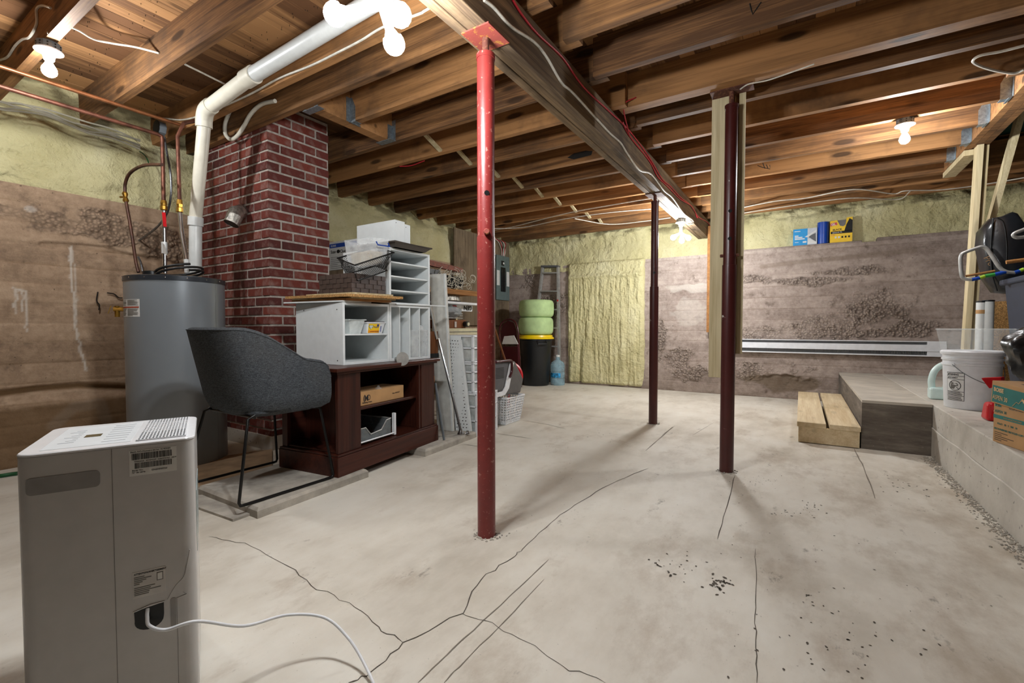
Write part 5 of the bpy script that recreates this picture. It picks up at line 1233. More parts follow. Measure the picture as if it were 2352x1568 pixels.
build(MB().box(XP+0.004, 6.56, 1.985, XP+0.008, 6.60, 2.015), 'breaker_label', M_PAPER, t)
for y in (6.38, 6.68): build(MB().box(XP, y, 1.62, XP+0.001, y+0.085, 1.87), 'circuit_chart', M_PAPER, t)
solo(MB().tube([(XP-0.05, 6.47, 2.128), (XP-0.05, 6.47, 2.38)], 0.024, 12), 'conduit', M_GREYBOX, 'grey conduit rising from the breaker box', 'conduit', autosm=40)

# wooden shelf rack
RX0, RX1, RY0, RY1 = -4.10, -3.45, 3.30, 5.05
t = thing('storage_rack', 'raw wooden storage shelf against the left wall behind the white panel', 'shelf', (-3.8, 4.2, 0))
for z in (0.35, 0.80, 1.345): build(MB().box(RX0, RY0, z, RX1, RY1, z+0.02), 'shelf_board', M_SHELFW, t)
for z in (0.312, 0.762, 1.307): build(MB().box(RX1-0.035, RY0, z, RX1-0.002, RY1, z+0.037), 'shelf_rail', M_SHELFW, t)
for x in (RX0, RX1-0.075):
    for y in (RY0, RY1-0.038): build(MB().box(x, y, 0, x+0.036, y+0.036, 1.75 if x == RX0 else 1.344), 'upright', M_STUD, t)
# things on its top shelf
zt = 1.366
t = thing('black_crate', 'black plastic crate with hand slot at the end of the top shelf', 'crate', (-3.65, 3.85, zt))
build(MB().box(-3.95, 3.62, zt, -3.48, 4.02, zt+0.01).box(-3.95, 3.62, zt, -3.94, 4.02, zt+0.2).box(-3.49, 3.62, zt, -3.48, 4.02, zt+0.2).box(-3.95, 3.62, zt, -3.48, 3.63, zt+0.2).box(-3.95, 4.01, zt, -3.48, 4.02, zt+0.2), 'crate_body', M_BLACKP, t)
build(MB().box(-3.48, 3.72, zt+0.11, -3.479, 3.87, zt+0.15), 'hand_slot', M_INK, t)
solo(MB().bar((-3.50, 3.58, zt+0.27), (-3.45, 4.36, zt+0.225), 0.05, 0.05).bar((-3.50, 3.58, zt+0.30), (-3.45, 4.30, zt+0.255), 0.02, 0.015), 'rolled_banner', M_ORANGE, 'rusty orange rolled banner lying across the black crate', 'roll')
mb = MB()
rr = random.Random(5)
t = thing('wire_garland', 'bundle of curly white wire loops on the top shelf', 'wire bundle', (-3.5, 4.25, zt))
for _ in range(95):
    c = Vector((-3.52+rr.uniform(-.10, .13), 4.22+rr.uniform(-.26, .30), zt+0.11+rr.uniform(-.085, .10))); R_ = rr.uniform(0.035, 0.065)
    q = Vector((rr.uniform(.3, 1), rr.uniform(-.8, .8), rr.uniform(-.8, .8))).to_track_quat('Z', 'Y'); m_ = MB()
    a0 = rr.uniform(0, 6); P = [c + q @ Vector((R_*math.cos(a0+a), R_*math.sin(a0+a), 0)) for a in np.linspace(0, 4.6, 11)]
    for i, p in enumerate(P): P[i] = Vector((p.x, p.y, max(p.z, zt+0.006)))
    mb.tube(P, 0.0036, 4)
o = build(mb, 'wire_loops', M_PVC, t); o['kind'] = 'stuff'
build(MB().box(-3.66, 3.97, zt+0.001, -3.42, 4.50, zt+0.19), 'dark_core', plain('core_dark', '#1c1b19', 0.9), t) if False else None
solo(MB().tube([(-3.56, 3.98, zt+0.10), (-3.56, 4.46, zt+0.10)], [0.07, 0.07], 10), 'dark_core_roll', plain('core_dark', '#1c1b19', 0.9), 'dark roll inside the white wire loops on the top shelf', 'roll')
# middle shelf
zm = 0.821
def sbox(name, label, cat, x0, y0, z0, x1, y1, z1, mat, bev=0.004): return solo(MB().box(x0, y0, z0, x1, y1, z1), name, mat, label, cat, bevel=bev)
t = thing('cream_appliance', 'cream and brown retro kitchen appliance on the middle shelf', 'appliance', (-3.65, 4.35, zm))
build(MB().box(-3.95, 4.05, zm, -3.47, 4.75, zm+0.085), 'base', plain('cream_plastic', '#cfc9a8', 0.4), t, bevel=0.008)
build(MB().box(-3.46, 4.05, zm+0.04, -3.469, 4.75, zm+0.046), 'seam', M_INKG, t)
build(MB().box(-3.92, 4.06, zm+0.085, -3.49, 4.50, zm+0.185), 'wood_top', M_OAK, t, bevel=0.006)
build(MB().box(-3.488, 4.27, zm+0.095, -3.482, 4.31, zm+0.165), 'chrome_slide', M_CHROME, t)
build(MB().tube([(-3.49, 4.47, zm+0.135), (-3.44, 4.47, zm+0.135)], 0.035, 16), 'knob_ring', M_BLACKP, t, autosm=40)
build(MB().tube([(-3.45, 4.47, zm+0.135), (-3.425, 4.47, zm+0.135)], 0.022, 16), 'knob', MATS['cream_plastic'], t, autosm=40)
# bag of cutlery trays: lumpy clear bag
def lump(c, r, seed, n=20, amp=1.0):
    mb = MB(); rr = random.Random(seed); ph = [rr.uniform(0, 6) for _ in range(6)]
    def f(u, v):
        a = 2*math.pi*u; b = math.pi*(v-0.5); k = 1+amp*(0.10*math.sin(3*a+ph[0])*math.cos(b)+0.07*math.sin(5*a+ph[1]+3*b)*math.cos(b)+0.06*math.sin(7*b+ph[2]+2*a)*math.cos(b)+0.04*math.sin(13*a+5*b+ph[3])*math.cos(b))
        return (c[0]+r[0]*k*math.cos(a)*math.cos(b), c[1]+r[1]*k*math.sin(a)*math.cos(b), c[2]+r[2]*(math.sin(b)*k if math.sin(b) > 0 else max(-1.0, math.sin(b)*k)))
    return mb.grid(f, n, n//2)
t = thing('plastic_bag', 'clear crinkled plastic bag of grey trays above the appliance', 'bag', (-3.68, 4.32, zm+0.186))
build(lump((-3.70, 4.33, zm+0.275), (0.20, 0.26, 0.088), 3, 28), 'bag_film', clear('bag_film', '#aeb4b6', 0.15, 0.75), t, smooth=True)
for i in range(3): build(MB().box(-3.84, 4.15, zm+0.205+i*0.028, -3.54, 4.50, zm+0.213+i*0.028), 'tray', M_ALU, t)
t = thing('storage_tote', 'white lidded tote with upside-down red and black lettering', 'box', (-3.70, 4.75, zm+0.086))
build(MB().box(-4.0, 4.36, zm+0.30, -3.66, 4.86, zm+0.41), 'tote', M_WHITEP, t, bevel=0.01)
build(MB().box(-4.02, 4.03, zm+0.375, -3.50, 4.86, zm+0.405), 'tote_lid', M_WHITEP, t, bevel=0.008)
text('GEN', 0.085, M_INK, t, (-3.655, 4.84, zm+0.375), (0,-1,0), (0,0,-1), bold=0.02)
build(MB().box(-3.659, 4.45, zm+0.32, -3.653, 4.52, zm+0.37), 'red_mark', M_REDP, t)
t = thing('foil_pan', 'crimped foil roasting pan turned upside down on the tote', 'pan', (-3.68, 4.33, zm+0.41))
mb = MB(); n = 60
prof = [(0.20, 0.0), (0.185, 0.008), (0.165, 0.07), (0.0, 0.072)]
for r_, z_ in prof:
    for k_ in range(n): a = 2*math.pi*k_/n; q = r_*(1+(0.03 if k_ % 2 else 0)*(0 < z_ < 0.071)); mb.v.append((-3.68+q*0.9*math.cos(a), 4.32+q*1.25*math.sin(a), zm+0.411+z_))
for i in range(3):
    for k_ in range(n): mb.f.append((i*n+k_, i*n+(k_+1) % n, (i+1)*n+(k_+1) % n, (i+1)*n+k_))
build(mb, 'pan', M_FOIL, t)
# boxes low on the rack, seen only as dark shapes between things
sbox('grey_tote', 'grey storage tote on the lowest rack shelf', 'box', -3.95, 3.5, 0.371, -3.5, 4.2, 0.68, M_GREYP)

# posters, monitor box between chimney and cubby
t = thing('boxed_screen', 'white printed panel with a blue header leaning by the chimney', 'sign', (-3.75, 2.80, 1.28))
o0 = Vector((-3.95, 2.78, 1.46)); q = ony(757, 620, 2.78)
sx0, sz0 = q[0]-0.05, q[2]-0.005; sz1 = ony(757, 557, 2.78)[2]
bd = build(MB().box(sx0, 2.78, sz0, sx0+0.45, 2.82, sz1), 'panel', M_PAPER, t)
build(MB().box(sx0+0.055, 2.7792, sz1-0.055, sx0+0.44, 2.78, sz1-0.018), 'blue_header', M_BLUER, bd)
text('SCANS', 0.024, M_PAPER, bd, (sx0+0.075, 2.7785, sz1-0.045), (1,0,0), (0,0,1), bold=0.02)
text('Scan', 0.040, M_INK, bd, (sx0+0.072, 2.7795, sz1-0.105), (1,0,0), (0,0,1), bold=0.02)
text('Clue', 0.040, M_INK, bd, (sx0+0.205, 2.7795, sz1-0.108), (1,0,0), (0,0,1), bold=0.02)
build(MB().prism([(sx0+0.180+0.022*math.cos(a)*(1+0.25*(i % 2)), 2.7795, sz1-0.093+0.015*math.sin(a)*(1+0.25*(i % 2))) for i, a in enumerate(np.linspace(0, 2*math.pi, 17)[:-1])], (0, 0.001, 0)), 'blot_logo', M_INK, bd)
mb = MB()
for i in range(9): mb.box(sx0+0.07, 2.7793, sz1-0.145-i*0.017, sx0+0.07+(0.10 if i in (0, 4) else 0.17), 2.78, sz1-0.141-i*0.017)
build(mb, 'print_lines', M_INKG, bd)
sbox('dark_shelf', 'dark wooden shelf board below the printed panel by the chimney', 'board', -4.2, 2.62, 1.36, -3.3, 3.15, min(1.42, sz0-0.002), M_PLY)
for i, z in enumerate((1.36,)): sbox('shelf_prop', 'stack of brown boxes under the dark shelf by the chimney', 'box', -4.1, 2.66, 0.001, -3.45, 3.1, 1.358, M_PLY)

# grey plastic drawers seen right of the cabinet
t = thing('smoky_tower', 'grey smoky plastic drawer tower behind the dark cabinet', 'storage tower', (-2.95, 2.95, 0.051))
build(MB().box(-3.20, 2.72, 0.0, -2.62, 2.90, 0.66), 'frame', M_GREYP, t)
for i in range(4): build(MB().box(-2.62, 2.735, 0.03+i*0.157, -2.605, 2.885, 0.17+i*0.157), 'drawer', plain('smoke%d' % i, '#8e9498', 0.25), t, bevel=0.004)
# leaning white panel
p = [Vector(onz(x, y, 0.051)) for x, y in ((1004,985),(1040,990))]; q = [Vector(ony(987,630,2.99)), Vector(ony(1021,628,3.03))]
t = thing('leaning_board', 'tall off-white shelf panel leaning upright beside the cubby', 'panel', p[0])
n = Vector((0.2, 0.98, 0)); build(MB().hexa([p[0], p[1], p[1]+n*0.02, p[0]+n*0.02], [q[0], q[1], q[1]+n*0.02, q[0]+n*0.02]), 'board', plain('offwhite_panel', '#cfcfc8', 0.5), t)
e0, e1 = p[1], q[1]; build(MB().hexa([e0+Vector((-.012,-.002,0)), e0+Vector((0,-.002,0)), e0, e0+Vector((-.012,0,0))], [e1+Vector((-.012,-.002,0)), e1+Vector((0,-.002,0)), e1, e1+Vector((-.012,0,0))]), 'edge_lip', M_WHITE, t)
# pegboard panel
a = [Vector(onz(x, y, 0.051)) for x, y in ((1047,988),(1079,990))]; b = [Vector(ony(1029,770,3.06)), Vector(ony(1056,772,3.08))]
t = thing('pegboard', 'white perforated metal panel leaning in front of the plastic drawers', 'panel', a[0])
n = Vector((0.3, 0.95, 0)).normalized()
pg = build(MB().hexa([a[0], a[1], a[1]+n*0.012, a[0]+n*0.012], [b[0], b[1], b[1]+n*0.012, b[0]+n*0.012]), 'panel', M_WHITE, t)
build(MB().hexa([a[1], a[1]+Vector((.012,.006,0)), a[1]+Vector((.012,.02,0)), a[1]+n*.012], [b[1]+Vector((0,0,-.03)), b[1]+Vector((.012,.006,-.03)), b[1]+Vector((.012,.02,-.03)), b[1]+n*.012+Vector((0,0,-.03))]), 'flange', M_WHITE, t)
for i in range(27):
    for j in range(4):
        f = (j+0.5+0.25*(i % 2))/4.4; g = (i+1)/28.5
        c = a[0].lerp(a[1], f).lerp(b[0].lerp(b[1], f), g); d = (a[1]-a[0]).normalized()*0.0075
        build(MB().add([c-d-n*.0012, c+Vector((0,0,-.005))-n*.0012, c+d-n*.0012, c+Vector((0,0,.005))-n*.0012], [(0,1,2,3)]), 'slot', M_INK, pg)
# oak block / small wooden drawer and chrome rods
t = thing('oak_box', 'brown oak drawer front standing beside the cubby end', 'board', (-2.60, 2.85, 0.68))
build(MB().box(-2.75, 2.815, 0.700, -2.60, 2.965, 0.885), 'front', M_OAK, t); build(MB().box(-2.76, 2.81, 0.664, -2.595, 2.97, 0.700), 'black_base', M_BLACKP, t)
P = [Vector(onz(1058, 995, 0.058)), Vector(onx(1008, 778, -2.58))]
t = thing('chrome_rod', 'long chrome curtain rod with cup end leaning against the white panel', 'rod', P[0])
build(MB().tube([P[0]+Vector((0,0,.03)), P[1]], 0.0105, 12), 'rod', M_CHROME, t, autosm=40)
build(MB().lathe([(0.028, 0.0), (0.028, 0.006), (0.015, 0.03), (0.012, 0.045)], (P[0].x, P[0].y, 0.051), 18), 'cup', M_CHROME, t, autosm=40)
build(MB().lathe([(0.02, 0.0), (0.02, 0.005), (0.011, 0.02), (0.009, 0.03)], (P[0].x+0.045, P[0].y+0.035, 0.051), 14), 'second_cup', M_CHROME, t, autosm=40)
P = [Vector(onz(1020, 1010, 0.052)), Vector(onx(1000, 880, -2.42))]
solo(MB().tube([P[0], P[1]], 0.009, 8), 'steel_bar', M_GREYBOX, 'thin dark steel bar leaning on the cabinet end', 'bar')
P = [Vector(onx(1003, 778, -2.50)), Vector(onx(989, 700, -2.46))]
solo(MB().tube([P[0], P[1]], 0.011, 10), 'chrome_tube', M_CHROME, 'short chrome tube beside the upper cubby end', 'bar', autosm=40)
t = thing('white_shelf_board', 'thin white shelf board jutting out on top of the divider cubby', 'board', (-2.4, 2.6, 1.0765))
build(MB().box(-2.44, 2.60, 1.0770, -2.405, 2.66, 1.0772), 'spacer', M_WHITE, t)
build(MB().hexa([(-2.42,2.30,1.0775),(-2.395,2.30,1.0775),(-2.39,2.82,1.082),(-2.42,2.82,1.082)], [(-2.42,2.30,1.0855),(-2.395,2.30,1.0855),(-2.39,2.82,1.090),(-2.42,2.82,1.090)]), 'board', M_WHITE, t)

# white plastic drawer towers
def drawers(label, x0, y0, x1, y1, z0, z1, n):
    t = thing('storage_tower', label, 'storage tower', ((x0+x1)/2, (y0+y1)/2, z0), group='white plastic drawer towers')
    f = 0.022; mb = MB()
    for x in (x0, x1-f):
        for y in (y0, y1-f): build(MB().box(x, y, z0, x+f, y+f, z1), 'corner_post', M_WHITEP, t, bevel=0.006)
    h = (z1-z0)/n
    for i in range(n+1):
        z = min(z0+i*h, z1-0.016); build(MB().box(x0, y0, z, x1, y1, z+0.016), 'frame_shelf', M_WHITEP, t, bevel=0.004)
    for i in range(n): build(MB().box(x0+0.012, y0+0.012, z0+i*h+0.018, x1-0.012, y1-0.012, z0+(i+1)*h-0.006), 'drawer', M_FROST, t, bevel=0.005)
    return t
drawers('lower white plastic drawer tower half hidden by the red post', -2.66, 3.095, -2.29, 3.41, 0.0, 0.36, 3)
drawers('upper white plastic drawer tower behind the perforated panel', -2.68, 3.10, -2.33, 3.40, 0.362, 0.615, 3)
drawers('topmost white plastic drawer tower stacked behind the perforated panel', -2.68, 3.10, -2.33, 3.40, 0.617, 0.85, 2)

# laundry basket: openwork
t = thing('laundry_basket', 'white openwork laundry basket on the floor behind the red post', 'basket', (-2.5, 3.73, 0))
L0, L1, L2, L3 = (-2.68, 3.60, -2.33, 3.855), (-2.71, 3.575, -2.30, 3.89), 0.012, 0.255
def lb(u, v, side):   # point on the wall: u along, v up
    a = [L0[i]*(1-v)+L1[i]*v for i in range(4)]; z = L2+(L3-L2)*v
    return Vector({'s': (a[0]+(a[2]-a[0])*u, a[1], z), 'n': (a[0]+(a[2]-a[0])*u, a[3], z), 'e': (a[2], a[1]+(a[3]-a[1])*u, z), 'w': (a[0], a[1]+(a[3]-a[1])*u, z)}[side])
build(MB().box(L0[0], L0[1], 0, L0[2], L0[3], 0.03), 'base', M_WHITEP, t, bevel=0.008)
build(MB().tube([lb(0,1,'s'), lb(1,1,'s'), lb(1,1,'n'), lb(0,1,'n')], 0.011, 8, closed=True), 'rim', M_WHITEP, t)
for sd in 'snew':
    mb = MB(); n = 13 if sd in 'sn' else 10
    for i in range(n+1): mb.bar(lb(i/n, 0, sd), lb(i/n, 1, sd), 0.009, 0.004, (lb(1,0,sd)-lb(0,0,sd)).cross(Vector((0,0,1))))
    for j in range(1, 10): mb.bar(lb(0, j/10, sd), lb(1, j/10, sd), 0.004, 0.008)
    o = build(mb, 'lattice_side', M_WHITEP, t); o['kind'] = 'stuff'
# grey and white pet carrier turned on end on the basket
t = thing('pet_carrier', 'grey and white pet carrier tipped upside down on the laundry basket', 'carrier', (-2.5, 3.7, 0.268))
X0, X1 = -2.66, -2.345
sd = [(3.46,0.285),(3.90,0.272),(3.955,0.40),(3.80,0.585),(3.74,0.60),(3.46,0.60)]
build(MB().prism([(X0, y, z) for y, z in sd], (X1-X0, 0, 0)), 'tub', plain('carrier_grey', '#5c5a58', 0.5), t, bevel=0.012)
build(MB().prism([(X1, y, z) for y, z in [(3.44,0.278),(3.60,0.285),(3.67,0.34),(3.76,0.575),(3.70,0.60),(3.60,0.36),(3.56,0.325),(3.44,0.32)]], (0.012, 0, 0)), 'white_band', M_WHITEP, t, bevel=0.004)
build(MB().prism([(X1+0.001, y, z) for y, z in [(3.44,0.335),(3.545,0.34),(3.585,0.37),(3.665,0.585),(3.44,0.595)]], (0.008, 0, 0)), 'lid', M_GREYP, t, bevel=0.004)
mb = MB()
for i in range(8): mb.box(X1+0.009, 3.45, 0.45+i*0.013, X1+0.0105, 3.58, 0.456+i*0.013)
build(mb, 'vent_lines', M_BLACKP, t)
build(MB().tube(catmull([(X1+0.015, 3.44, 0.605), (X1+0.018, 3.66, 0.605), (X1+0.02, 3.70, 0.585), (X1+0.02, 3.70, 0.50), (X1+0.02, 3.665, 0.445)], 5), 0.013, 8), 'handle', M_MAROON, t, autosm=50)
# red dustpan behind the carrier
t = thing('red_dustpan', 'bright red plastic lid leaning behind the pet carrier', 'lid', (-2.55, 4.1, 0.0))
c = Vector(onx(1170, 862, -2.65)); n = Vector((0.75, -0.55, 0.25)).normalized(); M = Matrix.Translation(c) @ n.to_track_quat('Z', 'Y').to_matrix().to_4x4()
build(MB().lathe([(0.15, 0.0), (0.155, 0.012), (0.135, 0.02), (0.12, 0.008), (0.06, 0.012), (0.0, 0.012)], (0,0,0), 32, M), 'lid_disc', M_REDP, t, autosm=40)
build(MB().tube([c-n*0.002, Vector((c.x-0.08, c.y+0.1, 0.0))], 0.02, 8), 'handle', M_REDP, t)
P = [Vector(onx(1163, 835, -2.75)), Vector(onx(1138, 760, -3.05))]; P = [P[0]+(P[0]-P[1])*0.35, P[1]+(P[1]-P[0])*0.3]
P[0].z = max(P[0].z, 0.01)
solo(MB().tube(P, 0.012, 8), 'broom_handle', M_OAK, 'brown broom handle slanting behind the red post', 'broom handle')
# maroon folding chair
t = thing('folding_chair', 'folded maroon metal chair leaning near the grey breaker box', 'chair', (-3.78, 5.9, 0))
cy = 5.86
fr = [ony(x, y, cy) for x, y in ((1150,885),(1150,800),(1147,760),(1152,742),(1166,733),(1182,738),(1190,760),(1192,800),(1196,885))]
build(MB().tube(catmull([Vector(p) for p in fr], 4), 0.013, 8), 'frame', M_MAROON, t, autosm=50)
bp = [ony(x, y, cy+0.01) for x, y in ((1152,783),(1150,760),(1155,744),(1167,736),(1180,741),(1187,760),(1188,783))]
build(MB().prism([Vector(p) for p in bp], (0, 0.012, 0)), 'backrest', M_MAROON, t)
bp = [ony(x, y, cy-0.03) for x, y in ((1155,885),(1153,795),(1190,795),(1192,885))]
build(MB().prism([Vector(p) for p in bp], (0, 0.03, 0)), 'seat', M_MAROON, t, bevel=0.01)
build(MB().prism([Vector(ony(x, y, cy-0.04)) for x, y in ((1153,790),(1158,772),(1180,770),(1190,790))], (0, 0.01, 0)), 'paper_note', M_PAPER, t)
for x_ in (1158, 1188): build(MB().tube([Vector(ony(x_, 790, cy+0.05)), Vector(onz(x_+3, 884, 0.005))*1.0 if False else Vector((ony(x_, 790, cy)[0], cy+0.12, 0.01))], 0.011, 8), 'rear_leg', M_MAROON, t)
# trash can with yellow lid and two green foam poufs
tc = np.array((-3.585, 6.43))
t = thing('trash_can', 'black round trash can with a bright yellow lid', 'trash can', (*tc, 0))
build(MB().lathe([(0.205, 0.0), (0.21, 0.01), (0.255, 0.70), (0.265, 0.71), (0.265, 0.745), (0.24, 0.745)], (*tc, 0), 40), 'can', M_BLACKP, t, autosm=40)
build(MB().lathe([(0.288, 0.735), (0.290, 0.755), (0.270, 0.765), (0.262, 0.795), (0.0, 0.80)], (*tc, 0), 40), 'lid', M_YELLOW, t, autosm=40)
dv = -tc/np.hypot(*tc); a = math.atan2(dv[1], dv[0])+0.35; n = Vector((math.cos(a), math.sin(a), 0)); s_ = Vector((-n.y, n.x, 0)); c = Vector((*tc, 0.66))+n*0.262
build(MB().tube([c-s_*0.075+Vector((0,0,.05)), c-s_*0.07+n*0.035, c+s_*0.07+n*0.035, c+s_*0.075+Vector((0,0,.05))], 0.013, 8), 'handle', M_BLACKP, t)
build(MB().bar(c-s_*0.01+n*-0.004+Vector((0,0,.09)), c+s_*0.01+n*-0.004+Vector((0,0,.09)), 0.03, 0.03).xf(Matrix.Identity(4)), 'latch', M_BLACKP, t)
for i, (lb_, z0, dx) in enumerate((('lower green foam pouf on the yellow trash can lid', 0.801, 0.0), ('upper green foam pouf on top of the other one', 1.075, 0.01))):
    H_ = 0.274; P = []
    for k_ in range(15):
        a = -math.pi/2+math.pi*k_/14; P.append((0.20+0.078*math.cos(a)**0.7 if abs(math.cos(a)) > 1e-6 else 0.20, z0+H_/2+H_/2*math.copysign(abs(math.sin(a))**0.55, math.sin(a))))
    P = [(0.0, z0)] + P + [(0.0, z0+H_)]
    solo(MB().lathe(P, (tc[0]+dx, tc[1], 0), 40), 'foam_pouf', M_GREENF, lb_, 'cushion', 'green foam poufs', autosm=60)
# ladder against the far wall
t = thing('step_ladder', 'worn aluminium ladder leaning on the far wall behind the trash can', 'ladder', (-3.55, 6.75, 0))
yb, yt = 6.74, 6.84
r0 = Vector((ony(1289, 878, 6.72)[0], yb, 0)); r1 = Vector(ony(1282, 612, yt)); l1 = Vector(ony(1247, 612, yt)); l0 = Vector((l1.x-0.20, yb, 0)); r0.x = ony(1289, 878, yb)[0]-0.03
for p0_, p1_ in ((r0, r1), (l0, l1)): build(MB().bar(p0_, p1_, 0.028, 0.065, (0, 1, 0)), 'rail', M_ALU, t)
for i in range(1, 7):
    f = i/6.35; a = l0.lerp(l1, f); b = r0.lerp(r1, f); build(MB().bar(a, b, 0.075, 0.022), 'rung', M_ALU, t)
build(MB().bar(l1+Vector((-.015,0,0)), r1+Vector((.015,0,0)), 0.10, 0.03), 'top_cap', M_GREYP, t)
build(MB().bar(r0.lerp(r1, 0.70)+Vector((0,-.033,0)), r0.lerp(r1, 0.715)+Vector((0,-.033,0)), 0.026, 0.002, (0,1,0)), 'red_sticker', M_REDP, t)
# water bottle
wb = np.array((-3.28, 6.60))
t = thing('water_bottle', 'large blue plastic water jug on the floor beside the ladder', 'bottle', (*wb, 0))
build(MB().lathe([(0.0, 0.0), (0.11, 0.0), (0.115, 0.02), (0.115, 0.10), (0.108, 0.11), (0.115, 0.12), (0.115, 0.20), (0.108, 0.21), (0.115, 0.22), (0.115, 0.31), (0.10, 0.36), (0.035, 0.40), (0.032, 0.45)], (*wb, 0), 28), 'bottle', M_WATER, t, autosm=50)
build(MB().lathe([(0.036, 0.445), (0.036, 0.475), (0.0, 0.48)], (*wb, 0), 16), 'cap', M_PVCW, t, autosm=40)
dv = -wb/np.hypot(*wb); A = math.atan2(dv[1], dv[0])
mb = MB(); mb.grid(lambda u, v: (wb[0]+0.1165*math.cos(A-1.2+1.6*u), wb[1]+0.1165*math.sin(A-1.2+1.6*u), 0.125+0.072*v), 12, 1); build(mb, 'label', plain('water_label', '#2e8fc4', 0.5, 0, 0.5, 26), t)

# ================================================================== right-hand side
# baseboard heater on the far wall
t = thing('baseboard_heater', 'long white electric baseboard heater along the far wall', 'heater', (0.3, YF-0.05, 0.60))
hx0, hx1 = -0.80, 1.36
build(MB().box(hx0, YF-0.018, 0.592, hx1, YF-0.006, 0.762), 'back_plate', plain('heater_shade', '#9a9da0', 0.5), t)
build(MB().box(hx0, YF-0.07, 0.752, hx1, YF-0.012, 0.762), 'top_hood', M_WHITEP, t, bevel=0.002)
build(MB().hexa([(hx0,YF-0.082,0.648),(hx1,YF-0.082,0.648),(hx1,YF-0.074,0.648),(hx0,YF-0.074,0.648)], [(hx0,YF-0.078,0.722),(hx1,YF-0.078,0.722),(hx1,YF-0.07,0.722),(hx0,YF-0.07,0.722)]), 'front_cover', M_WHITEP, t, bevel=0.001)
build(MB().box(hx0, YF-0.075, 0.590, hx1, YF-0.012, 0.604), 'bottom_lip', M_WHITEP, t, bevel=0.002)
mb = MB()
for i in range(150): x = hx0+0.02+i*(hx1-hx0-0.04)/150; mb.box(x, YF-0.062, 0.615, x+0.002, YF-0.02, 0.645)
o = build(mb, 'fins', M_ALU, t); o['kind'] = 'stuff'
build(MB().box(hx1-0.16, YF-0.073, 0.592, hx1, YF-0.02, 0.760), 'end_cap', M_WHITEP, t, bevel=0.003)
# wood post and red cable below the beam end
solo(MB().box(-1.105, 6.80, 0.85, -1.055, 6.838, 2.30), 'beam_stud', M_SHELFW, 'narrow orange stud below the far end of the beam', 'stud')
solo(MB().box(-1.26, 6.78, 2.0, -1.10, 6.83, 2.158), 'beam_bearing', M_PLY, 'short block under the beam end at the far wall', 'block') if False else None
# boxes on the wall ledge
zl = 1.9565; yl = 6.92
t = thing('torn_box', 'blue and white torn cardboard box on the wall ledge', 'box', (0.0, yl+0.05, zl))
x0, x1 = -0.105, 0.150; z1 = zl+0.205
build(MB().box(x0, yl, zl, x0+0.155, yl+0.09, z1), 'carton_blue', M_BLUEB, t); build(MB().box(x0+0.155, yl, zl, x1, yl+0.09, z1), 'carton_white', plain('box_grey', '#c3c7cc', 0.6), t)
build(MB().add([(x0+0.125,yl-0.001,zl+0.10),(x1-0.01,yl-0.001,zl+0.175),(x1-0.01,yl-0.001,zl+0.155),(x0+0.16,yl-0.012,zl+0.09)], [(0,3,2,1)]).add([(x0+0.155,yl-0.001,zl+0.08),(x1-0.005,yl-0.001,zl+0.03),(x1,yl-0.001,zl+0.01),(x0+0.155,yl-0.008,zl+0.01)], [(0,3,2,1)]), 'torn_flap', M_PAPER, t)
build(MB().add([(x0+0.16,yl-0.0006,zl+0.10),(x1-0.015,yl-0.0006,zl+0.14),(x1-0.01,yl-0.0006,zl+0.03)], [(0,2,1)]), 'tear_hole', M_GREYP, t)
XX = (1, 0, 0); ZZ = (0, 0, 1)
mb = MB()
for a_, b_, z_, h_ in ((0.014, 0.078, 0.172, 0.008), (0.018, 0.058, 0.112, 0.013), (0.018, 0.10, 0.092, 0.013), (0.018, 0.125, 0.072, 0.013), (0.02, 0.06, 0.036, 0.006)): mb.box(x0+a_, yl-0.0006, zl+z_, x0+b_, yl, zl+z_+h_)
build(mb, 'small_print', M_PAPER, t)
build(MB().box(x0+0.105, yl-0.0006, zl+0.028, x0+0.145, yl, zl+0.048), 'size_patch', M_PAPER, t)
t = solo(MB().lathe([(0.0, zl), (0.06, zl), (0.061, zl+0.265), (0.02, zl+0.268), (0.02, zl+0.2)], (0.212, yl+0.04, 0), 28), 'blue_roll', M_BLUER, 'shiny blue plastic roll standing on the wall ledge', 'roll', autosm=40)
t = thing('bag_box', 'yellow and black garbage bag box on the wall ledge', 'box', (0.40, yl+0.05, zl))
x0, x1, z1 = 0.282, 0.505, zl+0.275
build(MB().box(x0, yl, zl, x1, yl+0.10, zl+0.115), 'carton_bottom', M_GLAD, t)
build(MB().prism([(x0,yl,zl+0.115),(x1,yl,zl+0.115),(x1,yl,z1+0.02),(x0+0.165,yl,z1+0.015),(x0+0.155,yl,zl+0.205),(x0+0.13,yl,zl+0.19),(x0+0.10,yl,zl+0.20),(x0+0.07,yl,z1-0.005),(x0,yl,z1-0.01)], (0, 0.10, 0)), 'carton_top', M_GLAD, t)
build(MB().box(x0+0.06, yl+0.02, zl+0.15, x0+0.18, yl+0.08, z1-0.005), 'bag_roll', M_BROWNT, t)
build(MB().box(x0+0.008, yl-0.0008, zl+0.105, x1, yl, zl+0.135).prism([(x1-0.08,yl,zl+0.13),(x1,yl,zl+0.13),(x1,yl,z1-0.02),(x1-0.03,yl,z1+0.005),(x1-0.06,yl,zl+0.21)], (0,-0.0008,0)), 'black_print', M_INK, t)
build(MB().prism([(x0+0.002,yl,zl+0.20),(x0+0.075,yl,zl+0.212),(x0+0.066,yl,zl+0.245),(x0+0.002,yl,zl+0.235)], (0,-0.0008,0)), 'red_patch', M_REDP, t)
text('GL', 0.036, M_PAPER, t, (x0+0.012, yl-0.0014, zl+0.209), (1,0,0.06), ZZ, bold=0.03)
text('BLACK', 0.030, M_INK, t, (x0+0.028, yl-0.0005, zl+0.142), (1,0,0.05), ZZ, bold=0.03)
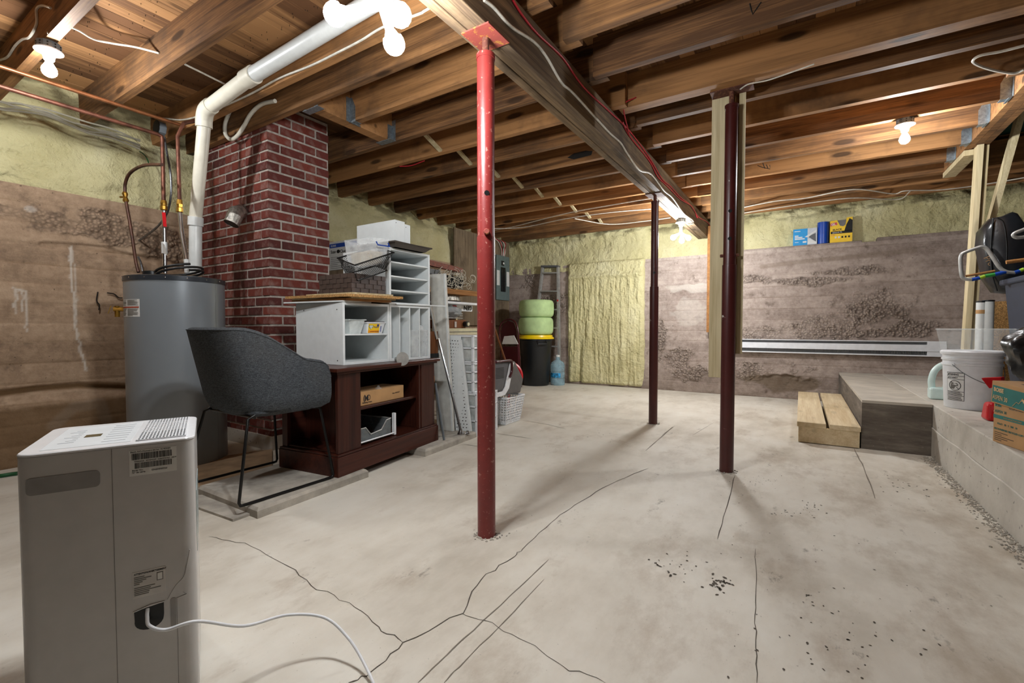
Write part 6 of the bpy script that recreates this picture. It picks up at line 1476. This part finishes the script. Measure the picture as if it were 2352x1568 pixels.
text('REGULAR 74L', 0.016, M_PAPER, t, (x0+0.025, yl-0.0014, zl+0.112), (1,0,0.05), ZZ, bold=0.02)
text('GLAD', 0.016, M_REDP, t, (x0+0.008, yl-0.0005, zl+0.083), XX, ZZ, bold=0.02)
for i in range(5): build(MB().box(x0+0.05+i*0.033, yl-0.0008, zl+0.05, x0+0.068+i*0.033, yl, zl+0.072), 'pictogram', M_INK if i > 1 else M_PAPER, t)

# stud frame at the stairs
t = thing('stair_studs', 'pale upright stud under the stair header', 'stud', (1.215, 5.2, ZL))
build(MB().hexa([(1.125,5.175,ZL),(1.163,5.175,ZL),(1.163,5.265,ZL),(1.125,5.265,ZL)], [(1.178,5.165,ZJ-.006),(1.216,5.165,ZJ-.006),(1.216,5.255,ZJ-.006),(1.178,5.255,ZJ-.006)]), 'stud', M_STUD, t); build(MB().hexa([(1.165,5.215,ZL),(1.203,5.215,ZL),(1.203,5.305,ZL),(1.165,5.305,ZL)], [(1.218,5.205,ZJ-.006),(1.256,5.205,ZJ-.006),(1.256,5.295,ZJ-.006),(1.218,5.295,ZJ-.006)]), 'stud', M_SHELFW if False else M_STUD, t)
build(MB().box(1.118, 5.26, ZJ-0.055, 1.207, 5.93, ZJ-0.010), 'blocking', M_STUD, t)
a = Vector(ony(2347, 250, 5.15)); b = Vector(ony(2283, 480, 5.42))
d = (b-a).normalized()
solo(MB().bar(a, b+d*0.25, 0.038, 0.085, (0,1,0)), 'diagonal_brace', M_STUD, 'pale diagonal brace leaning beside the stair stud', 'brace')

# bucket
bc = np.array((0.985, 4.30)); bz = ZL+0.001
t = thing('plastic_bucket', 'white plastic bucket with a black warning label on the ledge', 'bucket', (*bc, bz))
build(MB().lathe([(0.0, bz), (0.130, bz), (0.134, bz+0.006), (0.146, bz+0.29), (0.153, bz+0.292), (0.153, bz+0.305), (0.147, bz+0.307), (0.147, bz+0.325), (0.154, bz+0.327), (0.154, bz+0.34), (0.148, bz+0.342), (0.149, bz+0.36), (0.156, bz+0.362), (0.156, bz+0.375), (0.148, bz+0.378)], (*bc, 0), 48), 'pail', M_WHITEP, t, autosm=35)
build(MB().lathe([(0.160, bz+0.368), (0.161, bz+0.382), (0.152, bz+0.392), (0.140, bz+0.388), (0.0, bz+0.388)], (*bc, 0), 48), 'lid', M_WHITEP, t, autosm=35)
dv = -bc/np.hypot(*bc); A = math.atan2(dv[1], dv[0])
def bk(a, z, d=0.0): r = 0.134+(0.146-0.134)*(z-bz-0.006)/0.284+d; return Vector((bc[0]+r*math.cos(a), bc[1]+r*math.sin(a), z))
def bpatch(a0, a1, z0, z1, d, n=10): mb = MB(); mb.grid(lambda u, v: bk(a0+(a1-a0)*u, z0+(z1-z0)*v, d), n, 1); return mb
M_LABW = plain('label_white', '#e2e4e2', 0.5, 0, 0.02)
A1 = A-0.95; A2 = A-0.22; zb0, zb1 = bz+0.055, bz+0.245
lb1 = build(bpatch(A1, A2, zb0, zb1, 0.0006), 'warning_label', M_INK, t)
build(bpatch(A1+0.02, A2-0.02, bz+0.222, bz+0.241, 0.0012), 'label_field', M_LABW, lb1); build(bpatch(A1+0.02, A2-0.02, bz+0.200, bz+0.219, 0.0012), 'label_field', M_LABW, lb1)
build(bpatch(A1+0.02, A2-0.02, bz+0.118, bz+0.197, 0.0012), 'label_field', M_LABW, lb1); build(bpatch(A1+0.02, A2-0.02, bz+0.089, bz+0.115, 0.0012), 'label_field', M_LABW, lb1); build(bpatch(A1+0.02, A2-0.02, bz+0.058, bz+0.086, 0.0012), 'label_field', M_LABW, lb1)
am = (A1+A2)/2; tx = Vector((-math.sin(am), math.cos(am), 0)); nrm = Vector((math.cos(am), math.sin(am), 0))
def curved_text(s, size, z, squeeze, al=0.07, bold=0.03):
    o = text(s, size, M_INK, None, (0,0,0), (1,0,0), (0,0,1), bold=bold, squeeze=squeeze); me = o.data
    for v in me.vertices:
        p = bk(A1+0.03+al*0.5+v.co.x/0.142, z+v.co.z, 0.0018); v.co = ROOT[t.name].inverted() @ p
    o.parent = lb1; ROOT[o.name] = ROOT[t.name]
curved_text('\u26a0WARNING' if False else 'WARNING', 0.0165, bz+0.226, 0.82); curved_text('AVERTISSEMENT', 0.0125, bz+0.205, 0.66)
for z_, s_ in ((bz+0.225, 0.012), (bz+0.204, 0.010)):
    pts = [bk(A1+0.035-0.0, z_, 0.0016), bk(A1+0.035+s_/0.142, z_, 0.0016), bk(A1+0.035+s_/2/0.142, z_+s_, 0.0016)]
    build(MB().add(pts, [(0,1,2)]), 'hazard_triangle', M_INK, lb1)
mb = MB(); cz = bz+0.157; P = [bk(am+0.033/0.142*math.cos(q), cz+0.033*math.sin(q), 0.0022) for q in np.linspace(0, 2*math.pi, 33)[:-1]]
mb.tube(P, 0.0018, 4, closed=True).tube([bk(am-0.024/0.142, cz+0.024, 0.0024), bk(am+0.024/0.142, cz-0.024, 0.0024)], 0.0018, 4)
build(mb, 'no_symbol', M_INK, lb1)
P = [(-.026,-.022),(-.022,.012),(-.012,.020),(.0,.014),(.012,.018),(.020,.008),(.018,-.004),(.006,-.002),(-.004,-.024)]
build(MB().add([bk(am+x_/0.142, cz+y_, 0.0018) for x_, y_ in P], [tuple(range(len(P)))]), 'child_pictogram', M_INKG, lb1)
mb = MB()
for i in range(4):
    for z_ in (bz+0.092, bz+0.061):
        q = bpatch(A1+0.04, A2-0.05-0.1*random.random(), z_+i*0.0058, z_+i*0.0058+0.003, 0.0018, 6); mb.add(q.v, q.f)
build(mb, 'label_text_lines', M_INK, lb1)
ea = A-0.62; p0_ = bk(ea, bz+0.298, 0.012); pe = bk(A+1.9, bz+0.298, 0.012)
build(MB().tube(catmull([p0_, bk(ea+0.35, bz+0.25, 0.016), bk(A+0.15, bz+0.205, 0.018), bk(A+0.6, bz+0.18, 0.02), bk(A+1.2, bz+0.21, 0.018), pe], 5), 0.0022, 6), 'bail_wire', M_GREYBOX, t, autosm=60)
build(MB().lathe([(0.012, 0), (0.012, 0.008)], (0,0,0), 10, Matrix.Translation(bk(ea, bz+0.298, 0.004)) @ Vector((math.cos(ea), math.sin(ea), 0)).to_track_quat('Z', 'Y').to_matrix().to_4x4()), 'bail_ear', M_WHITEP, t)
# clear bin on the bucket
def openbox(mb, b, tt): return mb.add(list(b)+list(tt), [(0,3,2,1),(0,1,5,4),(1,2,6,5),(2,3,7,6),(3,0,4,7)])
t = thing('clear_tote', 'clear plastic tote standing on the bucket lid', 'bin', (1.08, 4.42, bz+0.394))
z0_, z1_ = bz+0.394, bz+0.535; rz_ = 0.50; Mz = Matrix.Translation((1.06, 4.40, 0)) @ Matrix.Rotation(rz_, 4, 'Z')
lo = [Mz @ Vector((x, y, z0_)) for x, y in ((-.125,-.13),(.12,-.13),(.12,.18),(-.125,.18))]; hi = [Mz @ Vector((x, y, z1_)) for x, y in ((-.145,-.15),(.14,-.15),(.14,.20),(-.145,.20))]
build(openbox(MB(), lo, hi), 'tote_wall', M_CLEAR, t); build(MB().tube(hi, 0.005, 6, closed=True), 'rim', M_CLEAR, t)
# detergent jug
t = thing('detergent_jug', 'empty pale mint plastic jug with handle behind the bucket', 'jug', (0.90, 4.66, ZL+0.001))
jc = Vector((0.925, 4.70, ZL+0.001))
build(MB().hexa([jc+Vector(p) for p in ((-.085,-.05,0),(.085,-.05,0),(.085,.05,0),(-.085,.05,0))], [jc+Vector(p) for p in ((-.085,-.05,.09),(.085,-.05,.09),(.085,.05,.09),(-.085,.05,.09))]), 'base', M_TEALJ, t, bevel=0.015)
build(MB().tube(catmull([jc+Vector(p) for p in ((-.065,0,.07),(-.07,0,.14),(-.055,0,.21),(-.02,0,.255),(.02,0,.27))], 6), [0.022]*25, 12), 'handle', M_TEALJ, t, autosm=60)
build(MB().hexa([jc+Vector(p) for p in ((.0,-.045,.08),(.085,-.045,.08),(.085,.045,.08),(.0,.045,.08))], [jc+Vector(p) for p in ((.01,-.03,.26),(.06,-.03,.26),(.06,.03,.26),(.01,.03,.26))]), 'neck', M_TEALJ, t, bevel=0.012)
# red jug lying by the box
t = thing('red_jug', 'small red plastic dispenser lying between bucket and paper box', 'jug', (0.93, 3.72, ZL+0.001))
rc = Vector(onz(2263, 962, ZL+0.001))+Vector((0.035, -0.02, 0))
build(MB().hexa([rc+Vector(p) for p in ((-.05,-.06,0),(.05,-.06,0),(.05,.06,0),(-.05,.06,0))], [rc+Vector(p) for p in ((-.04,-.04,.105),(.04,-.04,.105),(.04,.045,.105),(-.04,.045,.105))]), 'body', M_REDP, t, bevel=0.018, seg=3)
build(MB().tube([rc+Vector((0.0,-.055,.06)), rc+Vector((0.0,-.10,.10))], 0.02, 10), 'spout', M_TEALJ, t)
# red scoop behind the box
t = thing('red_scoop', 'red plastic scoop between the bucket and the paper box', 'scoop', (0.98, 3.95, 0.55))
sc_ = [Vector(ony(x, y, 3.85)) for x, y in ((2253,868),(2300,866),(2300,885),(2272,892))]
build(MB().prism(sc_, (0.03, 0.06, 0)), 'blade', M_REDP, t, bevel=0.003)
build(MB().tube([(sc_[2]+sc_[3])/2, Vector((1.06, 3.70, ZL+0.01))], 0.012, 8), 'handle', M_REDP, t)
# paper carton: lower box and lid
q0 = onz(2280, 1012, ZL+0.001); q1 = onz(2352, 1037, ZL+0.001); ud = (q1-q0)[:2]; ud = ud/np.linalg.norm(ud); brz = math.atan2(ud[1], ud[0])
t = thing('paper_carton', 'brown copy-paper carton with green mountain label on the ledge edge', 'box', q0, brz)
BW, BDp, BH = 0.44, 0.29, 0.20
bd = build(MB().box(0, 0, 0, BW, BDp, BH), 'carton', M_CARD, t, world=False, bevel=0.002)
def fw(x, z, d=-0.0008): c, s = math.cos(brz), math.sin(brz); return (q0[0]+c*x-s*d, q0[1]+s*x+c*d, q0[2]+z)
UXb = (ud[0], ud[1], 0)
build(MB().box(0.0, -0.0006, 0.115, BW, 0.0, 0.132), 'teal_band', M_TEAL, bd, world=False)
text('BOISE', 0.016, M_TEAL, bd, fw(0.012, 0.172), UXb, ZZ, bold=0.03); text('ASPEN 30', 0.019, M_TEAL, bd, fw(0.010, 0.143), UXb, ZZ)
text('B22X1F01B', 0.018, M_INKG, bd, fw(0.105, 0.170), UXb, ZZ); text('BOISE', 0.034, M_TEAL, bd, fw(0.225, 0.158), UXb, ZZ, bold=0.03); text('PAPER', 0.034, M_TEAL, bd, fw(0.225, 0.132), UXb, ZZ)
text('MULTI-USE RECYCLED PAPER', 0.009, M_CARD, bd, fw(0.07, 0.120), UXb, ZZ)
text('8.5x11   20   5   500   10', 0.013, M_TEAL, bd, fw(0.03, 0.088), UXb, ZZ); text('MULTI-PURPOSE / RECYCLED COPY PAPER', 0.012, M_TEAL, bd, fw(0.01, 0.062), UXb, ZZ, bold=0.01)
mb = MB()
for i in range(5): mb.box(0.012, -0.0007, 0.012+i*0.009, 0.06+0.04*(i % 3), 0.0, 0.0145+i*0.009)
x_ = 0.235
while x_ < 0.30: w_ = random.choice((0.0012, 0.002, 0.003)); mb.box(x_, -0.0007, 0.01, x_+w_, 0, 0.045); x_ += w_+random.choice((0.001, 0.002))
build(mb, 'small_print', M_INK, bd, world=False)
tl = Matrix.Rotation(math.radians(4.0), 4, 'Y'); 
Ml = Matrix.Translation((-0.008, -0.008, BH-0.012)) @ Matrix.Rotation(math.radians(3.5), 4, 'Y')
ld = build(MB().box(0, 0, 0, BW+0.016, BDp+0.016, 0.105).xf(Ml), 'lid', M_CARD, t, world=False, bevel=0.002)
build(MB().box(0.008, -0.0006, 0.006, BW, 0, 0.085).xf(Ml), 'green_label', M_TEAL, ld, world=False)
def fl_(x, z, d=-0.0014):
    p = Ml @ Vector((x, d, z)); c, s = math.cos(brz), math.sin(brz); return Vector((q0[0]+c*p.x-s*p.y, q0[1]+s*p.x+c*p.y, q0[2]+p.z))
XL_ = fl_(1, 0)-fl_(0, 0); ZL_ = fl_(0, 1)-fl_(0, 0)
M_KRAFT = plain('ink_kraft', '#d3b183', 0.8)
text('BOISE', 0.026, M_KRAFT, ld, fl_(0.018, 0.058), XL_, ZL_, bold=0.03); text('ASPEN 30', 0.030, M_KRAFT, ld, fl_(0.014, 0.020), XL_, ZL_, squeeze=0.80)
mt = [(x_+0.012, z_) for x_, z_ in [(0.135,0.01),(0.16,0.035),(0.175,0.03),(0.195,0.058),(0.205,0.05),(0.225,0.078),(0.24,0.06),(0.25,0.042),(0.262,0.05),(0.29,0.01)]]
build(MB().tube([fl_(x_, z_) for x_, z_ in mt], 0.0014, 4), 'mountain_outline', M_KRAFT, ld)
build(MB().add([fl_(x_, z_, -0.0012) for x_, z_ in ((0.207,0.058),(0.197,0.043),(0.208,0.046),(0.215,0.036),(0.219,0.051))], [(0,1,2,3,4)]).add([fl_(x_, z_, -0.0012) for x_, z_ in ((0.237,0.078),(0.225,0.050),(0.234,0.058),(0.242,0.038),(0.252,0.060))], [(0,1,2,3,4)]), 'mountain_snow', M_KRAFT, ld)
build(MB().box(0.10, 0.05, 0.105, 0.35, 0.09, 0.1055).xf(Ml), 'hand_slot', M_INK, ld, world=False)
# navy bins
t = thing('recycling_bin', 'lower navy recycling bin with wide rim behind the bucket', 'bin', (1.45, 4.45, ZL+0.001))
def taper(mb, c, w0, d0, w1, d1, z0, z1): return mb.hexa([(c[0]-w0,c[1]-d0,z0),(c[0]+w0,c[1]-d0,z0),(c[0]+w0,c[1]+d0,z0),(c[0]-w0,c[1]+d0,z0)], [(c[0]-w1,c[1]-d1,z1),(c[0]+w1,c[1]-d1,z1),(c[0]+w1,c[1]+d1,z1),(c[0]-w1,c[1]+d1,z1)])
nc = (1.46, 4.33)
build(taper(MB(), nc, 0.21, 0.18, 0.255, 0.22, ZL+0.001, 0.73), 'tub', M_NAVY, t, bevel=0.02)
build(taper(MB(), nc, 0.285, 0.25, 0.285, 0.25, 0.715, 0.75), 'rim', M_NAVY, t, bevel=0.008)
t = thing('wheelie_bin', 'upper navy bin standing on the rim of the lower one', 'bin', (1.5, 4.36, 0.7505))
build(taper(MB(), (nc[0]+0.02, nc[1]+0.02), 0.25, 0.2, 0.285, 0.235, 0.7505, 1.245), 'tub', M_NAVY, t, bevel=0.035, seg=3)
build(taper(MB(), (nc[0]+0.02, nc[1]+0.02), 0.30, 0.25, 0.30, 0.25, 1.21, 1.25), 'rim', M_NAVY, t, bevel=0.01)
# black garbage bag on the carton
c = Vector((ony(2340, 850, 3.30)[0]+0.04, 3.30, 0.0))
solo(lump((c.x+0.06, 3.28, 0.80), (0.15, 0.16, 0.155), 11, 64, 1.7), 'garbage_bag', M_BAG, 'crumpled black garbage bag sitting on the paper carton lid', 'bag', smooth=True)
# black soft case on the bins
t = thing('soft_case', 'large shiny black zipped bag standing on the navy bin', 'bag', (1.5, 4.8, 1.0))
by = 4.72
o1 = [ony(x, y, by) for x, y in ((2292,672),(2268,640),(2252,560),(2256,525),(2276,500),(2300,496),(2322,486),(2334,490),(2352,515),(2400,530),(2420,600),(2400,672),(2330,675))]
o2 = [Vector(p) for p in o1]; cc = sum(o2, Vector())/len(o2)
mb = MB(); L = []
for dy, s in ((-0.06, 0.86), (-0.03, 0.97), (0.05, 1.0), (0.16, 0.97), (0.20, 0.85)): L.append([cc+(p-cc)*s+Vector((0, dy, 0)) for p in o2])
m = len(o2); vs = [p for r in L for p in r]; fs = [(i*m+j, i*m+(j+1) % m, (i+1)*m+(j+1) % m, (i+1)*m+j) for i in range(4) for j in range(m)] + [tuple(range(m))[::-1], tuple(4*m+j for j in range(m))]
mb.add(vs, fs); build(mb, 'case', M_BAG, t, autosm=60)
build(MB().tube(catmull([Vector(ony(x, y, by-0.065)) for x, y in ((2281,500),(2276,560),(2278,625),(2290,668))], 4), 0.005, 6), 'seam', M_BLACKP, t)
build(MB().tube(catmull([Vector(ony(x, y, by-0.06)) for x, y in ((2290,500),(2305,512),(2312,560),(2312,600))], 4), 0.004, 6), 'zip', M_BLACKM, t)
text('Pro', 0.05, M_ORANGE if False else plain('logo_tan', '#9c7a55', 0.6), t, ony(2258, 592, by-0.055), (0.45, 0, -0.85), (0.85, 0, 0.45), name='logo')
# aluminium walker frame with taped grips
t = thing('sled_handle', 'bent aluminium tube handle with blue and green taped bar by the black bag', 'handle', (1.1, 4.6, 1.25))
hy = 4.55
loop = [Vector(ony(x, y, hy)) for x, y in ((2332,626),(2312,624),(2296,614),(2280,590),(2268,573),(2258,567),(2245,569),(2215,580),(2208,586),(2206,600),(2209,632),(2216,640),(2232,642))]
build(MB().tube(catmull(loop, 5), 0.012, 10), 'tube_loop', M_ALU, t, autosm=60)
tp = [Vector(ony(x, y, hy)) for x, y in ((2232,642),(2250,638),(2262,634),(2285,630),(2310,624))]
for i in range(4): build(MB().tube([tp[i], tp[i+1]], 0.0128, 10), 'tape_wrap', (M_BLUER, plain('tape_lime', '#9fc22c', 0.5), plain('tape_green', '#2f8f3c', 0.5), M_BLUER)[i], t, autosm=60)
tp = [Vector(ony(x, y, hy)) for x, y in ((2330,626),(2342,622),(2352,618),(2380,612))]
for i in range(3): build(MB().tube([tp[i], tp[i+1]], 0.0128, 10), 'tape_wrap', (M_BLUER, MATS['tape_lime'], M_BLUER)[i], t, autosm=60)
build(MB().tube([Vector(ony(x, y, hy+0.02)) for x, y in ((2218,634),(2285,622))], 0.008, 8), 'wood_rod', M_SHELFW, t)
t = thing('sled_handle', 'second aluminium tube end at the right edge above the bins', 'handle', (1.35, 4.4, 1.45))
build(MB().tube(catmull([Vector(ony(x, y, 4.35)) for x, y in ((2400,510),(2352,527),(2332,535),(2328,540),(2335,545),(2352,544),(2400,540))], 5), 0.012, 10), 'tube_loop', M_ALU, t, autosm=60)
solo(MB().tube([Vector(ony(2311, 602, 4.4)), Vector(ony(2420, 588, 4.4))], 0.013, 10), 'wood_handle', M_SHELFW, 'round wooden handle end pointing left above the navy bin', 'handle', autosm=60)
# paper tubes and chipboard behind the tote
t = None
for i, (x, zt_, lb_) in enumerate(((2254, 691, 'thinner white cardboard tube with tan tape behind the tote'), (2270, 689, 'thicker white cardboard tube behind the tote'))):
    p = ony(x, zt_, 5.02); tt = thing('postal_tube', lb_, 'tube', (p[0], p[1], ZL+0.001), group='white postal tubes')
    r_ = 0.036 if i else 0.030
    build(MB().lathe([(r_, ZL+0.001), (r_, p[2]-0.012)], (p[0], p[1], 0), 20), 'tube', M_PVCW, tt, autosm=40); build(MB().lathe([(r_+0.001, p[2]-0.012), (r_+0.001, p[2]), (0, p[2])], (p[0], p[1], 0), 20), 'cap', M_BLACKP, tt, autosm=40)
    if not i: build(MB().lathe([(r_+0.0006, p[2]-0.10), (r_+0.0006, p[2]-0.07)], (p[0], p[1], 0), 20), 'tape', M_CARD, tt)
p = ony(2283, 692, 5.35); solo(MB().box(p[0], 5.35, ZL+0.001, p[0]+0.35, 5.37, p[2]), 'chipboard_sheet', M_PART, 'upright chipboard sheet behind the white tubes', 'board')
# a sprig of green tinsel between box and bin
solo(lump((1.17, 3.95, 0.56), (0.03, 0.03, 0.035), 4, 14), 'green_sprig', M_CABLEG, 'small dark green sprig poking up behind the paper carton', 'ornament')

STUFFN = ('knockouts', 'panel_print', 'peg_holes', 'label_print', 'cap_screws', 'castors', 'barcode', 'sticker_print', 'print_lines', 'small_print', 'label_text_lines', 'vent_lines', 'grout')
for o in list(COL.objects):
    if o.type == 'MESH' and o.name.split('.')[0] in STUFFN: o['kind'] = 'stuff'
